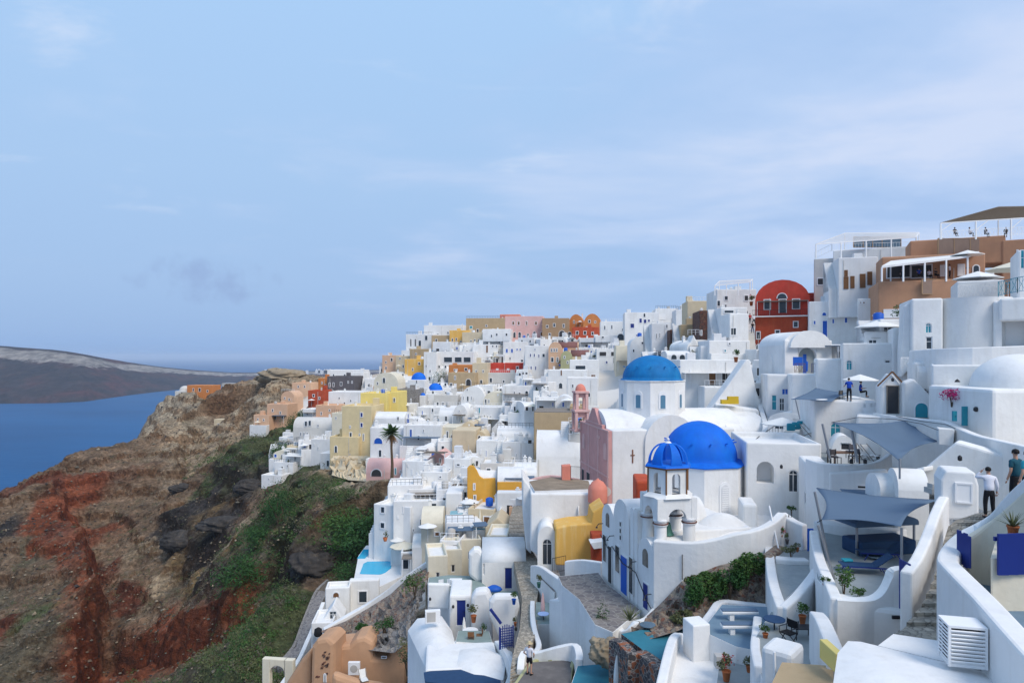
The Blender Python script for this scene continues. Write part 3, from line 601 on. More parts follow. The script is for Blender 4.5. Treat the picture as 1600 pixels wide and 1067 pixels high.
def house(label, u0, u1, vt, vb, col='white', roof='flat', d=None, yaw=-8, dep=6.0, wins='', cat='house', group=None, name='house', roofcol=None, base=4.0, extra='', framecol='frame', rise=None, rec=True):
    uc = (u0+u1)/2
    if d is None:
        d = depth_at(uc, vb)
        if d is None:
            vv = vb
            while d is None and vv < 900: vv += 4; d = depth_at(uc, vv)
    if uc > 1160: yaw -= math.degrees(math.atan((uc-CX)/F))*.8
    psi = R(yaw); Cp = P(uc, vb, d); ca, sa = math.cos(psi), math.sin(psi)
    def sloc(u): t_ = (u-CX)/F; return (t_*Cp.y-Cp.x)/(ca-t_*sa)
    def zloc(s, v): return -(v-HV)/F*(Cp.y+s*sa)-Cp.z
    x0, x1 = sloc(u0), sloc(u1); h = zloc(0, vt); wd = x1-x0
    near = d < 78; far = d > 150
    root = empty(name, Cp, psi, label, cat, group)
    bv = .16 if d < 120 else .12
    b = MB(); rf = MB(); rc = roofcol or ('white' if roof in ('flat',) else col)
    if roof == 'flat':
        ph = min(.45, h*.2); e = .22
        b.box(x0, x1, 0, dep, -base, h-ph)
        # parapet ring as one closed shape
        o = [(x0,0),(x1,0),(x1,dep),(x0,dep)]; i_ = [(x0+e,e),(x1-e,e),(x1-e,dep-e),(x0+e,dep-e)]
        b = MB(); v = [(x,y,-base) for x,y in o]+[(x,y,h) for x,y in o]+[(x,y,h) for x,y in i_]+[(x,y,h-ph) for x,y in i_]
        fs = [(3,2,1,0)]+[(k,(k+1)%4,4+(k+1)%4,4+k) for k in range(4)]+[(4+k,4+(k+1)%4,8+(k+1)%4,8+k) for k in range(4)]+[(8+k,8+(k+1)%4,12+(k+1)%4,12+k) for k in range(4)]+[(12,13,14,15)]
        b.add(v, fs)
        rf.box(x0+e-.02, x1-e+.02, e-.02, dep-e+.02, h-ph-.1, h-ph+.015)
    elif roof == 'plain':
        b.box(x0, x1, 0, dep, -base, h)
        if roofcol: rf.box(x0+.02, x1-.02, .02, dep-.02, h-.05, h+.04)
    elif roof in ('vault', 'vaultx'):
        rs = rise if rise else min((wd if roof == 'vault' else dep)*.38, h*.5); zs = h-rs
        if roof == 'vault': b.arch(x0, x1, 0, dep, -base, zs, rs)
        else: b.archx(x0, x1, 0, dep, -base, zs, rs)
        if roofcol:
            # roof shell over the barrel, a hand thick
            th = .07; n = 14; a0, a1, l0, l1 = (x0, x1, .28, dep) if roof == 'vault' else (0, dep, x0+.28, x1-.28)
            v = []
            for k in range(n+1):
                a = math.pi*k/n; cx_ = (a0+a1)/2; rr = (a1-a0)/2
                for r_, rz in ((rr+.02, rs+.02), (rr+th, rs+th)): v.append((cx_+r_*math.cos(a), zs+rz*math.sin(a)))
            vs = []
            for l in (l0, l1):
                for (p_, z_) in v: vs.append((p_, l, z_) if roof == 'vault' else (l, p_, z_))
            m = len(v); fs = []
            for k in range(n):
                i = 2*k; fs += [(i+1, i+3, m+i+3, m+i+1), (i, i+1, m+i+1, m+i)[::-1] if k == 0 else (i+1, i, i+2, i+3), (m+i, m+i+1, m+i+3, m+i+2)]
            rf.add(vs, fs, 0, False); rf.s = [k % 3 == 0 for k in range(len(fs))]
    elif roof == 'gable':
        rs = rise or h*.3; zs = h-rs; xm = (x0+x1)/2
        b.add([(x0,0,-base),(x1,0,-base),(x1,0,zs),(xm,0,h),(x0,0,zs),(x0,dep,-base),(x1,dep,-base),(x1,dep,zs),(xm,dep,h),(x0,dep,zs)], [(0,1,2,3,4),(9,8,7,6,5),(1,6,7,2),(2,7,8,3),(3,8,9,4),(4,9,5,0),(5,6,1,0)])
    elif roof == 'dome':
        rr = min(wd, dep)/2*.86; hd = min(rr*1.0, h*.5); zs = h-hd
        b.box(x0, x1, 0, dep, -base, zs)
        rf.lathe(((x0+x1)/2, dep/2, zs), [(rr*1.05,-.05),(rr*1.05,.12)]+[(rr*math.cos(R(a)), .12+(hd-.12)*math.sin(R(a))) for a in range(0, 90, 10)]+[(.03, hd)], 24)
    wall = b.build('wall', col, root, bevel=bv)
    if rf.v: rf.build('roof', rc, root)
    # openings
    cut = []; ops = []
    rw = random.Random(int(u0*3+vb*17)); taken = []
    for wtxt in (wins.split(';') if wins else []): q_ = wtxt.split(','); taken.append((float(q_[0]), float(q_[1]), float(q_[2]), float(q_[3])))
    if d > 84 and u1-u0 > 12 and vb-vt > 12 and 'x' not in extra and roof != 'gable':
        st_ = 3.0*F/d; ncol = max(1, int((u1-u0)/(rw.uniform(2.3,3.6)*F/d))); nrow = max(1, int((vb-vt)/st_)); pe = .42 if len(taken) > 5 else .72
        for r_ in range(nrow):
            for c_ in range(ncol):
                if rw.random() > pe: continue
                pw, ph_ = rw.uniform(.65,.95)*F/d, rw.uniform(.9,1.6)*F/d; uu = u0+(u1-u0)*(c_+.5+rw.uniform(-.08,.08))/ncol; vv_ = vb-st_*(r_+.5)-.2*F/d
                if vv_-ph_ < vt+(.3*(vb-vt) if 'vault' in roof else 2): continue
                if all(abs(uu-a[0]) > (a[2]+pw)*.5+pw*.6 or abs(vv_-a[1]) > (a[3]+ph_)*.5+ph_*.4 for a in taken):
                    taken.append((uu, vv_, pw, ph_)); wins = (wins+';' if wins else '')+'%.1f,%.1f,%.2f,%.2f,%s' % (uu, vv_, pw, ph_, rw.choice(['w','w','k','w','o','k','wA']))
    if wins:
        for wtxt in wins.split(';'):
            q = wtxt.split(','); u, v, pw, phh = [float(z) for z in q[:4]]; k = q[4]
            s = sloc(u); dd = Cp.y+s*sa; z = zloc(s, v); ww = pw/F*dd; hh = phh/F*dd
            ops.append((s, z, ww, hh, k))
            if near and (roof != 'gable' or z+hh/2 < h*.7):
                c = MB(); dp_ = min(1.3, dep*.5) if 'P' in k else .22
                if 'A' in k: c.arch(s-ww/2, s+ww/2, -.5, dp_, z-hh/2, z+hh/2-ww/2, ww/2, n=10)
                else: c.box(s-ww/2, s+ww/2, -.5, dp_, z-hh/2, z+hh/2)
                co = c.build('cutter', 'frame', root); cut.append(co)
    ok = False
    if cut: CUTS.append((wall, cut)); ok = True
    for s, z, ww, hh, k in ops: opening(root, s, z, ww, hh, k, near, (min(1.3, dep*.5)-.1 if 'P' in k else .12) if ok else 0, framecol)
    rnd = random.Random(int(u0*7+vt*13))
    if d > 84 and 'x' not in extra and u1-u0 > 14 and vb-vt > 16: extra += rnd.choice(['','c','r','t','cc','ct','a','s',''])
    if 'c' in extra:
        for _ in range(extra.count('c')):
            q = MB(); cx = rnd.uniform(x0+.6, x1-.6); cy = rnd.uniform(dep*.4, dep-.6); zt = h+(.5 if roof == 'flat' else .35)
            q.box(cx-.22, cx+.22, cy-.22, cy+.22, h-1.2, zt); q.box(cx-.3, cx+.3, cy-.3, cy+.3, zt, zt+.08); q.box(cx-.15, cx+.15, cy-.15, cy+.15, zt+.08, zt+.3)
            q.build('chimney', 'white', root, bevel=.03)
    if 't' in extra:   # front terrace wall
        q = MB(); th = .9 if not far else 1.0; tw = 1.8
        q.box(x0-.2, x1+.2, -tw-.2, -tw, -base, th); q.box(x0-.2, x0, -tw, -.01, -base, th); q.box(x1, x1+.2, -tw, -.01, -base, th); q.box(x0, x1, -tw, -.01, -base, .02)
        q.build('terrace', 'white' if col in ('white','white2') or rnd.random() < .6 else col, root, bevel=.06)
    if 'a' in extra:   # awning on posts
        q = MB(); q.box(x0+.3, x1-.3, -2.0, -.02, 2.35, 2.42)
        a = q.build('awning', rnd.choice(['canvas','sail','reed','wood2']), root)
        p_ = MB(); p_.box(x0+.35, x0+.42, -1.95, -1.88, 0, 2.35); p_.build('post', 'frame', root); p_ = MB(); p_.box(x1-.42, x1-.35, -1.95, -1.88, 0, 2.35); p_.build('post', 'frame', root)
    if 'r' in extra:   # railing on the roof edge
        q = MB(); n = max(3, int(wd/ .6))
        for k in range(n+1):
            xx = x0+.1+(wd-.2)*k/n; q.bar((xx,.1,h-.05), (xx,.1,h+.8), .04)
        q.bar((x0+.1,.1,h+.8), (x1-.1,.1,h+.8), .05); q.bar((x0+.1,.1,h+.4), (x1-.1,.1,h+.4), .03); q.build('railing', 'frame' if rnd.random() < .6 else 'iron', root)
    if 's' in extra:   # outside stair against the left side
        q = MB(); ns = max(5, int(h/.3)); 
        for k in range(ns): q.box(x0-1.1, x0-.01, dep*.1+k*.3, dep*.1+(ns)*.3+.3, -base if k == 0 else h*k/ns*1.0-.3, h*(k+1)/ns)
        q.build('stair', 'white', root)
    if roof == 'flat' and d > 84 and rw.random() < .55 and wd > 2.5:
        q = MB(); ax_ = rw.uniform(x0+.8, x1-.8); ay_ = rw.uniform(dep*.4, dep*.8); q.box(ax_-.6, ax_+.6, ay_-.6, ay_+.6, h-.4, h+rw.uniform(.5,1.5)); q.build('roof_hatch', 'white2' if col == 'white' else col, root, bevel=.08)
    if d > 84 and rw.random() < .5 and wd > 2.5:
        q = MB(); ax_ = rw.uniform(x0+.3, x1-.3); q.box(ax_-.04, ax_+.04, -.07, -.005, .2, h*.92 if roof == 'flat' else h*.5); q.build('downpipe', 'lgrey', root)
    if rec: RECTS.append((u0, u1, vt, vb, d))
    for s_ in (x0, (x0+x1)/2, x1):
        for y_ in (0, dep):
            CARVE.append((Cp.x+s_*ca-y_*sa, Cp.y+s_*sa+y_*ca, Cp.z+(0.3*0 if y_ == 0 else min(h*.6, y_*.45)), 3.2))
    return root, (x0, x1, h, dep, d)
# ---------------------------------------------------------------- the town, traced house by house (pixel columns, rows of roof and foot)
def HL(*a, **k): return house(*a, **k)
# --- skyline, far left to right
HL('long white stepped house highest on the left skyline above the sea', 662,724,508,534,'white','flat',250,-10,9,'664,526,5,9,w;684,524,4,6,w;700,520,3,4,w',extra='c')
HL('white arcaded house at the left end of the skyline above the peach houses', 634,677,522,556,'white','flat',245,-12,8,'642,535,3,12,kAP;649,535,3,12,kAP;656,537,5,11,wD;666,528,5,8,w',extra='cr')
HL('broad tan block on the skyline just left of the pink mansion', 728,790,497,524,'tan','flat',252,-6,9,'736,512,5,6,t;760,509,3,4,w',extra='c')
HL('small red hut with a white roof on the skyline behind the pink mansion', 781,812,491,500,'salmon','plain',262,-6,7,roofcol='white')
HL('low tan retaining house under the long white skyline house', 674,706,524,540,'tan','plain',238,-10,8,'')
HL('mustard yellow house with dark windows below the skyline', 702,735,516,542,'mustard','flat',236,-8,8,'707,531,3,5,k;713,530,3,5,k;720,534,3,4,k',extra='c')
HL('grey-beige low house between the mustard house and the pink mansion', 722,757,519,540,'beige','flat',232,-8,7,'742,532,3,5,w;748,532,3,5,w;736,533,3,4,w',extra='')
HL('white stepped houses below the tan skyline block', 754,798,514,545,'white','flat',226,-6,8,'768,525,3,5,w;780,535,3,4,w',extra='c')
HL('pink two-storey mansion with arched windows on the skyline', 789,849,494,534,'pink','flat',232,-6,12,'802,505,4,6,d;810.5,505,4,6,d;823,505,3,7,d;837.5,505,4,6,d;804,523,5,9,wA;812,523,5,9,wA;825,524,4,6,w;835,522,5,9,wA;846,522,4,7,d',roofcol='white',cat='mansion',name='mansion')
HL('dark brown flat house with brick arches right of the pink mansion', 847,890,497,531,'brown','flat',228,-4,9,'855,510,4,5,k;866,508,4,6,w;878,523,10,14,kAP;890,524,6,12,kAP',extra='')
HL('orange house with round gable on the right skyline behind the brick arches', 888,912,491,512,'orange','vault',232,-10,9,'897,503,3,5,k',rise=4.2)
HL('bright orange vaulted house, right one of the orange pair on the skyline', 911,940,490,532,'orange','vault',226,-10,9,'921,502,4,5,k;930,503,3,4,k;917,512,3,4,k;925,524,4,6,k',rise=4.6)
HL('orange and brown stone wing in front of the orange vaulted pair', 894,936,511,534,'rust','flat',222,-8,6,'902,520,5,6,k;914,520,5,6,k;926,521,4,6,k')
HL('white row house right of the orange vaulted pair', 938,980,502,524,'white','flat',205,-6,8,'945,512,3,7,w;956,511,3,7,w',extra='cr')
HL('white house with three navy shuttered windows below the right skyline', 976,1030,488,530,'white','flat',190,-6,9,'988,509,7,8,n;1001,501,5,8,n;1008,502,5,7,n;1014,501,4,5,n;1007,492,4,6,wA;995,524,3,4,n;1001,524,4,4,n',extra='cc')
HL('white upper house with pale blue gate on the right skyline', 1024,1060,482,510,'white','flat',192,-6,8,'1035,495,10,9,g;1041,507,4,4,w',extra='cr')
HL('low white house on the skyline left of the cream stone house', 1056,1078,484,505,'white2','flat',180,-6,8,extra='r')
HL('white long roofline below the navy shuttered house', 930,985,524,538,'white','flat',195,-6,6,'942,527,4,4,w;970,527,12,12,wAP',extra='')
# --- ridge between orange pair and red house
HL('cream stone house with bare masonry patch under the skyline pots', 1074,1120,470,505,'beige','flat',140,-6,8,'1078,497,3,5,w;1084,497,3,5,w;1090,496,2,5,w',extra='cr',roofcol='white')
HL('dark maroon stone house with small bright arched window', 1093,1126,485,525,'stoned','flat',122,-6,8,'1109,503,3.5,9,gAP;1096,520,3,9,w',extra='c',framecol='frame')
HL('tan low house left of the dark maroon stone house', 1064,1096,507,532,'tan','flat',130,-6,7,'1069,530,3,6,k;1074,530,3,6,k',extra='')
HL('dark narrow stone house with green shrub in front', 1047,1066,515,548,'stoned','flat',135,-6,6,'1053,530,3,6,k',extra='')
HL('pale slim house with two tall windows left of the dark narrow stone house', 1018,1048,505,552,'white2','flat',140,-6,6,'1026,525,3,9,w;1031,524,3,9,w;1042,510,4,7,w',extra='c')
HL('white house with a large white sunroof terrace left of the red round-gabled house', 1120,1182,452,505,'white','flat',128,-4,9,'1123,474,6,10,w;1134,478,4,6,w',extra='c')
HL('white tapered house with tall chimney wall between dark stone house and stair lane', 1126,1168,480,528,'white','plain',112,-6,6,'1131,503,3,7,k;1139,487,16,6,w;1155,500,3,5,w',extra='c')
HL('white round-walled house beside the upper stair lane', 1140,1170,490,530,'white','flat',104,-2,5,'1146,518,10,13,w',extra='c')
HL('long low white vaulted house with three wide arched windows above the rear blue dome', 1042,1098,548,562,'white','vaultx',104,-2,5,'1053,558,11,10,wA;1066,558,11,10,wA',extra='')
HL('white chapel-like house with pyramid chimney above the rear dome', 1074,1094,523,550,'white','gable',108,-4,4,'',rise=2.2,extra='')
HL('white house with small square window under the slanted dark awning', 1108,1172,532,562,'white','flat',100,-2,7,'1133,548,5,6,t;1152,551,2,4,w;1140,537,5,5,w',extra='c')
# --- red house
HL('red round-gabled two-storey house with white framed windows', 1180,1266,437,494,'red','vault',112,-4,9,'1199,476,11,17,w;1223,478,12,22,wD;1244,475,12,17,w;1222,462,16,9,wA',rise=3.4,base=1)
HL('rust red lower storey with two white framed windows under the red round-gabled house', 1180,1262,494,552,'rust','plain',111,-4,3,'1185,524,7,13,w;1215,523,8,16,w;1186,545,10,16,kAP;1199,548,9,12,tD',extra='')
HL('low red wing with white roof at the right of the red round-gabled house', 1262,1296,457,474,'red','plain',118,-4,5,'',extra='')
# --- white blocks right of the red house
HL('white house with blue door and three small blue windows right of the red house', 1264,1360,470,538,'white','flat',100,-2,8,'1273,504,5,8,b;1302,502,5,9,b;1322,500,6,11,b;1289,513,9,26,bD;1288,490,8,6,bA;1325,475,12,5,w',extra='c')
HL('bright white terrace house with two square windows high on its corner', 1340,1378,466,508,'white','flat',92,-6,7,'1350,473,5,5,d;1345,473,4,5,d',extra='')
HL('pale house with six brown shuttered windows under the terrace restaurant', 1310,1372,402,452,'white2','flat',98,6,9,'1322,442,7,19,d;1332,441,6,19,d;1348,439,8,22,d;1359,435,7,21,d;1322,427,5,10,d',framecol='wood',extra='')
HL('long white upper block carrying the glazed roof terrace', 1302,1424,388,430,'white','flat',108,-4,10,'',extra='')
HL('grey shaded block with dark entrance under the glazed roof terrace', 1272,1304,404,452,'lgrey','flat',112,-4,8,'1295,427,8,26,k;1282,440,10,12,k',extra='')
HL('white low house with ochre garage doors above the blue door house', 1296,1348,452,470,'white2','flat',108,-4,6,'1304,464,12,10,d;1322,463,12,10,d',extra='')
# --- middle row under the skyline
HL('small peach house at the foot of the left skyline', 597,623,555,582,'peach','flat',240,-10,7,'612,562,4,6,k;603,566,3,4,k',extra='c')
HL('beige rubble house right of the small peach house', 618,642,556,580,'beige','flat',236,-10,7,'625,560,3,4,w;634,563,3,5,k',extra='c')
HL('flat white house with a cream cornice below the arcaded skyline house', 640,680,545,568,'tan','flat',232,-10,7,'650,553,3,4,w;668,552,3,4,w',extra='')
HL('white house with a tiled awning in the middle of the upper slope', 676,704,534,560,'white','flat',226,-8,7,'684,547,6,6,k;696,548,4,6,k',extra='ca')
HL('mustard yellow stair-sided house beside the green climbing plant', 632,664,561,592,'mustard','flat',216,-10,7,'645,577,3,5,k;655,568,4,5,k',extra='s')
HL('slim white house between the mustard stair house and the climbing plant', 662,682,550,600,'white','flat',210,-8,7,'666,572,3,5,w;672,580,3,5,w',extra='')
HL('broad white house with dark glazed veranda above the climbing plant', 682,740,549,571,'white','flat',212,-6,7,'700,562,14,9,w;716,562,12,9,w;730,562,12,9,w',extra='')
HL('white house with brown door in the middle below the mustard house', 738,778,538,566,'white','flat',218,-6,7,'761,545,4,12,dD;770,541,3,4,w;776,541,3,4,w;745,556,3,5,w',extra='c')
HL('white house with two blue shuttered windows below the pink mansion', 786,824,534,572,'white','flat',216,-6,7,'792,548,4,7,b;800,548,4,7,b;808,546,3,4,b;813,546,3,4,b;797,560,3,5,w',extra='c')
HL('low orange terrace house right of the climbing plant', 701,746,570,586,'orange','flat',200,-6,7,'712,578,6,4,k;728,577,5,5,k',roofcol='white')
HL('beige vaulted house with arched doorway left of the long red house', 738,762,567,606,'beige','flat',190,-6,6,'744,580,3,5,w;755,580,3,5,w',rise=2)
HL('broad beige house with bay and hanging plant left of centre', 700,742,582,612,'tan','flat',186,-8,7,'711,590,3,7,w;732,597,9,11,kAP',extra='')
HL('long bright red house with two white windows in the middle of the town', 760,817,567,584,'red','flat',196,-8,7,'777,577,4,3,g;794,577,4,3,g',roofcol='white')
HL('pale grey curved house under the long bright red house', 758,818,582,610,'lgrey','flat',190,-8,6,'767,594,5,8,w;787,596,4,5,w;761,603,4,5,w;780,603,5,7,w;789,603,5,7,t',extra='')
HL('tall white block with seven small blue windows and a yellow flank', 820,858,540,600,'white','flat',184,-8,8,'829,555,3,6,n;835,555,3,6,n;842,556,3,6,n;824,575,3,7,n;830,575,3,7,n;837,575,3,7,n;836,546,2.5,5,n',extra='')
HL('slim yellow wing right behind the tall white block', 856,872,545,592,'yellow','flat',188,-8,8,'',extra='')
HL('peach round-gabled house with balcony left of the olive one', 857,878,534,572,'peach','vault',180,-6,8,'862,547,3,6,w;866,547,3,6,w;870,547,3,6,w;863,562,5,8,w;871,562,4,8,w',rise=2.4)
HL('peach long wing with purple-brown barrel roof', 870,904,534,556,'peach','vaultx',184,-6,5,'',roofcol='maroon',rise=1.6)
HL('olive green round-gabled house with barrel roof', 876,894,548,582,'olive','vault',172,-6,7,'882,558,3,5,w;887,566,3,5,w',rise=1.8)
HL('long olive wing with dull red barrel roof', 890,922,547,566,'beige','vaultx',176,-6,5,'',roofcol='maroon',rise=1.6)
HL('white house with wide glass doors and balcony, upper one right of the olive house', 890,936,562,592,'white','flat',158,-6,7,'907,577,17,13,w;927,587,8,5,d',extra='c')
HL('white house with green shutter and pool windows below the balcony house', 856,918,578,622,'white','flat',150,-6,7,'889,608,6,14,t;900,607,9,12,w;909,606,6,11,w;877,582,4,9,dA;876,602,7,9,wA',extra='c')
HL('white house with striped cafe railing below the orange vaulted pair', 932,984,545,580,'white','flat',170,-4,7,'942,553,12,8,k;963,553,18,8,k;948,566,4,5,n;964,563,13,10,k',extra='r')
HL('cream house block right of the striped cafe', 962,1000,540,580,'cream','flat',160,-4,6,'',extra='')
HL('white house with triple arches and sun terrace right of the cafe', 985,1024,525,560,'white','vault',150,-4,7,'1004,536,5,5,w;990,548,4,6,w',extra='c')
HL('white long canopy house under the orange wing', 905,955,528,548,'white2','flat',196,-4,6,'918,541,8,6,k;940,540,14,6,w',extra='a')
HL('white house with square loggia over the pink bell tower', 886,934,590,640,'white','flat',130,-6,6,'905,625,5,6,w;920,617,6,8,w;895,603,4,7,w',extra='cr')
# --- left town edge and yellow group
HL('long white church with small spire on the far left ridge', 511,566,578,594,'white','flat',268,-6,9,'',extra='',cat='church',name='church')
HL('white low annex right of the spired church', 545,568,582,600,'white','flat',255,-6,8,extra='c')
HL('slate grey cubic house with dark windows on the left ridge', 511,554,588,622,'slate','flat',225,-6,9,'515,601,3,7,k;521,601,3,7,w;544,597,2.5,4,k;550,597,2.5,4,k;518,612,6,8,kAP',extra='',roofcol='slate')
HL('rust orange tall house left of the slate grey house', 497,512,591,622,'orange','flat',228,-6,7,'503,598,2.5,4,w;508,603,3,6,k',roofcol='orange')
HL('rust orange lower house with terrace wall left of the slate grey house', 481,506,610,634,'rust','flat',218,-6,7,'490,618,4,5,k;499,622,3,5,k',roofcol='orange')
HL('peach stepped house on the rocky left ridge', 456,486,598,612,'peach','flat',262,-6,8,'466,604,3,4,k;476,604,3,4,k',roofcol='peach',extra='c')
HL('peach vaulted house at the left of the rocky ridge', 439,460,611,632,'peach','vault',240,-8,7,'445,622,2.5,4,k;452,624,3,4,k',rise=2.4)
HL('peach terrace house with blue parasols on the cliff edge', 417,449,631,660,'peach','flat',225,-10,7,'426,641,3,5,k;438,645,3,5,k;430,652,4,6,kA',roofcol='peach',extra='')
HL('lowest peach house at the left end of the town', 396,420,648,668,'peach','flat',222,-10,6,'403,655,3,4,k;412,656,3,4,k',roofcol='peach')
HL('peach cube house with a dark door left of the yellow tower house', 493,525,633,656,'peach','flat',198,-8,7,'502,646,3,6,k;515,641,3,4,w',extra='c',roofcol='peach')
HL('small white house left of the peach cube house', 473,495,639,657,'white','flat',200,-8,6,'480,647,3,4,w;489,648,3,5,w',extra='')
HL('white flat house in front of the slate grey house', 513,565,612,640,'white','flat',205,-6,8,'530,622,3,4,w;548,626,3,4,w',extra='c')
HL('pale grey vaulted house with row of four small windows on the left edge', 458,520,653,695,'lgrey','vaultx',178,-8,6,'470,678,3,6,w;475,678,3,6,w;480,678,3,6,w;478,662,5,9,w;484,661,5,9,w;497,665,3,5,w',rise=2.6)
HL('tiny cream house with a terrace left of the yellow tower house', 518,540,645,665,'cream','flat',172,-8,6,'525,653,3,5,w',extra='r')
HL('bright yellow house with arched blue window and flat roof', 563,604,614,660,'yellow','flat',152,-8,7,'587,629,5,8,nA;573,629,2,4,w;596,640,2.5,4,w',extra='r',roofcol='yellow')
HL('bright yellow right wing with tall window beside the grey stone house', 601,622,612,648,'yellow','flat',154,-8,7,'616,625,4,8,w',roofcol='yellow')
HL('pale yellow tower house with four blue windows above the crumbling cliff wall', 534,581,634,712,'butter','flat',144,-8,8,'565,648,5,8,n;565,664,5,8,n;548,681,5,12,w;562,683,3,12,w;568,683,3,12,w;547,667,3,5,k',extra='',roofcol='butter')
HL('pale yellow lower wing on top of the crumbling cliff wall', 515,560,682,714,'butter','flat',143,-8,6,'',roofcol='butter')
HL('white vaulted house with round top left of the small blue domes', 584,622,582,612,'cream','vault',190,-8,7,'600,594,5,9,wA;590,599,3,5,w',rise=3)
HL('grey stone house with round gable and brown door', 621,653,608,634,'stoneg','flat',165,-4,7,'634,626,3,8,dD;626,626,2.5,7,k;642,626,2.5,7,k',extra='')
HL('white low wall house under the grey stone house', 620,652,630,645,'white','plain',162,-4,2,'',extra='')
HL('small white chapel with plain front left of the pale grey stone block', 654,680,615,642,'white','flat',168,-6,6,'669,628,2.5,5,w',extra='',cat='chapel',name='chapel')
HL('pale grey block with two windows right of the small chapel', 678,715,617,650,'lgrey','flat',162,-6,7,'684,631,4,7,w;692,631,4,7,w',extra='')
HL('white house with blue door left of the two-storey vaulted house', 652,690,636,652,'white','flat',150,-6,6,'660,645,3,8,b;676,641,4,7,w',extra='c')
HL('white two-storey vaulted house with three front windows in the town centre', 720,758,603,640,'white','vault',160,-8,7,'731,623,4,9,w;724,622,2.5,7,w;737,622,2.5,7,w;730,609,3,5,w',rise=3.4)
HL('cream vaulted house right of the two-storey vaulted house', 755,788,612,636,'cream','vault',156,-8,6,'759,628,4,10,w;764,627,3,7,w;778,617,2,3,w',rise=2.4)
HL('white broad house with round corners below the pale grey curved house', 785,838,602,632,'white','flat',154,-8,7,'794,622,2.5,7,w;804,614,3,6,w;812,615,4,5,w;823,614,6,8,wA',extra='ca')
HL('white vaulted house with iron balcony and three tall front windows', 686,732,635,668,'white','vaultx',140,-8,6,'697,654,5,9,w;713,651,2.5,7,w;717,654,3,11,w;722,651,2.5,7,w;717,643,2,4,w',rise=2)
HL('white vaulted end house behind the iron balcony house', 708,730,632,666,'white','vault',138,-10,6,'714,653,2.5,8,w;718,655,2.5,9,w;723,651,2.5,8,w;718,642,2.5,4,w',rise=2.2)
HL('white house with pale blue shutters in the town centre', 744,792,636,672,'white2','flat',138,-8,6,'749,641,4,10,t;757,650,3,5,w;762,651,3,5,w;767,651,3,5,w;748,653,3,9,t',extra='ar')
HL('beige windowless block with rust stains in the middle of the town', 706,743,672,718,'beige','plain',118,-6,7,'',extra='x')
HL('beige vaulted annex behind the beige windowless block', 719,744,659,685,'beige','vault',124,-6,6,'733,664,2,3,k',rise=2)
HL('small beige arched house right of the beige windowless block', 741,760,674,692,'beige','vault',120,-6,5,'749,684,6,9,kA',rise=1.6)
HL('white house with pale blue gabled front in the centre', 768,793,656,682,'white2','gable',126,-6,6,'782,668,3,5,w',rise=1.6)
HL('light blue washed terrace house right of the beige windowless block', 744,785,688,722,'white','flat',112,-6,6,'751,706,2.5,8,t;760,710,3,14,b;774,710,7,4,t',extra='c')
HL('white house with dark door and vault left of the brown windowless block', 784,834,690,728,'white','flat',108,-6,6,'796,710,4,8,w;807,711,3,7,w;821,716,9,12,w;828,690,8,8,k',extra='cr')
HL('large white house with arched blue window behind the palm tree', 578,650,668,722,'white','flat',132,-6,7,'591,688,15,10,bA;620,717,5,7,t;638,717,18,13,tA;642,677,5,14,b',extra='')
HL('white upper house with blue door above the arched window house', 586,632,645,672,'white','vaultx',142,-6,6,'622,654,4,7,w;638,650,3,8,b',rise=1.2,extra='')
HL('white house row with blue tank on the roof right of the palm tree', 630,690,664,702,'white','flat',130,-6,7,'642,677,5,14,bD;662,673,3,6,w;669,682,2,5,w;699,679,4,12,w;654,684,5,8,w',extra='car')
HL('pink crooked little house in the lower middle', 664,703,705,728,'pink','gable',112,-10,5,'688,720,4,9,k;672,720,2,3,k',rise=1.6,roofcol='pink')
HL('small white vaulted kiosk left of the pink crooked house', 652,672,697,722,'white','vault',116,-8,5,'659,703,8,6,wA;661,714,5,10,w',rise=1.4)
HL('broad rose-beige vaulted cave house at the foot of the palm tree', 572,642,719,750,'pink','vaultx',122,-4,5,'588,738,18,12,kAP;618,736,4,12,t;626,737,3,6,w',rise=2.2)
HL('white stepped houses below the rose-beige cave house, upper one', 628,668,720,752,'white','flat',108,-8,6,'637,727,2,4,w;644,737,2.5,9,w;652,741,2.5,8,w;634,747,4,4,w',extra='c')
HL('white house with twin tall windows right below the upper stepped house', 655,700,737,765,'white','flat',102,-8,6,'660,748,2,6,w;668,749,2.5,6,w;688,745,5,5,w',extra='cr')
HL('white terrace house with small grey windows below the beige windowless block', 694,735,716,752,'white','flat',104,-8,6,'716,726,7,5,w;703,733,4,4,w;724,729,5,5,w',extra='r')
HL('three stepped white houses on the left cliff edge, the lowest', 408,440,742,760,'white','flat',165,-14,4,'420,748,3,3,w',extra='')
HL('three stepped white houses on the left cliff edge, the middle one', 428,458,722,742,'white','flat',170,-14,4,'441,730,4,4,k;449,728,3,5,w',extra='r')
HL('three stepped white houses on the left cliff edge, the highest', 448,478,708,726,'white','flat',172,-14,4,'462,716,3,5,w;470,718,3,4,w',extra='r')
HL('white clustered house on the cliff under the grey vaulted house', 486,524,686,722,'white','flat',160,-10,6,'497,700,2.5,5,w;504,711,4,7,k;513,710,4,6,w;491,694,2,4,w',extra='cr')
HL('white buttress house at the left of the crumbling cliff wall', 500,526,708,736,'white','plain',150,-10,4,'')
# --- lower middle
HL('white flat long building beside the dark green bush on the left slope edge', 614,700,782,842,'white','flat',92,4,7,'622,808,3,5,k;646,828,4,6,w;657,818,4,16,w;678,789,10,8,w',extra='r')
HL('cream house with pale salmon niche in the lower middle', 658,692,798,842,'cream','vaultx',86,2,5,'683,834,9,8,d',rise=1.6)
HL('white curved tall house left of the ochre house', 696,722,770,806,'white','plain',90,0,5,'')
HL('white house with dark tall door left of the ochre house', 712,734,760,796,'white','flat',94,0,5,'724,778,13,22,k')
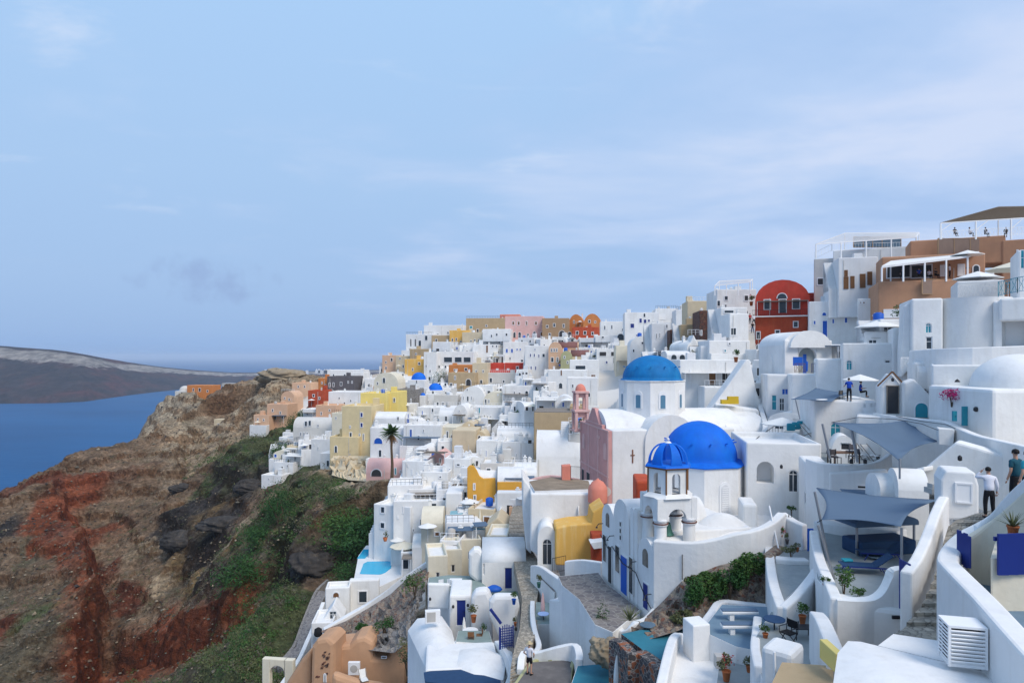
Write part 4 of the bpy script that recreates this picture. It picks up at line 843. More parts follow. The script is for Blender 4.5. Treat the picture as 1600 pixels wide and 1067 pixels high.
#OCHRE
HL('large white vaulted hall with smooth flank below the brown windowless block', 838,910,676,760,'white','vaultx',96,-4,7,'',rise=3.4,extra='x')
HL('big brown windowless block with reed parasol on its roof', 834,893,644,696,'tan','plain',104,-6,8,'',roofcol='wood2',extra='x')
HL('small tan house with dark window behind the big brown block', 890,912,634,660,'tan','flat',106,-6,5,'900,650,10,8,k')
HL('white stepped house between brown block and centre terraces, upper', 780,836,648,676,'white','flat',128,-6,6,'790,660,4,7,w;806,661,4,6,w;824,664,5,7,w',extra='ac')
HL('white stepped house between brown block and centre terraces, lower', 776,834,668,698,'white','vaultx',120,-6,6,'786,687,3,8,w;792,688,3,8,w;820,690,8,6,k',extra='r',rise=1.6)
HL('white small vaulted house beside the parasol on the brown block', 836,872,620,646,'white','flat',118,-6,5,'846,637,9,8,k;864,632,4,8,b',extra='ac')
HL('white small house with pointed blue gate right of the parasol on the brown block', 868,896,618,642,'white','vault',116,-6,5,'880,632,5,9,b',rise=1.6)
HL('beige low house with slanted roof left of the stepped cobbled lane', 758,796,808,846,'beige','gable',78,-4,5,'770,829,5,12,k',rise=1.2)
HL('white pyramid-roofed house behind the beige low house', 762,800,795,822,'white','gable',82,-4,5,'',rise=2.0)
HL('cream plain cube left of the stepped cobbled lane', 760,794,836,866,'cream','flat',72,-4,5,'')
# --- white roofs behind and right of the rear church
HL('white house with purple shuttered door behind the rear blue dome', 1062,1160,562,610,'white','flat',92,-4,7,'1113,591,13,20,dD;1079,585,3,17,kA',extra='')
HL('white block right behind the drum of the rear blue dome', 1100,1150,604,640,'white','plain',88,-4,5,'')
HL('small round white chapel with a blue dome, the upper of the small blue domes', 638,664,582,606,'white','dome',178,-6,4.4,'651,596,3,5,wA',cat='chapel',name='chapel',roofcol='dome')
HL('small white chapel with a blue dome, the lower right of the small blue domes', 665,690,599,626,'white','dome',170,-6,4.2,'',cat='chapel',name='chapel',roofcol='dome')
HL('tiny blue domed turret on the white chapel left of the pale grey block', 655,664,614,624,'white','dome',166,-6,1.6,'',cat='turret',name='turret',roofcol='dome')
HL('orange roofless ruin alone on the headland above the sea', 292,331,602,617,'orange','plain',341,-8,8,'302,609,3,5,k;312,609,4,6,k;324,611,3,4,w',base=6,extra='x')
HL('small pale domed chapel at the very edge of the headland', 273,293,603,620,'lgrey','dome',343,-8,6,'283,614,2,4,k',cat='chapel',name='chapel',base=8,extra='x')
HL('low ruined stone wall house on top of the headland right of the orange ruin', 346,372,599,606,'grey','plain',330,-8,5,'',base=6,extra='x')
HL('small ruined stone hut lower on the headland cliff', 334,352,655,672,'beige','plain',292,-8,4,'341,664,3,5,k',base=6,extra='x')
_r = random.Random(5)
for _k in range(14):
    _u = _r.uniform(405, 560) if _k > 4 else _r.uniform(470, 520); _p = P(_u, _r.uniform(579.5, 581.5), 3560); q = MB(); _w = _r.uniform(5, 14)
    q.box(-_w,_w,-6,6,-12,_r.uniform(4,8)); q.box(-_w*.4,_w*.3,-5,5,-2,_r.uniform(8,11))
    tag(q.build('distant_house', 'white', loc=_p), 'tiny white building on the far low shore', 'house', 'tiny white buildings on the far shore')
# ---------------------------------------------------------------- builders for the nearer things
def rect(u0, u1, vt, vb, d): RECTS.append((u0, u1, vt, vb, d))
def wall(name, label, pts, th=.35, zb=None, hgt=None, col='white', cap=None, cat='wall', group=None, bevel=.07, smooth=3):
    """free-standing wall: pts are points (u, v, distance) along its top; foot at zb or hgt below the top"""
    T = [P(*p) for p in pts]
    if smooth:
        out = []
        for i in range(len(T)-1):
            p0 = T[max(i-1,0)]; p1 = T[i]; p2 = T[i+1]; p3 = T[min(i+2,len(T)-1)]
            for k in range(smooth):
                t_ = k/smooth; out.append(.5*((2*p1)+(p2-p0)*t_+(2*p0-5*p1+4*p2-p3)*t_*t_+(3*p1-p0-3*p2+p3)*t_**3))
        out.append(T[-1]); T = out
    b = MB(); c = MB(); A = []; B = []
    for i, p in enumerate(T):
        dr = (T[min(i+1,len(T)-1)]-T[max(i-1,0)]); dr.z = 0; dr.normalize(); n = Vector((-dr.y, dr.x, 0))*th/2; A.append(p+n); B.append(p-n)
    for p in T: CARVE.append((p.x, p.y, p.z-.9, .8))
    n = len(T); bot = lambda p: (p.z-hgt) if hgt else zb
    vs = [tuple(p) for p in A]+[tuple(p) for p in B]+[(p.x,p.y,bot(p)) for p in A]+[(p.x,p.y,bot(p)) for p in B]
    fs = []
    for i in range(n-1): fs += [(i+1,i,n+i,n+i+1), (i,i+1,2*n+i+1,2*n+i), (n+i+1,n+i,3*n+i,3*n+i+1), (2*n+i,2*n+i+1,3*n+i+1,3*n+i)]
    fs += [(0,2*n,3*n,n), (n-1,2*n-1,4*n-1,3*n-1)]
    b.add(vs, fs)
    o = b.build(name, col, org=(T[0].x, T[0].y, bot(T[0])), bevel=bevel); tag(o, label, cat, group)
    if cap:
        q = MB(); e = .05
        for i in range(n-1):
            a0, a1, b0, b1 = A[i]+(A[i]-B[i])*.12, A[i+1]+(A[i+1]-B[i+1])*.12, B[i]-(A[i]-B[i])*.12, B[i+1]-(A[i+1]-B[i+1])*.12
            v = [a0,a1,b1,b0]; up = Vector((0,0,.09)); w_ = [x+Vector((0,0,.004)) for x in v]+[x+up for x in v]
            q.add([x-o.location for x in w_], [(0,1,2,3),(7,6,5,4),(0,4,5,1),(1,5,6,2),(2,6,7,3),(3,7,4,0)])
        q.build('coping', cap, o)
    return o
def slab(name, label, px, z, zb, top='floor', side='white', cat='terrace', rim=0, rimh=.0, bevel=.06, kind=None, group=None):
    """terrace or roof traced on a level plane: px are (u, v) outline corners at height z"""
    pts = [G(u, v, z) for u, v in px]; c = sum(pts, Vector())/len(pts)
    b = MB(); b.prism([(p.x,p.y) for p in pts], zb, z)
    for p in pts+[c]: CARVE.append((p.x, p.y, z-.3, 1.5))
    o = b.build(name, side, org=(c.x,c.y,zb), bevel=bevel)
    if kind: tag(o, kind=kind)
    else: tag(o, label, cat, group)
    if top and top != side:
        f = MB(); sc = .985; f.prism([(c.x+(p.x-c.x)*sc, c.y+(p.y-c.y)*sc) for p in pts], z+.004-.05, z+.012)
        f.v = [(x-o.location.x,y-o.location.y,zz-o.location.z) for x,y,zz in f.v]; f.build('floor', top, o)
    return o
def at_root(mb, root, name, m, **k):
    L_ = root.location; mb.v = [(x-L_.x, y-L_.y, z-L_.z) for x,y,z in mb.v]; return mb.build(name, m, root, **k)
def sail(label, cs, sag=.35, edge=.12, n=14, posts=(), col='sail', name='sail_shade'):
    cs = [P(*c) for c in cs]; c0 = sum(cs, Vector())/4; A, B, D, E = cs      # around the outline
    vs = []
    for i in range(n+1):
        for j in range(n+1):
            s, t_ = i/n, j/n
            p = A*(1-s)*(1-t_)+B*s*(1-t_)+D*s*t_+E*(1-s)*t_
            # edges pulled towards the middle
            pull = edge*(4*s*(1-s)*abs(1-2*t_)**2+4*t_*(1-t_)*abs(1-2*s)**2)
            p = p+(c0-p)*pull; p = p-Vector((0,0,sag*math.sin(math.pi*s)*math.sin(math.pi*t_))); vs.append(p)
    q = MB(); q.add(vs, [(i*(n+1)+j, (i+1)*(n+1)+j, (i+1)*(n+1)+j+1, i*(n+1)+j+1) for i in range(n) for j in range(n)], 0, True)
    root = empty(name, c0, 0, label, 'sun sail')
    o = at_root(q, root, 'canvas', col); sm = o.modifiers.new('thick', 'SOLIDIFY'); sm.thickness = .015
    for (u, v, d, v2, r) in posts:
        q = MB(); q.tube([P(u[0], v, d), P(u[1], v2, d)], r, 10); at_root(q, root, 'post', 'steel')
    return root
def leaves(n, rx, ry, rz, size, seed=0, clump=7, ctr=(0,0,0), low=-.2):
    """loose crown of leaf faces gathered in clumps"""
    rnd = random.Random(seed); q = MB(); cl = []
    for _ in range(clump):
        th = rnd.uniform(0, 2*math.pi); ph = math.asin(rnd.uniform(low, 1)); r = rnd.uniform(.35, .8)
        cl.append((r*math.cos(th)*math.cos(ph), r*math.sin(th)*math.cos(ph), r*math.sin(ph), rnd.uniform(.28, .5)))
    vs = []; fs = []
    for i in range(n):
        c = cl[rnd.randrange(clump)]; a = Vector((rnd.gauss(0,1), rnd.gauss(0,1), rnd.gauss(0,1))).normalized()*c[3]*rnd.uniform(.6,1.08)
        p = Vector(((c[0]+a.x)*rx+ctr[0], (c[1]+a.y)*ry+ctr[1], (c[2]+a.z)*rz+ctr[2]))
        d1 = Vector((rnd.gauss(0,1), rnd.gauss(0,1), rnd.gauss(0,.6))).normalized(); d2 = d1.cross(Vector((rnd.gauss(0,1), rnd.gauss(0,1), rnd.gauss(0,1)))).normalized()
        s = size*rnd.uniform(.6,1.4); o = len(vs)
        vs += [p-d1*s, p+d2*s*.45, p+d1*s, p-d2*s*.45]; fs.append((o,o+1,o+2,o+3))
    q.add(vs, fs); return q
def bush(label, u, v, d, w, h, col='leafd', n=900, size=None, seed=0, cat='bush', group=None, name='bush', stem=True, dz=0):
    p = P(u, v, d)
    if d > 95 and 'hill_z' in globals(): p.z = min(p.z, hill_z(p.x, p.y)+.1)
    root = empty(name, p, 0, label, cat, group)
    q = leaves(n, w/2, w/2*.9, h*.62, size or max(.05, w*.045), seed, max(6, int(w*4)), (0,0,h*.38)); q.build('crown', col, root)
    if stem:
        s = MB(); rnd = random.Random(seed+5)
        for _ in range(4): s.tube([(0,0,-.3-dz),(rnd.uniform(-.1,.1)*w,rnd.uniform(-.1,.1)*w,h*.25),(rnd.uniform(-.3,.3)*w,rnd.uniform(-.3,.3)*w,h*.6)], [.03*w,.02*w,.008*w], 5)
        s.build('trunk', 'trunk', root)
    return root
def blades(n, ln, wd, seed=0, droop=.5, up=.9):
    rnd = random.Random(seed); q = MB()
    for i in range(n):
        a = rnd.uniform(0, 2*math.pi); e = rnd.uniform(.25, 1)*up; dr = Vector((math.cos(a)*math.cos(e*1.4), math.sin(a)*math.cos(e*1.4), math.sin(e*1.4)))
        sd = Vector((-math.sin(a), math.cos(a), 0)); l = ln*rnd.uniform(.7,1.1); pr = None
        for k in range(4):
            t_ = k/3; c = dr*l*t_-Vector((0,0,droop*l*t_*t_*.35)); ww = wd*(1-t_**2*.95)
            cur = (c-sd*ww/2, c+sd*ww/2)
            if pr: q.add([pr[0], pr[1], cur[1], cur[0]], [(0,1,2,3)])
            pr = cur
    return q
def pot_plant(label, u, v, d, s=1.0, kind='leaf', potcol='terra', ph=.4, seed=1, group=None, pot=True, flowers=None):
    """v is the row of the pot's foot"""
    p = P(u, v, d); root = empty('potted_plant', p, 0, label, 'plant', group)
    q = MB(); q.lathe((0,0,0), [(.10*s,0),(.12*s,.02),(.17*s,ph*s),(.19*s,ph*s),(.19*s,ph*s+.04),(.16*s,ph*s+.04),(.15*s,ph*s-.03)], 14)
    if pot: q.build('pot', potcol, root)
    if kind == 'blades': q = blades(34, .75*s, .05*s, seed); q.v = [(x,y,z+ph*s) for x,y,z in q.v]; q.build('foliage', 'leafo', root)
    else: q = leaves(260, .34*s, .34*s, .42*s, .06*s, seed, 8, (0,0,(ph+.32)*s)); q.build('foliage', kind, root)
    if flowers: q = leaves(70, .34*s, .34*s, .42*s, .05*s, seed+9, 5, (0,-.08*s,(ph+.38)*s)); q.build('blossom', flowers, root)
    return root
def parasol(label, u, v, d, w, h=2.4, open_=True, col='canvas', vb=None, group=None, poly=8):
    """v: row of the canopy's top"""
    p = P(u, v, d); root = empty('parasol', p-Vector((0,0,h)), 0, label, 'parasol', group)
    q = MB(); q.tube([(0,0,0),(0,0,h-.02)], .03, 8); q.build('pole', 'frame', root)
    q = MB()
    if open_:
        n = poly; q.lathe((0,0,h), [(w/2, -w*.16-.06),(w/2,-w*.16),(w*.25,-w*.075),(.04,0)], n, sm=False, rot=.3)
        q2 = MB()
        for k in range(n): a = .3+2*math.pi*k/n; q2.bar((0,0,h-.12), (w*.46*math.cos(a), w*.46*math.sin(a), h-w*.16), .025)
        q2.build('rib', 'wood2', root)
    else: q.lathe((0,0,0), [(.07,h*.28),(.17,h*.34),(.16,h*.6),(.10,h*.85),(.03,h)], 9)
    q.build('canopy', col, root)
    q = MB(); q.lathe((0,0,0), [(.25,0),(.25,.06),(.06,.10)], 12); q.build('base', 'concrete', root)
    return root
def table(label, u, v, d, r=.4, h=.72, top='frame', leg='iron', sq=False, rz=0):
    p = P(u, v, d); root = empty('table', p-Vector((0,0,h)), rz, label, 'table')
    q = MB()
    if sq: q.box(-r, r, -r*.6, r*.6, h-.04, h)
    else: q.lathe((0,0,h-.04), [(r,0),(r,.035),(r-.01,.04)], 24)
    q.build('tabletop', top, root)
    if sq:
        for sx in (-1,1):
            for sy in (-1,1): q = MB(); q.box(sx*(r-.06)-.03, sx*(r-.06)+.03, sy*(r*.6-.06)-.03, sy*(r*.6-.06)+.03, 0, h-.045); q.build('leg', leg, root)
    else: q = MB(); q.tube([(0,0,0),(0,0,h-.045)], .03, 8); q.lathe((0,0,0), [(.2,0),(.2,.03),(.04,.06)], 12); q.build('pedestal', leg, root)
    return root
def chair(label, u, v, d, rz=0, col='black', fr='iron', director=False, s=1.0, group=None):
    """v: row of the feet"""
    p = P(u, v, d); root = empty('director_chair' if director else 'chair', p, R(rz), label, 'chair', group); root.scale = (s,s,s)
    q = MB(); q.box(-.23,.23,-.22,.22,.43,.46); q.build('seat', col, root)
    q = MB(); q.obox((0,.24,.72), (.23,0,0), (0,.012,.003), (0,-.03,.16)); q.build('backrest', col, root)
    if director:
        for sx in (-1,1):
            q = MB(); q.bar((sx*.24,-.22,0),(sx*.24,.22,.44),.025); q.bar((sx*.24,.22,0),(sx*.24,-.22,.44),.025); q.bar((sx*.24,-.24,.01),(sx*.24,.24,.01),.025); q.build('leg', fr, root)
            q = MB(); q.bar((sx*.25,-.2,.44),(sx*.25,-.2,.64),.022); q.bar((sx*.25,-.24,.65),(sx*.25,.24,.65),.04,.02); q.bar((sx*.25,.21,.44),(sx*.25,.25,.9),.022); q.build('armrest', fr, root)
    else:
        for sx in (-1,1):
            for sy in (-1,1): q = MB(); q.bar((sx*.21,sy*.2,0),(sx*.21,sy*.2,.43 if sy < 0 else .9),.03); q.build('leg', fr, root)
    return root
def railing(label, pts, h=.9, col='iron', step=.14, cat='railing', posts=True, t=.018, cross=False):
    T = [P(*p) for p in pts]; o = T[0].copy(); q = MB()
    for a, b in zip(T, T[1:]):
        a = a-o; b = b-o; l = (b-a).length; n = max(1, int(l/step)); up = Vector((0,0,h))
        q.bar(a+up, b+up, .04); q.bar(a+up*.1, b+up*.1, .03)
        for k in range(n+1):
            c = a+(b-a)*k/n; q.bar(c+(up*.1 if 0 < k < n else Vector()), c+up, t if 0 < k < n else t*2)
        if cross:
            m = max(1, int(l/.45))
            for k in range(m):
                c0 = a+(b-a)*k/m; c1 = a+(b-a)*(k+1)/m; q.bar(c0+up*.1, c1+up, t); q.bar(c1+up*.1, c0+up, t)
    o_ = q.build('railing', col, loc=o); tag(o_, label, cat); return o_
def rock(label, u, v, d, w, h, col='rock', seed=1, dep=None):
    p = P(u, v, d)
    if d > 90: p.z = hill_z(p.x, p.y)+h*.05
    q = MB(); n = 64; m = 40; rs = random.Random(seed); ox, oy = rs.uniform(0,90), rs.uniform(0,90); vs = []
    for j in range(m+1):
        for i in range(n):
            th = 2*math.pi*i/n; ph = -math.pi/2+math.pi*j/m; x, y, z = math.cos(ph)*math.cos(th), math.cos(ph)*math.sin(th), math.sin(ph)
            vs.append((x, y, z))
    A = np.array(vs); r = .95+.38*fbm(A[:,0]*1.1+ox+A[:,2], A[:,1]*1.1+oy-A[:,2]*1.4, .9, 5)+.2*ridged(A[:,0]*1.7+oy+A[:,2]*.3, A[:,1]*1.7+A[:,2]*2, .6, 6)
    A = A*r[:,None]*np.array([w/2,(dep or w)/2,h/2]); vs = [tuple(a) for a in A.tolist()]
    q.add(vs, [(j*n+i, j*n+(i+1)%n, (j+1)*n+(i+1)%n, (j+1)*n+i) for j in range(m) for i in range(n)], 0, True)
    return tag(q.build('rock', col, loc=p), label, 'rock')
# ---- people
def skin_mesh(name, chains, mt, parent, sub=1):
    """chains: list of (points, radii, links) grown into one skin surface; first vertex of each chain is its root"""
    vs = []; es = []; rr = []; roots = []
    for pts_, rad, links in chains:
        o = len(vs); roots.append(o); vs += [tuple(p) for p in pts_]; rr += rad; es += [(a+o, b+o) for a, b in links]
    me = bpy.data.meshes.new(name); me.from_pydata(vs, es, []); me.materials.append(M(mt))
    ob = bpy.data.objects.new(name, me); C.objects.link(ob); ob.parent = parent
    sk = ob.modifiers.new('skin', 'SKIN'); sk.use_smooth_shade = True; sk.branch_smoothing = .6
    for i, r_ in enumerate(rr): me.skin_vertices[0].data[i].radius = (r_, r_) if not isinstance(r_, tuple) else r_
    for i in roots: me.skin_vertices[0].data[i].use_root = True
    sb = ob.modifiers.new('sub', 'SUBSURF'); sb.levels = sub; sb.render_levels = sub
    return ob
def person(label, u, v, d, h=1.75, rz=0, pose='stand', top='shirtw', bottom='black', shorts=False, sleeves=1, hat=None, lean=0.0, detail=True, vhead=False, sit=False, group=None):
    """v: row of the feet. faces local -y (towards the camera at rz = 0)"""
    k = h/1.75; foot = P(u, v, d); root = empty('person', foot, R(rz), label, 'person', group); root.scale = (k,k,k)
    V = Vector; ln = lean
    pel = V((0,0,.95)); 
    if sit: pel = V((0,.0,.50))
    ch = pel+V((0,-ln*.30,.30)); nk = pel+V((0,-ln*.55,.55)); hd = pel+V((0,-ln*.62-.01,.66)); tp = pel+V((0,-ln*.66-.01,.76))
    J = [pel, pel+V((0,-ln*.12,.14)), ch, nk, nk+V((0,-.01,.06)), hd, tp]; RR = [(.10,.075),(.09,.07),(.12,.08),(.06,.06),(.052,.055),(.078,.095),(.062,.075)]; E = [(0,1),(1,2),(2,3),(3,4),(4,5),(5,6)]
    def add(p, r_, f): J.append(V(p)); RR.append(r_); E.append((f, len(J)-1)); return len(J)-1
    def addn(p, r_, f): return add(p, r_, f)
    arms = {}
    for s in (-1, 1):
        sh = addn(ch+V((s*.18,0,.14)), .05, 2)
        if pose == 'phone' and s > 0: el, ha = ch+V((.34,-.16,.10)), ch+V((.16,-.12,.34))
        elif pose == 'lean' : el, ha = ch+V((s*.26,-.14,-.10)), ch+V((s*.30,-.38,-.18))
        elif pose == 'carry' and s > 0: el, ha = ch+V((.30,-.02,.02)), ch+V((.20,-.28,.16))
        elif pose == 'hip': el, ha = ch+V((s*.32,.05,-.12)), ch+V((s*.20,-.12,-.30))
        elif sit: el, ha = ch+V((s*.24,-.08,-.14)), ch+V((s*.14,-.32,-.10))
        else: el, ha = ch+V((s*.25,.03,-.15)), ch+V((s*.26,-.06,-.40))
        e = addn(el, .042, sh); w_ = addn(el+(ha-el)*.88, .030, e); pl = addn(ha+(ha-el).normalized()*.03, .036, w_)
        arms[s] = (ch+V((s*.18,0,.14)), el, ha, (ha-el).normalized())
    legs = {}
    for s in (-1, 1):
        hp = addn(pel+V((s*.095,0,-.08)), .07, 0)
        if sit: kn, an, to = pel+V((s*.12,-.42,-.02)), V((s*.12,-.40,.08)), V((s*.13,-.54,.035))
        elif pose == 'walk': kn, an, to = V((s*.10,-.14*s-.02,.50)), V((s*.10,-.20*s+.05,.09)), V((s*.11,-.20*s-.08,.035))
        else: kn, an, to = V((s*.11,-.03,.50)), V((s*.12,.03,.08)), V((s*.14,-.13,.035))
        a = addn(kn, .056, hp); b_ = addn(an, .038, a); addn(to, .036, b_); legs[s] = (hp, pel+V((s*.095,0,-.08)), kn, an)
    chains = [(J, RR, E)]
    if detail:
        for s in (-1, 1):
            ha, dr = arms[s][2], arms[s][3]; sd = dr.cross(V((0,0,1))); sd = sd.normalized() if sd.length > .1 else V((1,0,0)); dn = V((0,0,-1))
            for i, l in enumerate((.072,.082,.076,.060)):
                b0 = ha+dr*.055+sd*(i-1.5)*.019; chains.append(([b0, b0+dr*l*.5, b0+dr*l*.85+dn*.018], [.009,.0085,.0075], [(0,1),(1,2)]))
            b0 = ha+dr*.01+sd*.032; chains.append(([b0, b0+sd*.022+dr*.022, b0+sd*.028+dr*.05], [.010,.009,.008], [(0,1),(1,2)]))
        f = hd+V((0,-.105,-.005)); chains.append(([f+V((0,.02,.02)), f+V((0,-.008,-.012))], [.010,.013], [(0,1)]))
        for s in (-1,1): e_ = hd+V((s*.082,.0,0)); chains.append(([e_+V((0,0,.02)), e_+V((0,0,-.02))], [.013,.011], [(0,1)]))
    body = skin_mesh('body', chains, 'skin', root, 2)
    # shirt
    SJ = [pel+V((0,0,-.07)), pel+V((0,-ln*.12,.14)), ch, ch+V((0,-ln*.1,.15)), nk+V((0,0,-.01))]; SR = [(.19,.15),(.175,.14),(.20,.15),(.165,.115),(.075,.075)]; SE = [(0,1),(1,2),(2,3),(3,4)]
    for s in (-1, 1):
        a0, el, ha, dr = arms[s]; SJ.append(a0); SR.append(.08); SE.append((2 if False else 3, len(SJ)-1)); i0 = len(SJ)-1
        mid = a0+(el-a0)*.75; SJ.append(mid); SR.append(.063); SE.append((i0, len(SJ)-1))
        if sleeves > 1: SJ.append(el); SR.append(.056); SE.append((len(SJ)-2, len(SJ)-1)); SJ.append(el+(ha-el)*.8); SR.append(.042); SE.append((len(SJ)-2, len(SJ)-1))
    skin_mesh('shirt', [(SJ, SR, SE)], top, root, 1)
    TJ = [pel+V((0,0,.08)), pel+V((0,0,-.06))]; TR = [(.165,.13),(.18,.14)]; TE = [(0,1)]
    for s in (-1, 1):
        hp, h0, kn, an = legs[s]; TJ.append(h0+V((0,0,-.04))); TR.append(.108); TE.append((1, len(TJ)-1))
        if shorts: TJ.append(h0+(kn-h0)*.8); TR.append(.088); TE.append((len(TJ)-2, len(TJ)-1))
        else:
            TJ.append(kn); TR.append(.076); TE.append((len(TJ)-2, len(TJ)-1)); TJ.append(kn+(an-kn)*.95); TR.append(.058); TE.append((len(TJ)-2, len(TJ)-1))
    skin_mesh('shorts' if shorts else 'trousers', [(TJ, TR, TE)], bottom, root, 1)
    q = MB(); c = hd+V((0,.012,.028)); q.lathe(tuple(c), [(.088,-.035),(.098,.0),(.094,.04),(.07,.08),(.03,.1),(.005,.105)], 14, sq=(.92,1.08)); q.build('hair', 'hair', root)
    if hat: q = MB(); c = hd+V((0,0,.055)); q.lathe(tuple(c), [(.19,0),(.19,.012),(.105,.02),(.10,.09),(.06,.12),(.01,.125)], 18); q.build('hat', hat, root)
    q = MB()
    for s in (-1, 1):
        an = legs[s][3]; q.box(an.x-.045, an.x+.045, an.y-.19, an.y+.05, -.01 if not sit else 0, .07)
    q.build('shoes', 'black', root, bevel=.015)
    return root
# ---------------------------------------------------------------- pink church with the rear blue dome
def octo(q, c, r, z0, z1, mi=0, rot=R(22.5), n=8): q.lathe((c[0],c[1],0), [(r,z0),(r,z1)], n, mi, False, rot)
def dome_prof(r, h, z0, pw=1.0): return [(r*math.cos(R(a)), z0+h*math.sin(R(a))**pw) for a in range(0, 90, 6)]+[(.04, z0+h)]
root = empty('church', (9.34, 66, -20), R(8.9), 'white church with rose-pink front, cerulean blue dome on an eight-sided drum', 'church')
zc = -7.2+20
q = MB(); q.box(.35, 13, 0, 10.7, -2, zc); q.build('nave', 'white', root, bevel=.12)
q = MB(); q.box(0, .34, -.02, 10.72, -2, zc-.05); q.box(-.02,.345,2.2,8.5,zc-.1,zc+.3)
# pediment
q.add([(0,3.3,zc+.25),(0,7.6,zc+.25),(0,6.0,zc+1.75),(0,5.0,zc+1.75),(.45,3.3,zc+.25),(.45,7.6,zc+.25),(.45,6.0,zc+1.75),(.45,5.0,zc+1.75)], [(0,3,2,1),(4,5,6,7),(0,4,7,3),(3,7,6,2),(2,6,5,1)])
q.build('facade', 'pinkc', root, bevel=.05)
q = MB(); q.box(-.08, .0, -.1, 10.8, zc-.18, zc-.04); q.box(-.07, 0, -.1, 10.8, zc-4.6, zc-4.48); q.box(-.06,0,3.3,3.55,zc-3.0,zc-.9); q.box(-.06,0,2.9,3.95,zc-1.15,zc-.9)
for y in (.02, 3.4, 7.1, 10.4): q.box(-.05, 0, y, y+.3, -2, zc-.2)
q.box(-.09, 0, -.1, 10.8, zc-7.6, zc-7.45); q.box(-.05, .34, 3.1, 7.8, zc+.22, zc+.3)
q.build('moulding', 'pink', root)
for (y, z, w_, h_, k) in ((1.0,zc-2.2,.9,1.5,'gA'),(9.2,zc-2.2,.8,1.5,'gA'),(2.9,zc-6.3,1.3,2.3,'dA'),(7.2,zc-6.6,1.3,2.6,'dD'),(9.4,zc-6.4,1.0,2.2,'dD')):
    f = MB(); 
    if 'A' in k:
        f.arch(y-w_/2-.12, y+w_/2+.12, -.0, .07, z-h_/2, z+h_/2-w_/2, w_/2+.12)
    else: f.box(y-w_/2-.12, y+w_/2+.12, 0, .07, z-h_/2, z+h_/2+.12)
    f.v = [(-yy, xx, zz) for xx, yy, zz in f.v]; fo = f.build('window' if 'A' in k else 'door', 'pink', root)
    p_ = MB(); p_.box(-.09, -.072, y-w_/2+.05, y+w_/2-.05, z-h_/2, z+h_/2-(w_*.35 if 'A' in k else 0)); p_.build('pane', 'dark' if k[0] == 'd' else 'pink', fo)
q = MB(); q.archx(.36, 14.6, 1.9, 8.8, zc-.5, zc-.1, 1.75); q.build('roof', 'white', root)
q = MB(); q.arch(3.6, 8.9, -.25, 11, -2, zc-1.3, 2.75); q.build('transept', 'white', root, bevel=.08)
q = MB(); q.archx(13.0, 17.4, 1.0, 9.6, -2, zc-1.6, 2.9); q.build('apse', 'white', root, bevel=.08)
for yy in range(0,11,3):
    for xx in range(0,14,4): CARVE.append((9.34+.988*xx-.155*yy, 66+.155*xx+.988*yy, -15.5, 2))
for xx in range(0,8,3):
    for yy in range(0,9,3): CARVE.append((7.98+.975*xx-.22*yy, 38+.22*xx+.975*yy, -14.9, 2))
# drum and dome
dc = (6.34, 5.35); zd = -2.62+20
q = MB(); octo(q, dc, 3.42, zc-.5, zd); dr_ = q.build('drum', 'white', root)
q = MB(); octo(q, dc, 3.52, zd-.001, zd+.09); q.build('cornice', 'white', dr_)
for k in range(8):
    a = R(45*k)+0; nx, ny = math.cos(a), math.sin(a); rr = 3.42*math.cos(R(22.5))
    f = MB(); f.arch(-.42, .42, -rr-.07, -rr+.1, zd-2.75, zd-1.35, .42); p_ = MB(); p_.arch(-.26, .26, -rr-.09, -rr-.071, zd-2.7, zd-1.45, .10)
    for m_ in (f, p_): m_.v = [(dc[0]+x*math.cos(a+math.pi/2)-y*math.sin(a+math.pi/2), dc[1]+x*math.sin(a+math.pi/2)+y*math.cos(a+math.pi/2), z) for x,y,z in m_.v]
    fo = f.build('window', 'frame', dr_); p_.build('pane', 'teal' if False else mat('blue_grey_pane', (.10,.22,.32), rough=.4, bump=0), fo)
q = MB(); q.lathe((dc[0],dc[1],0), [(3.28,zd+.09),(3.2,zd+.2)]+dome_prof(3.05,2.5,zd+.2), 48); do = q.build('dome', 'dome2', root)
for k in range(12):
    a = R(30*k+8); q = MB(); rr = 2.74; q.bar((dc[0]+rr*math.cos(a), dc[1]+rr*math.sin(a), zd+1.45), (dc[0]+(rr+.22)*math.cos(a), dc[1]+(rr+.22)*math.sin(a), zd+1.5), .10); q.build('peg', 'dome2', do)
# iron cross mark on the flank, ledge, drain
q = MB(); q.box(2.35,2.47,-.06,-.002,zc-3.2,zc-1.9); q.box(2.2,2.62,-.05,-.003,zc-2.5,zc-2.4); q.build('wall_anchor', mat('rusty_iron',(.22,.10,.06)), root)
q = MB(); q.box(5.0,6.9,-.45,-.26,zc-1.95,zc-1.8); q.build('ledge', 'white', root, bevel=.03)
rect(907, 1140, 560, 780, 66)
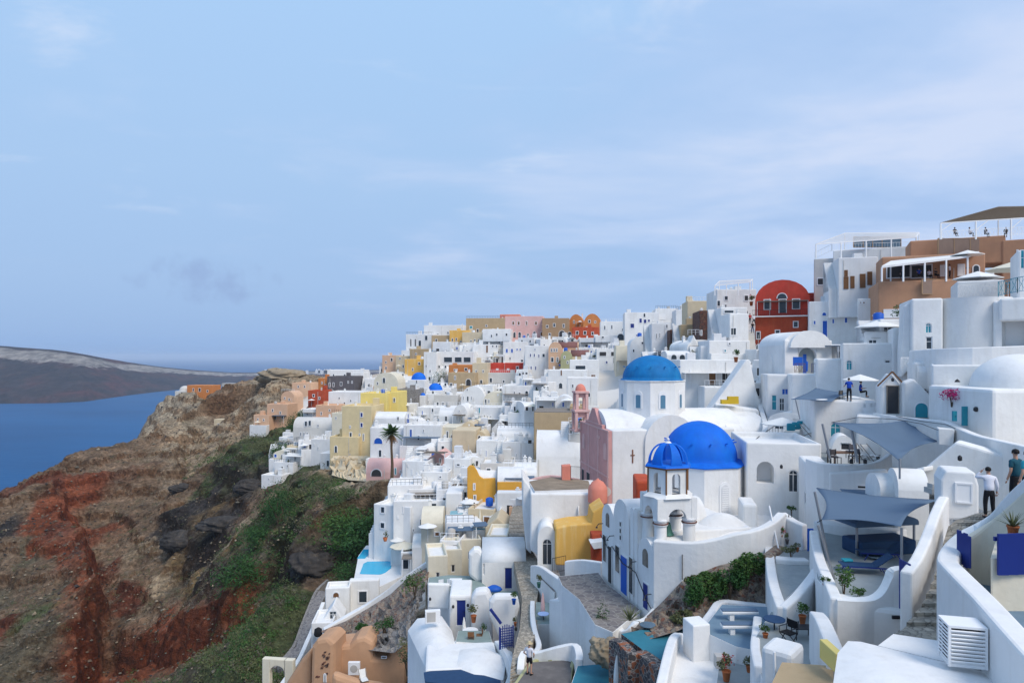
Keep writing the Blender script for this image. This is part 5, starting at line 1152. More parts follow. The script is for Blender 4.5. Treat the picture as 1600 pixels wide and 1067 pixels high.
# pink bell tower at the far end of the facade
tw = Vector((7.75, 77.2, 0)); root = empty('bell_tower', (tw.x, tw.y, -8.5), R(8.9), 'small tiered pink bell tower behind the rose church front', 'bell tower')
q = MB()
for (z0, z1, r_) in ((0,2.2,.66),(2.45,4.3,.56)):
    for sx in (-1,1):
        for sy in (-1,1): q.box(sx*r_-.17, sx*r_+.17, sy*r_-.17, sy*r_+.17, z0, z1)
for z, r_ in ((0,.95),(2.2,.92),(4.3,.82)): q.box(-r_, r_, -r_, r_, z, z+.25)
q.box(-.5,.5,-.5,.5,1.6,2.2); q.box(-.42,.42,-.42,.42,3.8,4.3)
q.build('tower', 'pink', root, bevel=.04)
q = MB(); q.lathe((0,0,4.55), [(.62,0)]+dome_prof(.6,.75,.05), 16); q.build('cupola', 'salmon', root)
q = MB(); q.lathe((0,0,1.0), [(.28,0),(.2,.12),(.15,.35),(.03,.42)], 12); q.build('bell', 'bronze', root)

# ---------------------------------------------------------------- front church: cobalt dome, belfry, three-arched front
cx0, cy0 = 7.98, 38.0; zb = -17.0; root = empty('church', (cx0, cy0, zb), R(12.7), 'white chapel with three arched bays and a blue door below the belfry', 'church')
g = lambda z: z-zb
# front towards the sea: three arches of different height, each the end of a barrel
q = MB()
def barrel(y0, y1, ztop, x1, zb_=0, proud=0):
    r_ = (y1-y0)/2; q.archx(-proud, x1, y0, y1, zb_, g(ztop)-r_, r_, n=16)
barrel(6.05, 8.2, -9.75, 4.5, proud=.12); barrel(3.45, 5.98, -8.95, 5.0, proud=.14); barrel(2.25, 2.75, -9.0, 1.0, proud=.1); barrel(2.85, 3.35, -9.1, 1.0, proud=.1); barrel(.02, 2.15, -10.4, 2.5, proud=.1)
q.build('arched_bay', 'white', root, bevel=.06)
q = MB(); q.box(.02, 7.5, .03, 8.15, 0, g(-10.9)); q.box(1.2,7.0,1.6,8.0,1,g(-10.3)); q.build('wall', 'white', root, bevel=.1)
# recessed blind arches and openings of the front
def fopen(name, y, z0, z1, w_, pc, arch=False, fc='white', parent=root, px=.14):
    f = MB()
    if arch: f.arch(y-w_/2-.07, y+w_/2+.07, 0, .05, z0, z1-w_/2, w_/2+.07)
    else: f.box(y-w_/2-.07, y+w_/2+.07, 0, .05, z0-.05, z1+.07)
    f.v = [(-yy-px, xx, zz) for xx, yy, zz in f.v]; fo = f.build(name, fc, parent)
    p_ = MB()
    if arch: p_.arch(y-w_/2, y+w_/2, .051, .07, z0+.02, z1-w_/2, w_/2)
    else: p_.box(y-w_/2, y+w_/2, .051, .07, z0, z1)
    p_.v = [(-yy-px, xx, zz) for xx, yy, zz in p_.v]; pp = p_.build('door_panel' if name == 'door' else 'pane', pc, fo)
    return fo
fopen('door', 4.15, g(-14.6), g(-12.35), .95, 'blue'); fopen('door', 6.55, g(-14.7), g(-12.4), .55, 'dark'); fopen('window', 5.25, g(-13.6), g(-12.0), .6, 'glass'); fopen('window', 7.55, g(-13.6), g(-11.9), .5, 'glass')
fopen('window', 3.05, g(-14.2), g(-12.1), .5, 'glass'); fopen('door', 1.0, g(-14.4), g(-13.0), .6, 'navy', px=.1)
fopen('window', 1.1, g(-12.0), g(-11.1), .55, 'wood2', True, fc='wood2', px=.1); fopen('window', 7.1, g(-11.2), g(-10.4), .4, 'wood2', True, fc='wood2', px=.12)
for k in range(3): fopen('window', 4.72, g(-10.6)-k*.42, g(-10.35)-k*.42, .16, 'glass', px=.14)
q = MB(); q.tube([(-.24,8.2,g(-12.0)),(-.26,6.6,g(-12.55)),(-.25,6.0,g(-12.2)),(-.27,4.2,g(-12.75)),(-.25,2.2,g(-12.7)),(-.28,.5,g(-13.8)),(-.22,0,g(-14.1))], .03, 5); q.build('cable', 'iron', root)
for y, z in ((7.9,g(-11.2)),(5.9,g(-11.5)),(2.3,g(-12.1)),(.2,g(-13.3))): q = MB(); q.tube([(-.16,y,z),(-.5,y-.1,z+.02),(-.7,y-.25,z-.12)], .028, 5); q.lathe((-.7,y-.27,z-.2), [(.09,0),(.05,.07),(.02,.1)], 8); q.build('lamp', 'iron', root)
q = MB(); q.tube([(.6,-.1,g(-11.35)),(.9,-.5,g(-11.2)),(1.15,-.65,g(-11.45))], .03, 6); q.lathe((1.15,-.66,g(-11.58)), [(.18,0),(.14,.08),(.03,.14)], 12); q.build('lamp', 'iron', root)
rect(940, 1030, 783, 950, 38)
# the dome
dW = Vector((13.73, 50.0, 0)); root = empty('domed_hall', (dW.x, dW.y, -15), R(12.7), 'eight-sided white hall under the cobalt blue dome behind the belfry', 'church hall')
z0 = -7.75+15; q = MB(); octo(q, (0,0), 3.35, 0, z0); q.box(3.0,4.4,-2.6,-.2,0,z0-1.9); dh = q.build('drum', 'white', root, bevel=.05)
q = MB(); q.lathe((0,0,0), [(3.45,z0-.02),(3.45,z0+.05),(2.75,z0+.32)], 8, 0, False, R(22.5)); q.build('eaves', 'dome', root)
q = MB(); q.lathe((0,0,0), [(2.72,z0+.2)]+dome_prof(2.66,2.72,z0+.28), 56); do = q.build('dome', 'dome', root)
for k in range(12):
    a = R(30*k+20); q = MB(); rr = 2.40; q.bar((rr*math.cos(a), rr*math.sin(a), z0+1.55), ((rr+.2)*math.cos(a), (rr+.2)*math.sin(a), z0+1.6), .09); q.build('peg', 'dome', do)
rr = 3.35*math.cos(R(22.5))
for a in (R(270-12.7+0),):
    a = R(-90-0); f = MB(); f.arch(-.42+.25,.42+.25,-rr-.06,-rr+.1,z0-3.0,z0-1.35,.42); fo = f.build('window', 'frame', dh); p_ = MB(); p_.arch(-.28+.25,.28+.25,-rr-.08,-rr-.061,z0-2.95,z0-1.4,.28); pp = p_.build('shutter', 'white2', fo)
    p_ = MB()
    for k in range(11): p_.box(-.24+.25, .24+.25, -rr-.10, -rr-.081, z0-2.85+k*.15, z0-2.78+k*.15)
    p_.build('louvre', 'frame', fo)
rect(1040, 1165, 658, 800, 50)
# belfry
B0 = Vector((9.05, 39.6, -10.9)); root = empty('belfry', B0, R(12.7), 'white openwork belfry with ribbed blue cap and green bell over the chapel roof', 'belfry')
hz = -8.15-B0.z
for sx in (-1,1):
    for sy in (-1,1):
        lo = MB(); lo.lathe((sx*.88, sy*.88, 0), [(.36,-.6),(.34,1.35)], 14); lo.build('pillar', 'white', root)
for sx in (-1,1):
    for sy in (-1,1): cp = MB(); cp.lathe((sx*.88, sy*.88, 0), [(.40,1.351),(.43,1.42),(.38,1.46),(.38,1.56),(.43,1.6),(.43,1.68),(.36,1.72)], 14); cp.build('capital', 'white2', root)
for sx in (-1,1):
    for sy in (-1,1):
        q = MB(); q.lathe((sx*.88, sy*.88, 0), [(.445,1.44),(.445,1.50)], 14); q.build('band', mat('rust_band',(.16,.07,.05)), root)
# arched wall faces between the pillars
ar = MB()
for a in range(4):
    w_ = MB(); w_.archhole(-1.22, 1.22, -1.2, -.86, 1.70, hz+.12, -.56, .56, 1.70, 1.72)
    c_, s_ = math.cos(a*math.pi/2), math.sin(a*math.pi/2); e = .003*a
    ar.add([(x*c_-(y)*s_, x*s_+(y)*c_, z+(e if z > 2 else 0)) for x,y,z in w_.v], w_.f)
ar.build('arcade', 'white', root)
q = MB(); q.lathe((0,0,hz+.12), [(1.55,0),(1.25,.22)], 6, 0, False, 0); q.build('plinth', 'white', root)
# upper tier: six piers with arched openings
up = MB(); z1 = hz+.32; z2 = -6.38-B0.z
for k in range(6):
    a = R(60*k+30); r_ = 1.22*math.cos(R(30)); hw = 1.22*math.sin(R(30))
    w_ = MB(); w_.archhole(-hw-.02, hw+.02, -r_-.0, -r_+.22, z1, z2, -.25, .25, z1+.02, z2-.52)
    th = a+math.pi/2; up.add([(x*math.cos(th)-y*math.sin(th), x*math.sin(th)+y*math.cos(th), z) for x,y,z in w_.v], w_.f)
up.build('lantern', 'white', root)
for k in range(6):
    a = R(60*k); q = MB(); q.bar((1.245*math.cos(a),1.245*math.sin(a),z1-.1),(1.245*math.cos(a),1.245*math.sin(a),z2),.07); q.build('rib', 'wood', root)
q = MB(); q.lathe((0,0,z2), [(1.30,-.06),(1.42,.0),(1.42,.05)], 6, 0, False, 0); q.build('cornice', 'wood', root)
cap = MB(); cap.lathe((0,0,z2+.05), [(1.43,0),(1.36,.12),(1.12,.16)], 6, 0, False, 0)
for k in range(6):
    a = R(60*k+30); n_ = 10; prev = None
    for j in range(n_+1):
        t_ = j/n_; r_ = 1.08*math.cos(t_*math.pi/2)**.8+.03; z = z2+.2+1.15*math.sin(t_*math.pi/2); wd = .34*(1-t_*.75)
        c_ = Vector((r_*math.cos(a), r_*math.sin(a), z)); sd = Vector((-math.sin(a), math.cos(a), 0))*wd; ins = Vector((math.cos(a), math.sin(a), .3))*.10
        cur = [c_-sd, c_+sd, c_+sd-ins, c_-sd-ins]
        if prev: cap.add(prev+cur, [(0,1,5,4),(3,7,6,2),(1,2,6,5),(0,4,7,3)], 0, False)
        prev = cur
co = cap.build('cap', 'dome', root)
q = MB(); q.lathe((0,0,z2+1.28), [(.2,-.05),(.22,.05),(.1,.16)], 12); q.lathe((0,0,z2+1.48), [(.05,0),(.11,.06),(.05,.14)], 10); q.bar((0,0,z2+1.6),(0,0,z2+1.95),.035); q.bar((-.11,0,z2+1.82),(.11,0,z2+1.82),.035); q.build('finial', 'frame', root)
q = MB(); q.lathe((0,0,.55), [(.36,0),(.30,.08),(.20,.35),(.15,.62),(.12,.7),(.03,.74)], 20); bo = q.build('bell', 'bronze', root); q = MB(); q.bar((0,0,1.25),(0,0,1.62),.04); q.lathe((0,0,.35),[(.05,0),(.06,.1),(.02,.25)],8); q.build('clapper', 'iron', bo)
q = MB(); q.bar((-.9,0,1.62),(.9,0,1.62),.06); q.bar((-.6,-.3,2.1),(.6,-.3,2.1),.04); q.build('beam', 'iron', root)
rect(1005, 1088, 685, 845, 39)

# terraces and walls round the chapel
slab('roof_terrace', 'smooth white roof terrace between the belfry and the domed hall', [(1024,842),(1200,826),(1245,770),(1190,745),(1120,760),(1060,770),(1010,800)], -11.0, -15, 'white', 'white')
wall('parapet_wall', 'long smooth white wall swinging right from the belfry foot towards the stair terrace', [(1022,843,38.2),(1060,846,37.6),(1090,846,37.2),(1120,841,37),(1150,833,36.8),(1180,827,36.8),(1206,815,37.2),(1222,800,38)], .5, zb=-15.6)
q = MB()
o = [(-3.4,-1.6),(3.4,-1.6),(3.4,1.6),(-3.4,1.6)]
vs = []; n = 18
for i in range(n+1):
    for j in range(n+1):
        x = -3.6+7.2*i/n; y = -2.6+5.2*j/n; rr = min(1, math.hypot(x/3.6, y/2.6)); vs.append((x, y, 1.9*(.5+.5*math.cos(rr*math.pi))-.2))
q.add(vs, [(i*(n+1)+j, (i+1)*(n+1)+j, (i+1)*(n+1)+j+1, i*(n+1)+j+1) for i in range(n) for j in range(n)], 0, True)
q.box(-3.6,3.6,-2.6,2.6,-1.2,-.21)
p = P(1128, 826, 42.0); tag(q.build('vault_roof', 'white', loc=p+Vector((0,0,-.7))), 'smooth humped white roof below the domed hall and right of the belfry', 'roof')
house('square white stair head right of the humped roof by the domed hall', 1160, 1184, 788, 818, 'white', 'plain', 44, 4, 2.5, '')
house('white house with arched niche and arched lattice window right of the cobalt dome', 1166, 1284, 692, 812, 'white', 'flat', 47, 8, 7, '1196,738,26,34,oAP;1240,751,15,34,wA')
house('white wing with narrow dark slot window right of the arched lattice window', 1258, 1294, 722, 815, 'white', 'plain', 43, 4, 3, '1259,778,4,18,k')
house('long white wall house under the stepped sloping roof right of the pink church', 1118, 1162, 650, 690, 'white', 'vaultx', 70, 6, 5, '')
# ---------------------------------------------------------------- foreground on the right
# lane of cobbled steps
def ribbon(name, pairs, mt, kind='structure', steps=0, zt=0.0, thick=.6, label=None, cat=None):
    """pairs: ((u,v,d) left, (u,v,d) right) from near to far; optional steps"""
    q = MB(); A = [P(*a) for a, b in pairs]; B = [P(*b) for a, b in pairs]
    def at(L_, t_): i = min(int(t_), len(L_)-2); return L_[i].lerp(L_[i+1], t_-i)
    n = steps or (len(pairs)-1)*4
    for k in range(n):
        t0, t1 = (len(pairs)-1)*k/n, (len(pairs)-1)*(k+1)/n; a0, a1, b0, b1 = at(A,t0), at(A,t1), at(B,t0), at(B,t1)
        z = (a0.z+b0.z)/2 if steps else None
        za = [z]*4 if steps else [a0.z, b0.z, b1.z, a1.z]
        q.prism([(a0.x,a0.y),(b0.x,b0.y),(b1.x,b1.y),(a1.x,a1.y)], [zz-thick for zz in za], [zz+zt for zz in za])
        for p_ in (a0, b0): CARVE.append((p_.x, p_.y, p_.z-.15, .6))
    o = q.build(name, mt, org=(A[0].x, A[0].y, A[0].z-thick)); tag(o, label, cat, kind=kind); return o
ribbon('cobbled_lane', [((1384,992,19.3),(1470,1006,19.3)),((1404,985,20.2),(1470,990,20.2)),((1440,940,21.6),(1472,945,21.6)),((1460,900,23),(1476,897,23)),((1472,855,25.2),(1492,855,25.2))], 'cobble', steps=12)
ribbon('cobbled_lane', [((1472,855,25.2),(1492,855,25.2)),((1482,822,26.4),(1518,820,25.2)),((1495,812,27),(1560,812,23.2)),((1525,802,26),(1600,800,20.8)),((1580,790,23),(1660,790,18.6))], 'cobble')
wall('lane_wall', 'curved white wall along the left side of the cobbled lane beside the sun terrace', [(1416,893,22.4),(1432,872,23.4),(1448,838,25),(1462,800,27),(1474,776,28.8),(1482,772,29.6)], .38, hgt=2.2)
# parapet and outside of the lounger terrace
tz = -9.0
slab('sun_terrace', 'pale grey sun terrace with two blue loungers under the slate canopy', [(1276,905),(1309,940),(1364,940),(1416,898),(1478,818),(1400,822),(1290,822),(1270,840)], tz, -13.5, 'floor', 'white')
wall('parapet_wall', 'smooth white parapet dipping in a curve round the front of the sun terrace', [(1306,934,24.2),(1335,936,24.1),(1362,934,24.1),(1378,922,24.1),(1388,902,24.1),(1394,889,24.1),(1417,886,24.0)], .45, hgt=5.2)
wall('parapet_wall', 'white parapet on the left edge of the sun terrace with a lavender shaded flank', [(1307,934,24.1),(1295,905,26.5),(1282,875,29),(1276,850,31.5),(1272,828,34)], .42, hgt=5.0)
wall('parapet_wall', 'low white back wall of the sun terrace under the canopy edge', [(1276,812,35.5),(1320,818,34.5),(1370,824,33.5),(1410,828,32.5)], .9, zb=-10.5)
house('white under-house with curved plaster line below the sun terrace parapet', 1306, 1420, 948, 1010, 'white', 'plain', 23.9, 0, 1.2, '', base=3)
q = MB(); q.obox(P(1400,964,23.55), (.13,0,0), (0,.03,0), (0,0,.055)); tag(q.build('wall_lamp', 'iron'), 'oval wall lamp on the white wall below the sun terrace', 'lamp')
q = MB(); q.obox(P(1330,838,33.2), (.16,0,0), (0,.03,0), (0,0,.08)); tag(q.build('wall_lamp', 'iron'), 'oval wall lamp on the back wall behind the blue loungers', 'lamp')
# blue gate leaf at the end of the lane wall
q = MB()
for k in range(5): q.obox(P(1421,920,22.9)+Vector((0,k*.13,0)), (.02,0,0), (0,.055,0), (0,0,.85))
tag(q.build('gate', 'navy'), 'narrow navy plank gate between the sun terrace and the cobbled lane', 'gate')
# canopies
sail('large slate blue canopy stretched over the sun terrace with the loungers', [(1275,762,36.5),(1466,781,32.5),(1408,823,27.2),(1284,812,29.3)], .25, .16, posts=[((1273,1300),768,30,900,.055),((1278,1304),820,27.5,905,.05),((1409,1409),824,27.0,884,.05)])
sail('large slate blue canopy with upturned corners over the round dining terrace', [(1299,660,38),(1424,655,47),(1467,690,41),(1405,720,33.5)], .55, .20, posts=[((1285,1297),662,37.5,716,.06),((1331,1340),673,37.6,722,.07),((1406,1406),716,33.6,748,.05)])
sail('small slate blue canopy left of the man in the blue shirt', [(1236,624,51),(1275,606,58),(1325,614,56),(1300,628,49)], .3, .12, posts=[((1243,1250),624,51.5,655,.04)])
sail('dark teal canopy strip along the back of the sun terrace', [(1312,764,38),(1372,766,38),(1372,776,35.5),(1318,774,35.5)], .05, .05)
# loungers
def lounger(label, pa, pb, z, back=.45):
    a = G(*pa, z); b = G(*pb, z); dr = (b-a).normalized(); L_ = 1.95; ang = math.atan2(dr.y, dr.x)
    root = empty('sun_lounger', a, ang, label, 'sun lounger', 'navy sun loungers')
    q = MB(); q.box(0, 1.3, -.32, .32, .33, .36); q.build('seat', 'navyc', root)
    q = MB(); q.obox((1.3+.32, 0, .34+.24), (.32,0,.24), (0,.32,0), (-.01,0,.013)); q.build('backrest', 'navyc', root)
    for s in (-1,1):
        q = MB(); q.box(0,1.75,s*.33-.02,s*.33+.02,.30,.345); q.build('frame', 'navy', root)
        for x0_, x1_ in ((.15,.32),(1.7,1.5)): q = MB(); q.bar((x0_,s*.33,0),(x1_,s*.33,.31),.035); q.build('leg', 'navy', root)
    return root
lounger('nearer navy sun lounger on the sun terrace beside the green planter', (1313,893), (1366,896), tz)
lounger('farther navy sun lounger on the sun terrace behind the glass table', (1341,872), (1392,874), tz)
table('small round glass side table between the two navy loungers', 1366, 868, 30.2, .28, .42, 'glassp')
# rattan day bed with cover at the back
p = G(1388, 866, tz); root = empty('day_bed', p, R(10), 'dark covered day bed at the back of the sun terrace', 'day bed')
q = MB(); q.box(-1.5,1.3,-.2,1.2,.0,.65); q.build('seat', 'navyc', root, bevel=.08)
q = MB(); q.arch(-1.7,1.5,-.1,1.5,1.3,1.45,.35); q.build('hood', 'sail', root)
for xx in (-1.6,1.32): q = MB(); q.box(xx,xx+.08,0,.08,0,1.3); q.build('post','steel',root)
bush('bright green planter shrub at the front corner of the sun terrace', 1319, 924, 25.6, .8, 1.1, 'leaf', 420, .055, 4, 'plant', name='plant')
bush('low rosemary tuft right of the bright green shrub on the parapet', 1340, 931, 25.0, .6, .38, 'leaf', 260, .045, 5, 'plant', name='plant')
# right parapet wall, inner side and blue floor
wall('parapet_wall', 'thick white parapet sweeping down the right side of the cobbled lane', [(1700,1104,10.6),(1600,1000,12.9),(1540,935,14.9),(1493,888,17),(1481,872,18.2),(1492,850,19),(1515,829,19.4),(1545,806,19.2),(1575,781,18.8),(1612,748,18),(1640,724,17.4)], .5, hgt=3.6, cat='wall')
slab('roof_terrace', 'blue grey terrace floor inside the thick white parapet at the right edge', [(1500,880),(1530,856),(1700,856),(1760,1080),(1700,1110),(1600,1010)], -6.25, -9, 'floorb', 'white')
wall('garden_wall', 'beige shaded inner wall behind the blue box at the right edge', [(1512,838,18.9),(1545,816,18.7),(1580,791,18.2),(1640,738,17)], .3, hgt=2.6, col='cream')
slab('landing', 'beige upper landing with the agave pot at the right edge', [(1548,872),(1558,838),(1700,838),(1720,872)], -4.95, -9, 'cream', 'cream')
q = MB()
for k in range(8): q.obox(P(1580,866,16.6)+Vector((-.2+k*.26,.03*k,0)), (.123,0,0), (0,.03,0), (0,0,.5))
q.obox(P(1580,866,16.6)+Vector((.7,.12,.35)), (1.03,0,0), (0,.03,0), (0,0,.05)); tag(q.build('planter_box', 'navy'), 'deep blue plank panel at the right edge below the agave pot', 'planter')
q = MB()
for k in range(4): q.obox(P(1514,862,18.2)+Vector((k*.012,k*.15,0)), (.02,0,0), (0,.07,0), (0,0,.42+.04*(k%2)))
tag(q.build('gate', 'navy'), 'small deep blue plank gate inside the thick white parapet', 'gate')
pot_plant('agave with brown pointed leaves in a terracotta pot at the right edge', 1583, 842, 17.2, .75, 'blades', seed=3)
# air conditioner cover on the near roof
root = empty('louvred_box', P(1504,1034,14.3), R(-14), 'white louvred wooden box over an air conditioner on the nearest roof', 'air conditioner cover')
q = MB(); q.box(-.36,.36,-.3,.3,.80,.85); q.box(-.36,-.31,-.3,-.25,0,.8); q.box(.31,.36,-.3,-.25,0,.8); q.box(-.36,-.31,.25,.3,0,.8); q.box(.31,.36,.25,.3,0,.8); q.box(-.34,.34,-.28,.28,0,.06); q.build('frame', 'frame', root)
q = MB()
for k in range(9):
    z = .10+k*.078; q.obox((0,-.285,z), (.31,0,0), (0,.006,.012), (0,-.02,.028)); q.obox((-.345,0,z), (.006,0,.012), (0,.25,0), (-.02,0,.028)); q.obox((.345,0,z), (.006,0,.012), (0,.25,0), (.02,0,.028))
q.build('louvre', 'frame', root); q = MB(); q.box(-.3,.3,-.22,.22,.07,.7); q.build('unit', 'dark', root)
q = MB(); c = P(1540,1022,14.6); q.tube([c+Vector((.14*math.cos(a*.7),.05,.2*math.sin(a*.7))) for a in range(10)], .012, 5); tag(q.build('cable_coil', 'iron'), 'coil of grey cable at the right of the louvred box', 'cable')
# nearest roofs
def dome_slab(name, label, px, z, zb, bulge, col='white', n=1):
    """roof traced by its outline with a gently domed top"""
    pts = [G(u, v, z) for u, v in px]; c = sum(pts, Vector())/len(pts); q = MB(); rings = 7; m = len(pts)
    # refine the outline
    out = []
    for i in range(m):
        for k in range(4): out.append(pts[i].lerp(pts[(i+1)%m], k/4))
    m = len(out); vs = []
    for r_ in range(rings): t_ = 1-r_/rings; vs += [tuple(c+(p-c)*t_+Vector((0,0,bulge*(1-t_**2.2)))) for p in out]
    vs.append((c.x, c.y, c.z+bulge)); vs += [(p.x,p.y,zb) for p in out]
    ar = sum(out[i].x*out[(i+1)%m].y-out[(i+1)%m].x*out[i].y for i in range(m)); fs = []
    for r_ in range(rings-1): fs += [(r_*m+i, r_*m+(i+1)%m, (r_+1)*m+(i+1)%m, (r_+1)*m+i) for i in range(m)]
    fs += [((rings-1)*m+i, (rings-1)*m+(i+1)%m, rings*m) for i in range(m)]; o = rings*m+1
    fs2 = [((i+1)%m, i, o+i, o+(i+1)%m) for i in range(m)]
    if ar < 0: fs = [f[::-1] for f in fs]; fs2 = [f[::-1] for f in fs2]
    q.add(vs, fs, 0, True); q.add(vs, fs2, 0, False)
    for p in out+[c]: CARVE.append((p.x, p.y, z-.6, 1))
    ob = q.build(name, col, org=(c.x,c.y,zb), bevel=.05); return tag(ob, label, 'roof')
dome_slab('vault_roof', 'large smooth white curved roof at the bottom edge right of centre', [(1302,1067),(1309,1020),(1325,1001),(1345,1002),(1500,1040),(1540,1050),(1600,1100),(1560,1300),(1280,1300)], -6.6, -11, .16)
slab('roof_ledge', 'flat white roof ledge with a rusty rim under the louvred box', [(1372,1008),(1396,990),(1545,1012),(1555,1042),(1530,1046)], -6.62, -9.5, 'white', 'white', cat='roof')
# lower left of the foreground: flight of little terraces
slab('patio', 'light grey patio with the director chair and the dark round table', [(1178,1000),(1205,955),(1275,948),(1278,1030),(1230,1060),(1190,1060)], -10.9, -14, 'floor', 'white')
wall('retaining_wall', 'tall smooth white wall rising behind the director chair patio', [(1223,948,27.8),(1245,928,28.4),(1268,900,29.5),(1276,888,30.2)], .4, zb=-12)
wall('retaining_wall', 'tall lavender shaded white wall right of the director chair patio', [(1276,955,24.6),(1286,968,23),(1300,1000,21.2),(1306,1020,20)], .5, zb=-12)
wall('parapet_wall', 'white parapet running down from the rubble bank to the dark round table', [(1202,852,37),(1204,880,34),(1210,915,30.6),(1222,948,27.8)], .45, zb=-13)
slab('planter_terrace', 'pale floor of the little terrace with potted herbs below the blue gate', [(1206,856),(1212,925),(1224,940),(1276,888),(1278,850),(1262,826)], -11.1+.6, -14, 'floor', 'white')
wall('planter_wall', 'low white planter wall with the grey herb bush on the little terrace', [(1212,870,34.8),(1235,872,34.6),(1262,873,34.6)], .6, zb=-12)
wall('planter_wall', 'white wall block behind the potted red geraniums', [(1222,800,38.5),(1240,812,37.6),(1258,820,37)], .5, zb=-12)
bush('low grey-green herb bush in the white planter below the red geraniums', 1237, 868, 35, 1.0, .55, 'leafo', 400, .05, 11, 'plant', name='plant')
bush('yucca-like tuft against the white wall right of the humped roof', 1237, 800, 43, .7, .5, 'leaf', 200, .06, 12, 'plant', name='plant')
pot_plant('red geranium in a small pot beside the leaning pole', 1219, 845, 37.5, .75, 'leaf', seed=6, flowers='redfl')
pot_plant('tall green plant in a terracotta pot on the black stand', 1254, 975, 27.0, .8, 'leaf', seed=8)
pot_plant('small dark potted herb right of the red geranium', 1230, 850, 37, .55, 'leafo', potcol='concrete', seed=18)
root = empty('plant_stand', P(1254,1000,26.4), 0, 'black metal stand under the tall potted plant', 'stand'); q = MB(); q.box(-.35,.35,-.25,.25,.5,.53); q.build('shelf', 'iron', root)
for sx in (-1,1):
    for sy in (-1,1): q = MB(); q.box(sx*.33-.015,sx*.33+.015,sy*.23-.015,sy*.23+.015,0,.5); q.build('leg','iron',root)
table('dark round table on a thin leg beside the white patio wall', 1210, 966, 27.2, .42, .9, 'navyc')
chair('black director chair on the grey patio beside the dark round table', 1232, 1006, 25.9, -60, director=True)
q = MB()
for k in range(5): q.obox(P(1263,843,36.4)+Vector((k*.11,0,0)), (.048,0,0), (0,.02,0), (0,0,.6))
q.obox(P(1263,843,36.4)+Vector((.22,.03,.3)), (.26,0,0), (0,.015,0), (0,0,.05)); tag(q.build('gate', 'blue'), 'bright blue plank gate at the head of the little terrace', 'gate')
q = MB(); q.tube([P(1202,790,37.8),P(1219,868,36.2)], .045, 8); tag(q.build('pole', 'frame'), 'leaning white pole beside the red geranium', 'pole')
q = MB()
for k in range(5):
    a = P(1219+k*4.5,842,37.9); q.tube([a, a+Vector((0,0,1.25))], .012, 5); q.lathe(tuple(a+Vector((0,0,1.25))), [(.03,0),(.03,.05),(.003,.14)], 6)
for z in (.3,.8): q.bar(P(1219,842,37.9)+Vector((0,0,z)), P(1237,842,37.9)+Vector((0,0,z)), .015)
tag(q.build('iron_screen', 'iron'), 'small wrought iron screen behind the red geranium', 'railing')
# tall white house flank below
house('white under-house with slim door left of the tan roof at the bottom', 1188, 1238, 1016, 1120, 'white', 'plain', 21.5, -24, 1.2, '', base=2)
slab('flat_roof', 'small tan flat roof at the bottom edge left of the white curved roof', [(1206,1067),(1222,1034),(1302,1040),(1302,1067),(1300,1100),(1200,1100)], -9.2, -12, 'tan', 'tan', cat='roof')
q = MB(); q.tube([P(1212,1080,20.5), P(1210,1018,20.5)], .04, 8); tag(q.build('drain_pipe', 'frame'), 'white drain pipe on the wall left of the tan flat roof', 'pipe')
q = MB(); q.obox(P(1299,1024,19.6), (.12,0,0), (0,.5,0), (0,0,.28)); tag(q.build('chimney', 'yellow', bevel=.03), 'mustard painted chimney block at the left end of the white curved roof', 'chimney')

# ---------------------------------------------------------------- bench terrace and lower centre
bz = -11.9
slab('bench_terrace', 'blue grey terrace with two white benches in the lower centre', [(1096,985),(1128,944),(1205,948),(1192,1012),(1176,1015),(1150,1010)], bz, -15.5, 'floorb', 'white')
wall('low_wall', 'low pale rim wall behind the white benches', [(1098,974,31.2),(1112,955,33),(1127,938,34.4),(1165,941,34.0),(1206,945,33.6)], .4, hgt=.9, col='white2')
root = empty('bench', G(1158,968,bz), 0, 'white masonry bench nearer the rim wall on the blue grey terrace', 'bench', 'white benches'); q = MB(); q.box(-.9,.75,-.2,.2,.30,.42); q.build('seat', 'white', root, bevel=.03); q = MB(); q.box(-.88,.73,-.16,.18,.421,.47); q.build('cushion', 'sail', root, bevel=.02); q = MB(); q.box(-.55,-.35,-.15,.15,0,.30); q.build('leg', 'white', root)
root = empty('bench', G(1158,990,bz), 0, 'white masonry bench nearer the camera on the blue grey terrace', 'bench', 'white benches'); q = MB(); q.box(-.85,.7,-.22,.22,.30,.42); q.build('seat', 'white', root, bevel=.03); q = MB(); q.box(-.83,.68,-.18,.2,.421,.47); q.build('cushion', 'sail', root, bevel=.02); q = MB(); q.box(-.5,-.3,-.15,.15,0,.30); q.build('leg', 'white', root)
q = MB(); q.obox(P(1088,982,29.6)-Vector((0,0,.9)), (.40,.1,0), (-.1,.5,0), (0,0,1.26)); tag(q.build('wall_block', 'white', bevel=.06), 'white cube block at the left corner of the bench terrace', 'block')
wall('patio_wall', 'white partition wall between the benches and the dark round table', [(1184,962,29.5),(1182,985,27.4),(1180,1010,25.2),(1186,1040,23.5)], .35, zb=-14)
slab('roof_terrace', 'white roof below the bench terrace with a tilted front, bottom centre', [(1036,1067),(1050,1000),(1062,988),(1130,1004),(1145,1030),(1150,1100),(1020,1100)], -13.0, -17, 'white', 'white')
wall('parapet_wall', 'white upright wall edge along the left of the white roof in the bottom centre', [(1032,1072,25.6),(1044,1020,28),(1052,995,30),(1060,988,31.2)], .4, hgt=2.5)
slab('yard', 'pale grey yard with the red flower pot in the bottom centre', [(1120,1067),(1125,1030),(1180,1020),(1186,1100),(1120,1100)], -12.6, -16, 'floor', 'white')
pot_plant('flowering plant in an orange pot at the bottom of the pale grey yard', 1135, 1064, 26.4, .95, 'leafo', seed=21, flowers='redfl')
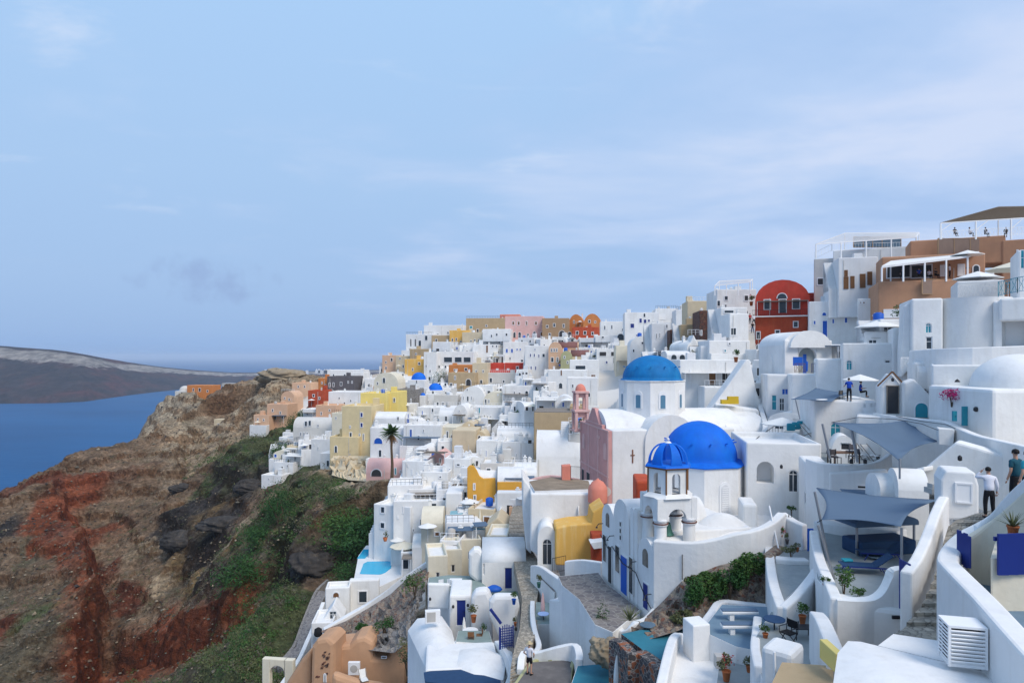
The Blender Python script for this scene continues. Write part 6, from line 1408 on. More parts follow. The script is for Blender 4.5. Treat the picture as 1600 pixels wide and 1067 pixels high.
q = MB(); q.obox(P(1128,1032,27.5), (.28,0,0), (0,.2,0), (0,0,.25)); tag(q.build('meter_box', 'grey', bevel=.02), 'grey metal box behind the orange flower pot', 'box')
# teal terraces
slab('teal_terrace', 'teal painted terrace behind the lava mosaic wall', [(970,990),(1000,984),(1050,980),(1075,984),(1060,1020),(1042,1052),(1020,1030),(1000,1012)], -13.9, -18, 'floort', 'lava')
slab('teal_terrace', 'teal painted lower terrace with the closed white parasol', [(893,1067),(902,1040),(950,1036),(1000,1044),(1030,1067),(1020,1110),(880,1110)], -16.3, -19, 'floort', 'white')
wall('mosaic_wall', 'dark lava mosaic wall with orange stones, left piece above the closed parasol', [(956,998,33.4),(968,1000,33),(980,1010,32),(990,1022,31)], .5, zb=-17.5, col='lava', bevel=0)
wall('mosaic_wall', 'dark lava mosaic wall with orange stones, right piece below the teal terrace', [(1000,1016,31.6),(1015,1026,30.6),(1032,1040,29.6),(1046,1056,28.4)], .6, zb=-18, col='lava', bevel=0)
parasol('closed white parasol standing on the lower teal terrace', 964, 1024, 32.6, 1.6, 2.3, False)
root = empty('steps', G(985,1067,-16.2), 0, 'small white and teal steps beside the closed white parasol', 'steps'); 
for k in range(3): q = MB(); q.box(-.2+k*.28,.6,-.6+k*.1,.3,-.6,.3+.28*k); q.build('step', 'white' if k % 2 == 0 else 'teal', root, bevel=.02)
table('small round glass table on the teal terrace behind the mosaic wall', 1012, 975, 34.9, .4, .6, 'glassp')
pot_plant('large agave with striped blades beside the teal terrace', 984, 986, 34.4, 1.35, 'blades', pot=False, seed=5)
# stone garden bank
def bank(name, label, px, mt, rough=.25, n=14, kind=None, cat='bank'):
    """uneven bank between two traced lines (upper, lower) of (u, v, distance)"""
    up_, lo_ = px; A = [P(*a) for a in up_]; B = [P(*a) for a in lo_]; rs = random.Random(len(label)); m = 30
    def at(L_, t_): t_ *= len(L_)-1; i = min(int(t_), len(L_)-2); return L_[i].lerp(L_[i+1], t_-i)
    vs = []
    for i in range(m+1):
        for j in range(n+1):
            p = at(A, i/m).lerp(at(B, i/m), j/n); w_ = rough*math.sin(math.pi*j/n)*(1+0*i)
            vs.append(tuple(p+Vector((rs.uniform(-.5,.5)*w_, rs.uniform(-.5,.5)*w_, rs.uniform(-.5,1)*w_))))
    q = MB(); q.add(vs, [(i*(n+1)+j, i*(n+1)+j+1, (i+1)*(n+1)+j+1, (i+1)*(n+1)+j) for i in range(m) for j in range(n)], 0, False)
    for a in B: CARVE.append((a.x, a.y, a.z-.3, 1.5))
    for a in A: CARVE.append((a.x, a.y, a.z-.5, 1.2))
    for i in range(0, m, 5): p = Vector(vs[i*(n+1)+n//2]); CARVE.append((p.x, p.y, p.z-.5, 1.2))
    o = q.build(name, mt, org=tuple(sum((A+B), Vector())/len(A+B))); return tag(o, label, cat, kind=kind)
bank('rubble_bank', 'rough stone garden bank below the long smooth white wall', ([(985,985,36.5),(1030,945,37.4),(1065,908,37),(1120,884,36.4),(1188,868,36)], [(1010,1000,33.5),(1060,985,33.6),(1100,965,34.2),(1130,940,35.3),(1205,942,34.5)]), 'stonew', .5)
house('dark rubble end wall right of the green garden shrubs', 1188, 1206, 868, 945, 'stonew', 'plain', 35, -20, 2.5, '', cat='wall', name='stone_wall')
for i, (u, v, w_, h_, c_) in enumerate([(1092,945,1.7,1.3,'leafd'),(1112,928,1.5,1.2,'leaf'),(1140,922,1.6,1.4,'leafd'),(1168,912,1.5,1.6,'leaf'),(1180,898,1.2,1.2,'leafd'),(1085,912,1.0,.5,'leafo'),(1105,904,.9,.4,'leaf'),(1070,965,1.2,.5,'leafo')]):
    bush(['dark green shrub lowest in the rubble garden bank','bright leafy shrub in the middle of the rubble garden bank','dark shrub in the rubble bank above the white benches','tall bright shrub at the right of the rubble bank','dark shrub against the end of the smooth white wall','low olive tuft under the smooth white wall','green trailing tuft on top of the rubble bank','flat olive tuft left of the white cube block'][i], u, v+6, 35.4-(v-900)/45*.55, w_*1.2, h_*1.2, c_, 1500, .075, 30+i, group='shrubs on the rubble bank')
# ---------------------------------------------------------------- right side, middle distance
def mass(name, label, px, d, zb=None, dep=4, col='white', yaw=0, cat='house', bevel=.12):
    """upright block whose face is an outline of (u, v) in a plane at distance d; dep metres deep"""
    uc = sum(p[0] for p in px)/len(px)
    if uc > 1160: yaw -= math.degrees(math.atan((uc-CX)/F))*.8
    psi = R(yaw); C0 = P(uc, max(p[1] for p in px), d); ca, sa = math.cos(psi), math.sin(psi); out = []
    for u, v in px:
        t_ = (u-CX)/F; s = (t_*C0.y-C0.x)/(ca-t_*sa); out.append((s, -(v-HV)/F*(C0.y+s*sa)-C0.z))
    n = len(out); ar = sum(out[i][0]*out[(i+1)%n][1]-out[(i+1)%n][0]*out[i][1] for i in range(n))
    if ar < 0: out.reverse()
    q = MB(); vs = [(x,0,z) for x,z in out]+[(x,dep,z) for x,z in out]
    q.add(vs, [tuple(range(n)), tuple(range(2*n-1,n-1,-1))]+[((i+1)%n, i, n+i, n+(i+1)%n) for i in range(n)])
    o = empty(name, C0, psi, label, cat); q.build('wall', col, o, bevel=bevel)
    xs = [p[0] for p in out]
    for x in (min(xs), (min(xs)+max(xs))/2, max(xs)):
        for y in (0, dep): CARVE.append((C0.x+x*ca-y*sa, C0.y+x*sa+y*ca, C0.z+(.3 if y else 0), 1.6))
    rect(min(p[0] for p in px), max(p[0] for p in px), min(p[1] for p in px), max(p[1] for p in px), d)
    def put(u, v, pw, ph, k):
        t_ = (u-CX)/F; s = (t_*C0.y-C0.x)/(ca-t_*sa); dd = C0.y+s*sa; opening(o, s, -(v-HV)/F*dd-C0.z, pw/F*dd, ph/F*dd, k, d < 78, 0)
    o_put = put
    return o, put
# round dining terrace
pts = [(1262,716),(1270,722),(1292,723),(1330,724),(1362,724),(1384,716),(1390,700),(1378,684),(1300,684),(1266,690)]
zt = -6.9
root = slab('dining_terrace', 'round white dining terrace with a low rim under the upturned canopy', [(1262,722),(1280,731),(1310,735),(1345,735),(1372,730),(1388,720),(1395,704),(1380,694),(1300,694),(1264,702)], zt-.5, -12.5, 'floor', 'white')
wall('parapet_wall', 'low curved white rim in front of the wooden dining table', [(1262,716,43),(1280,722,41.5),(1310,725,40.8),(1345,725,40.8),(1372,720,41.3),(1390,708,43)], .3, hgt=4.6)
mass('lower_wall', 'white wall with a plaster ledge and dark slot below the round dining terrace', [(1296,738),(1388,734),(1388,782),(1296,782)], 40.2, dep=.6)[1](1355,761,30,7,'k')
t_ = table('wooden dining table on the round terrace under the canopy', 1318, 706, 43.5, .85, .74, 'wood', 'wood', sq=True)
for i, (u, v, rz) in enumerate([(1301,722,90),(1306,724,20),(1334,722,-80),(1330,714,180)]):
    chair(['grey armchair at the left end of the wooden dining table','grey armchair nearer the camera at the left of the dining table','grey armchair at the right end of the wooden dining table','grey armchair on the far side of the wooden dining table'][i], u, v+2, 42.6+(.8 if i == 3 else 0), rz, 'slate', 'iron', group='chairs round the dining table', s=1.05)
def deckchair(label, u, v, d, rz=0, col='canvas', group=None):
    root = empty('deck_chair', P(u, v, d), R(rz), label, 'deck chair', group)
    q = MB(); q.obox((0,.32,.62), (.28,0,0), (0,.14,.32), (0,-.01,.005)); q.obox((0,-.15,.33), (.28,0,0), (0,.32,.02), (0,0,.012)); q.build('sling', col, root)
    for s in (-1,1): q = MB(); q.bar((s*.3,-.5,0),(s*.3,.5,1.0),.035); q.bar((s*.3,.45,0),(s*.3,-.48,.38),.035); q.build('frame', 'wood2', root)
    return root
deckchair('left white deck chair of the pair beside the dining table', 1344, 718, 44, 25, group='white deck chairs by the dining table')
deckchair('right white deck chair of the pair beside the dining table', 1360, 719, 43.6, 25, group='white deck chairs by the dining table')
house('white arched alcove wall with iron ornament behind the dining table', 1300, 1338, 680, 724, 'white', 'vault', 47, 4, 2, '1321,698,14,12,k', rise=1.2)
house('white house wall with lamp and basket under the upturned canopy', 1338, 1480, 652, 745, 'white', 'plain', 48, -4, 5, '1418,720,14,34,bD;1372,722,8,24,w')
q = MB(); q.lathe((0,0,0), [(.2,0),(.42,.1),(.40,.3),(.1,.42)], 12); o = tag(q.build('lamp_basket', 'iron', loc=P(1436,706,46.5)), 'large dark woven lamp on the white wall under the canopy', 'lamp')
q = MB(); q.lathe((0,0,0), [(.1,0),(.2,.06),(.16,.18),(.03,.22)], 12); tag(q.build('wall_lamp', 'iron', loc=P(1445,721,46)), 'small round wall lamp below the large dark woven lamp', 'lamp')
mass('chimney_box', 'white rendered box on the parapet at the right corner of the upturned canopy', [(1466,669),(1492,671),(1490,697),(1467,695)], 40, dep=.9, cat='box', bevel=.04)
# long flowing wall
wall('boundary_wall', 'long flowing white wall running right from the gabled gate to the teal shirted man', [(1368,645,50),(1400,650,47),(1440,654,44),(1478,658,42),(1500,668,40),(1530,680,37),(1565,688,34),(1620,700,31)], .45, hgt=4.4)
mass('sloping_wall', 'white sloping flank under the long flowing wall behind the white shirted man', [(1440,735),(1494,690),(1530,700),(1640,735),(1640,800),(1540,800),(1440,760)], 34, dep=1.2, yaw=-12)
house('white flat vaulted roof left of the white hatch box', 1376, 1408, 745, 788, 'white', 'vaultx', 34.5, 14, 2.2, '', rise=.8)
house('white round vaulted roof between the twin vault and the hatch box', 1404, 1452, 738, 786, 'white', 'vaultx', 33.5, 8, 2.4, '', rise=.9)
wall('awning_wall', 'white wing-like concrete awning above the vaulted roofs', [(1413,738,36),(1430,733,35.6),(1452,728,35)], .9, hgt=.25, cat='awning')
o, put = mass('hatch_box', 'white block with a square hatch door beside the man in the white shirt', [(1470,750),(1478,735),(1524,738),(1530,760),(1530,812),(1471,812)], 28.6, dep=1.6, yaw=4, bevel=.08); put(1506,770,24,32,'gP')
q = MB(); q.obox(P(1462,766,31), (.35,0,0),(0,.3,0),(0,0,.12)); q.obox(P(1460,762,31), (.2,0,0),(0,.2,0),(0,0,.2)); tag(q.build('vent_unit', 'grey'), 'grey ventilation unit on the roof left of the hatch block', 'vent')
# block with blue-shirt man
house('large white block with rounded corner below the man in the blue shirt', 1272, 1372, 625, 712, 'white', 'plain', 52, 8, 6, '1306,672,16,24,tA;1351,634,3,5,k;1362,633,3,5,k')
for i, (u, v, d) in enumerate([(1236,673,56),(1244,671,56.5),(1252,669,57),(1260,667,57.5)]):
    q = MB(); q.box(-.35,.35,-.12,.12,0,.62); tag(q.build('cushion', 'teal', bevel=.1, loc=P(u, v, d)), ['first turquoise cushion from the left on the white bench','second turquoise cushion from the left on the white bench','third turquoise cushion from the left on the white bench','rightmost turquoise cushion on the white bench'][i], 'cushion', 'turquoise cushions on the bench')
slab('lounge_terrace', 'white lounge terrace with turquoise cushions left of the rounded block', [(1216,688),(1226,672),(1272,664),(1278,690)], -6.7, -10, 'floor', 'white')
deckchair('striped deck chair right of the turquoise cushions', 1262, 682, 54, 40)
parasol('white parasol standing right above the turquoise cushions', 1222, 652, 58, 3.4, 2.3)
person('man in a bright blue shirt standing on the block roof', 1327, 626, 52, 1.75, 160, 'lean', 'shirtb', 'black', lean=.3, sleeves=1)
person('seated person in dark blue beside the man in bright blue', 1345, 620, 53, 1.7, 60, 'stand', 'shirtb', 'black', sit=True)
parasol('cream parasol over the man in the bright blue shirt', 1344, 585, 53, 2.6, 2.3)
chair('dark chair beside the man in the blue shirt', 1318, 628, 52.5, 30, 'wood2')
# gabled gate
root = house('small white gate house with a brown edged gable and open dark door', 1376, 1412, 583, 648, 'white', 'gable', 49, 4, 2.2, '1395,624,18,44,kD', rise=1.0, framecol='wood2')[0]
q = MB(); q.bar((-.95,-.1,2.05),(0,-.1,3.1),.12,.1); q.bar((0,-.1,3.1),(.85,-.1,2.05),.12,.1); q.build('barge_board', 'wood', root)
mass('stair_wall', 'white wall with a diagonal stair edge right of the gabled gate', [(1412,598),(1428,592),(1458,622),(1458,655),(1412,655)], 47, dep=2.0)[1](1440,640,20,24,'tAP')
house('white house behind the diagonal stair wall with grey steps', 1428, 1470, 566, 640, 'white', 'plain', 50, 0, 5, '')
house('white house with a wide dark opening above the magenta flowers', 1456, 1560, 570, 660, 'white', 'flat', 44, -4, 6, '1497,617,48,17,kP;1478,655,6,16,bA' ); 
q = MB(); q.lathe((0,0,0), [(.16,0),(.12,.1),(.02,.2)], 10); tag(q.build('wall_lamp', 'iron', loc=P(1496,597,43.6)), 'dark wall lamp above the wide dark opening', 'lamp')
mass('blue_door_wall', 'white stepped wall with three teal doors at the right below the dome', [(1490,640),(1504,622),(1550,622),(1552,648),(1600,650),(1660,670),(1660,700),(1540,690),(1490,665)], 41, dep=2, yaw=-4)
for i, (u, v, w_, h_) in enumerate([(1492,650,6,16),(1510,650,12,30),(1540,668,5,18)]):
    root = empty('door', P(u, v+h_/2, 40.6), 0, ['narrow teal shutter door left of the wide teal door','wide pale teal door in the stepped white wall','small blue door at the foot of the stepped white wall'][i], 'door'); ww, hh = w_/F*40.6, h_/F*40.6
    q = MB(); q.box(-ww/2, ww/2, -.05, .1, 0, hh); q.build('leaf', 'teal' if i < 2 else 'blue', root, bevel=.01); q = MB(); q.box(ww/2-.12, ww/2-.08, -.08, -.051, hh*.45, hh*.52); q.build('handle', 'iron', root)
bush('magenta bougainvillea spilling over the white step wall', 1487, 628, 42, 1.6, 1.0, 'magenta', 420, .07, 41, 'plant', name='bougainvillea')
bush('small magenta flower cushion right of the teal doors', 1549, 652, 40, .8, .6, 'magenta', 160, .05, 42, 'plant', name='bougainvillea')
for i, (u, v) in enumerate([(1526,643),(1557,669),(1577,669)]): q = MB(); q.lathe((0,0,0), [(.08,0),(.16,.06),(.16,.2),(.08,.28)], 12); tag(q.build('clay_pot', 'iron', loc=P(u, v, 39.8)), ['dark round pot hanging beside the wide teal door','left dark niche pot at the foot of the lavender wall','right dark niche pot at the foot of the lavender wall'][i], 'pot')
ribbon('stone_steps', [((1466,660,43),(1482,664,42.6)),((1466,630,46),(1476,628,46))], 'concrete', steps=9, thick=1)
ribbon('stone_steps', [((1446,622,47.5),(1458,624,47.5)),((1426,592,52),(1436,590,52))], 'concrete', steps=9, thick=1)
# big dome and buildings at the right edge
root = empty('domed_house', P(1592,690,38.5), 0, 'white domed house with a lavender shaded wall at the right edge', 'house')
q = MB(); q.box(-1.5,5,0,6,-2,2.95); q.build('wall', 'white', root, bevel=.2); q = MB(); q.lathe((2.2,3.0,2.95), [(2.5,-.02)]+dome_prof(2.5,2.0,.0), 40); q.build('dome', 'white', root)
rect(1552,1640,560,690,38)
house('big white block with a huge arched opening at the right edge', 1552, 1680, 468, 566, 'white', 'plain', 52, -6, 7, '1584,510,30,62,gAP')
root = empty('round_house', P(1512,545,53), 0, 'broad white round-walled building left of the huge arched opening', 'house')
q = MB(); q.lathe((2.7,3.4,-3), [(2.6,0),(2.55,7.0),(2.6,7.15)], 40, sq=(1.05,1)); q.build('wall', 'white', root)
for x in (-3,0,3): CARVE.append((P(1512,545,53).x+x, 53, P(1512,545,53).z-.3, 2))
rect(1470,1560,462,545,53)
wall('retaining_wall', 'broad white retaining wall under the round-walled building', [(1428,548,52),(1470,545,49),(1520,543,47),(1600,540,46)], .8, hgt=3.5)
house('long white humped roof house below the round-walled building', 1434, 1566, 560, 594, 'white', 'vaultx', 49, 4, 5, '', rise=1.0)
house('white house with two arched teal windows left of the round-walled building', 1424, 1474, 466, 556, 'white', 'plain', 56, 4, 6, '1451,512,9,15,tA;1452,536,9,20,w')
mass('buttress', 'white tapering buttress left of the two teal windows', [(1413,478),(1424,470),(1437,560),(1408,590),(1408,545)], 57, dep=3)
house('pale white house with one tall window left of the tapering buttress', 1395, 1424, 512, 590, 'white', 'flat', 60, 0, 5, '1409,540,8,20,w')
railing('ornate pale iron balcony railing below the tall window', [(1408,579,55),(1432,579,55)], 1.05, 'frame', .12, cross=True)
house('white terrace block with the turquoise arched niche', 1316, 1396, 536, 592, 'white', 'flat', 62, -2, 6, '1327,570,9,15,tA;1387,565,8,5,k', extra='')
q = MB(); q.lathe((0,0,0), [(.08,0),(.16,.06),(.16,.2),(.08,.28)], 8); tag(q.build('flower_basket', 'redfl', loc=P(1394,566,61.4)), 'small red flower basket beside the turquoise niche block', 'flower basket')
parasol('wide white parasol over the terrace block with the turquoise niche', 1373, 500, 66, 4.2, 2.6)
table('grey terrace table under the wide white parasol', 1368, 528, 66, .9, .75, 'grey')
root = empty('arched_house', P(1262,585,74), R(6), 'white house with sweeping curved roof and big arched porch', 'house')
q = MB(); q.archhole(-2.6, 2.8, 0, .4, -1, 3.7, -1.0, 1.0, 0, 1.9); q.arch(-2.6, 2.8, .41, 6, -1, 3.1, 1.6, smi=0); q.build('wall', 'white', root, bevel=.08); q = MB(); q.arch(-2.2,2.4,-.5,-.001,2.9,3.0,1.75); q.arch(-1.0,1.0,.405,.408,0,1.9,1.0,mi=1); q.build('gable', ['white','floor'], root)
q = MB(); q.box(-.3,.1,.402,.404,0,2.2); q.build('door', 'blue', root)
rect(1225,1300,508,590,74)
house('white low flank with blue shutter left of the big arched porch', 1206, 1240, 545, 592, 'white', 'vaultx', 76, 6, 5, '1222,566,12,10,b', rise=1.6)
q = MB(); q.box(-.5,.5,0,.1,0,.9); tag(q.build('shutter', 'blue', loc=P(1247,571,72.5)), 'bright blue shutter panel in front of the arched porch', 'shutter')
house('white house with teal double doors and blue painted panel below the porch', 1198, 1240, 585, 648, 'white2', 'plain', 72, 4, 5, '1210,629,8,24,t;1227,612,10,10,b;1222,632,8,20,w')
house('low white wall with iron railings below the big arched porch', 1236, 1300, 585, 625, 'white', 'plain', 68, 2, 5, '')
railing('brown wooden railing left of the navy fence below the porch', [(1242,582,68),(1258,582,68)], .9, 'wood', .16, cross=True)
railing('navy painted fence below the big arched porch', [(1268,582,68),(1290,582,68)], .9, 'navy', .12)
house('white house with a stair to a turquoise pool left of the niche block', 1276, 1320, 560, 600, 'white', 'plain', 66, 0, 4, '')
q = MB(); q.lathe((0,0,0), [(.08,0),(.12,.9),(.02,1.0)], 8); tag(q.build('closed_sunshade', 'blue', loc=P(1261,580,67)), 'small bright blue closed sunshade by the porch railings', 'parasol')
# terracotta restaurant
root, _ = house('terracotta lower hall of the terrace restaurant with a white door', 1372, 1500, 438, 500, 'peach', 'plain', 84, 4, 9, '1393,490,22,14,g', roofcol=None)
root.children[0].data.materials[0] = mat('terracotta_plaster', (.50,.27,.16), var=.15, dirt=.35, dcol=(.38,.2,.12)); TCM = MATS['terracotta_plaster']
def tcm(o): 
    for c in [o[0]]:
        for ch in c.children:
            if ch.name.startswith('wall'): ch.data.materials[0] = TCM
    return o
tcm(house('terracotta back wall of the terrace restaurant behind the diners', 1378, 1540, 398, 442, 'peach', 'plain', 89, 4, 6, '1474,423,9,18,g;1502,422,10,19,g;1404,424,34,22,kP;1440,424,30,22,kP'))
tcm(house('terracotta upper storey with brown fabric panels under the reed roof', 1422, 1572, 372, 402, 'peach', 'plain', 92, 2, 6, '', base=1))
tcm(house('terracotta corner block with tall wall at the top right edge', 1566, 1680, 372, 470, 'peach', 'plain', 88, 2, 7, '1590,400,3,20,t', base=3))
tcm(house('terracotta sloping stair wall at the right of the terrace restaurant', 1480, 1570, 440, 500, 'peach', 'plain', 82, 2, 5, '', base=3))
def panels(label, u0, v0, u1, v1, d, n, mt, z_=0):
    root = empty('fabric_screen', P((u0+u1)/2, v1, d), 0, label, 'screen'); w_ = (u1-u0)/F*d; h_ = (v1-v0)/F*d
    for k in range(n): q = MB(); q.box(-w_/2+w_*k/n+.06, -w_/2+w_*(k+1)/n-.06, 0, .05, .08, h_-.08); q.build('panel', mt, root)
    q = MB(); q.box(-w_/2, w_/2, -.03, .08, h_-.08, h_); q.box(-w_/2, w_/2, -.03, .08, 0, .079)
    for k in range(n+1): x = -w_/2+w_*k/n; q.box(x-.05, x+.05, -.04, .09, .081, h_-.081)
    q.build('frame', 'brown', root); return root
mb_ = mat('brown_fabric', (.27,.19,.15), var=.12, scale=2)
panels('row of four brown fabric panels along the upper restaurant terrace', 1466, 372, 1566, 398, 91, 4, mb_)
panels('two brown fabric panels on the front of the lower restaurant terrace', 1441, 436, 1489, 460, 83.5, 2, mb_)
def pergola(label, pa, pb, d0, d1, v0, v1, vfoot, mt, post='frame', slats=0, nposts=4, drop=0.0):
    """roof from (pa: u left,u right at front, row v0, distance d0) to back (row v1, distance d1)"""
    a, b = P(pa[0], v0[0], d0), P(pa[1], v0[1], d0); c, e = P(pb[1], v1[1], d1), P(pb[0], v1[0], d1); zf = P(0, vfoot, d0).z
    root = empty('pergola', Vector((a.x, a.y, zf)), 0, label, 'pergola'); q = MB()
    if not slats: q.add([a,b,c,e,a+Vector((0,0,.12)),b+Vector((0,0,.12)),c+Vector((0,0,.12)),e+Vector((0,0,.12))], [(3,2,1,0),(4,5,6,7),(0,1,5,4),(1,2,6,5),(2,3,7,6),(3,0,4,7)])
    else:
        for k in range(slats+1): t_ = k/slats; q.bar(a.lerp(e,t_), b.lerp(c,t_), .10, .05)
    at_root(q, root, 'roof', mt)
    q = MB(); q.bar(a-Vector((0,0,.08)), b-Vector((0,0,.08)), .12); q.bar(e-Vector((0,0,.08)), c-Vector((0,0,.08)), .12); q.bar(a-Vector((0,0,.07)), e-Vector((0,0,.07)), .12); q.bar(b-Vector((0,0,.07)), c-Vector((0,0,.07)), .12); at_root(q, root, 'beam', 'frame')
    for k in range(nposts):
        t_ = k/(nposts-1); p = a.lerp(b, t_); q = MB(); q.bar(Vector((p.x,p.y,zf)), p-Vector((0,0,.1)), .16); at_root(q, root, 'post', post)
    if slats > 20:
        for k in range(nposts-1): p = a.lerp(b, k/(nposts-1)); p2 = a.lerp(b, (k+.35)/(nposts-1)); q = MB(); q.bar(Vector((p.x,p.y,zf+(p.z-zf)*.5)), p2-Vector((0,0,.1)), .09); at_root(q, root, 'brace', post)
    for p in (e, c): q = MB(); q.bar(Vector((p.x,p.y,zf)), p-Vector((0,0,.1)), .14); at_root(q, root, 'post', post)
    return root
pergola('reed roofed pergola on white posts at the top right corner', (1470,1690), (1560,1700), 86, 97, (348,334), (323,321), 374, 'reed', nposts=5, slats=30)
railing('white lattice railing under the reed roofed pergola', [(1472,374,86),(1690,362,86)], 1.0, 'frame', .5, cross=True)
for i_, u_ in enumerate((1492,1515,1540,1572)): person(['diner at the left end under the reed roof','second diner from the left under the reed roof','third diner from the left under the reed roof','diner at the right edge under the reed roof'][i_], u_, 370, 89, 1.7, 50*i_, 'stand', ['black','shirtw','slate','black'][i_], 'black', detail=False, sit=True)
pergola('white sun roof over the restaurant diners', (1378,1512), (1392,1530), 83, 90, (417,401), (409,394), 440, 'canvas', nposts=5, slats=0)
pergola('white and glass sun roof over the roof terrace bar on the top right', (1275,1432), (1320,1436), 104, 112, (381,370), (364,363), 404, 'frame', slats=14, nposts=5)
o = panels('blue grey glass windbreak of the roof terrace bar', 1334, 370, 1408, 387, 108, 5, 'glassp')
railing('thin white railing round the roof terrace bar', [(1273,405,105),(1300,392,103),(1432,388,106)], 1.0, 'frame', .5)
pergola('thin white sun roof high on the terrace left of the red house', (1117,1172), (1124,1176), 122, 130, (446,440), (439,436), 462, 'frame', slats=6, nposts=4)
parasol('open white parasol at the right end of the restaurant sun roof', 1512, 391, 84, 3.6, 2.2)
parasol('wide pale parasol behind the white wall right of the terracotta hall', 1528, 424, 72, 4.6, 2.4)
parasol('cream gathered parasol at the far right below the terracotta wall', 1586, 408, 66, 5.0, 2.4, col='cream')
house('white terrace block with lattice screen below the wide pale parasol', 1495, 1570, 438, 470, 'white2', 'plain', 70, 0, 6, '')
railing('fine white lattice fence in front of the wide pale parasol', [(1497,466,69),(1560,462,69)], 1.3, 'frame', .2, cross=True)
railing('ornate teal iron balustrade at the right edge above the arched opening', [(1560,464,52),(1590,458,50.5),(1640,450,49)], 1.15, 'teal', .14, cross=True)
house('white block carrying the teal balustrade at the right edge', 1562, 1680, 464, 480, 'white', 'plain', 51.5, -4, 5, '', base=1)
house('white tower with pale window frame at the right edge above the balustrade', 1590, 1680, 388, 455, 'white', 'plain', 56, 0, 5, '1598,405,6,30,t')
for i, (u, v, c_, sx) in enumerate([(1410,436,'black',True),(1436,434,'shirtb',True),(1452,436,'shirtw',True),(1462,435,'black',True),(1484,434,'shirtw',False)]):
    person(['diner in black at the left table behind the terrace rail','diner in blue at the middle of the restaurant terrace','diner in white right of the one in blue on the terrace','diner in dark clothes right of the diner in white','waiter in a white shirt standing at the right of the terrace'][i], u, v, 86.5, 1.72, 20*i-40, 'stand', c_, 'black', detail=False, sit=sx)
bush('green climbing shrub at the foot of the terracotta hall', 1418, 500, 72, 3.0, 1.6, 'leafd', 600, .10, 51, 'shrub', name='shrub')
# stair between the churches and the red house
ribbon('stone_stairs', [((1196,716,61),(1214,712,61)),((1196,690,66),(1216,688,66)),((1198,655,72),(1216,655,72)),((1190,620,80),(1208,620,80)),((1180,580,90),(1200,580,90)),((1168,548,102),(1182,548,102)),((1166,512,112),(1178,512,112))], 'lgrey', steps=34, thick=1.2)
wall('stair_wall', 'white wall along the left of the long stair below the red house', [(1120,640,74),(1150,600,80),(1170,565,90),(1180,600,84),(1190,640,74),(1196,668,68),(1180,700,63),(1160,712,60)], .5, hgt=4)
mass('stair_flank', 'large white triangular stair flank between the purple door house and the long stair', [(1092,662),(1110,640),(1166,562),(1172,562),(1182,610),(1196,650),(1180,668),(1150,660)], 76, dep=2)
mass('stair_wall', 'white wall with a grey shaded garage door left of the long stair', [(1118,632),(1185,640),(1190,662),(1178,690),(1130,690)], 73, dep=3)[1](1152,668,34,34,'o')
wall('stair_wall', 'white stair wall on the right side of the long stair', [(1186,556,97),(1200,590,88),(1210,630,77),(1218,660,70),(1222,690,64),(1214,720,60)], .4, hgt=1.2)
railing('thin iron handrail on the slope left of the turquoise cushions', [(1165,722,50),(1188,700,54),(1216,680,58)], 1.0, 'iron', .8)
for i, (u, v, d, c_, b_, rz) in enumerate([(1172,506,110,'redfl','black',170),(1178,508,109,'shirtw','black',200),(1176,520,107,'black','navyc',180),(1180,618,79,'shirtw','black',150),(1190,575,91,'redfl','wood',0)]):
    person(['person in a red top climbing the long stair beside the red house','person in white beside the red top on the upper stair','person in dark clothes lower on the upper stair','man in a pale shirt climbing the middle of the long stair','person in red on the stair below the red house'][i], u, v, d, 1.72, rz, 'walk', c_, b_, detail=False)
q = MB(); q.box(-.9,.9,-.3,.3,0,.45); q.box(-.2,.9,-.25,.25,.451,.8); tag(q.build('tool_bench', mat('yellow_tools',(.6,.4,.03)), loc=P(1140,631,73)), 'yellow and black tool boxes on the white wall top', 'tool box')
# men near the lane
person('man in a white shirt leaning on the wall with a hand at his ear', 1546, 809, 23.8, 1.78, 165, 'phone', 'shirtw', 'black', sleeves=2, lean=.15)
person('man in a dark teal shirt standing at the right edge beside the wall', 1587, 793, 20.2, 1.75, 200, 'stand', 'shirtt', 'black', sleeves=1)
person('person in teal half hidden at the very right edge of the photo', 1606, 796, 19.6, 1.72, 200, 'stand', 'teal', 'black', sleeves=1)
root = empty('balcony', P(1222,494,111), R(-4-math.degrees(math.atan(422/F))*.8), 'narrow white balcony with a thin iron rail between the storeys of the red house', 'balcony')
q = MB(); q.box(-4.6,4.6,-1.0,.3,-.12,.05); q.build('slab', 'white', root)
q = MB(); q.bar((-4.6,-.95,1.0),(4.6,-.95,1.0),.05)
for k in range(31): q.bar((-4.5+k*.3,-.95,.05),(-4.5+k*.3,-.95,1.0),.025)
q.build('railing', 'iron', root)
for i, (u, v) in enumerate([(1196,700),(1228,690),(1265,720),(1215,765),(1290,760)]):
    pass
o, put = mass('house', 'ochre house with a tall curved gable and dark windows', [(730,797),(730,731),(734,727),(740,728),(745,735),(749,744),(755,748),(774,747),(776,797)], 90, dep=.5, col='ochre', bevel=.05)
put(741,760,4,11,'k'); put(742,777,5,9,'k'); put(765,784,7,10,'k')
o['category'] = 'house'; q = MB(); xs_ = [v_.co.x for v_ in o.children[0].data.vertices]; q.archx(min(xs_)+.9, max(xs_)+.0, .52, 5.5, 0, 3.4, 1.7); q.build('roof', 'white', o, bevel=.08)
o, put = mass('house', 'ochre wing with a broad white barrel roof right of the curved ochre house', [(777,770),(777,753),(820,753),(820,770)], 88.5, dep=.5, col='ochre', bevel=.05)
q = MB(); xs_ = [v_.co.x for v_ in o.children[0].data.vertices]; q.archx(min(xs_), max(xs_), .2, 6, .3, 1.4, 1.5); q.build('roof', 'white', o, bevel=.08)
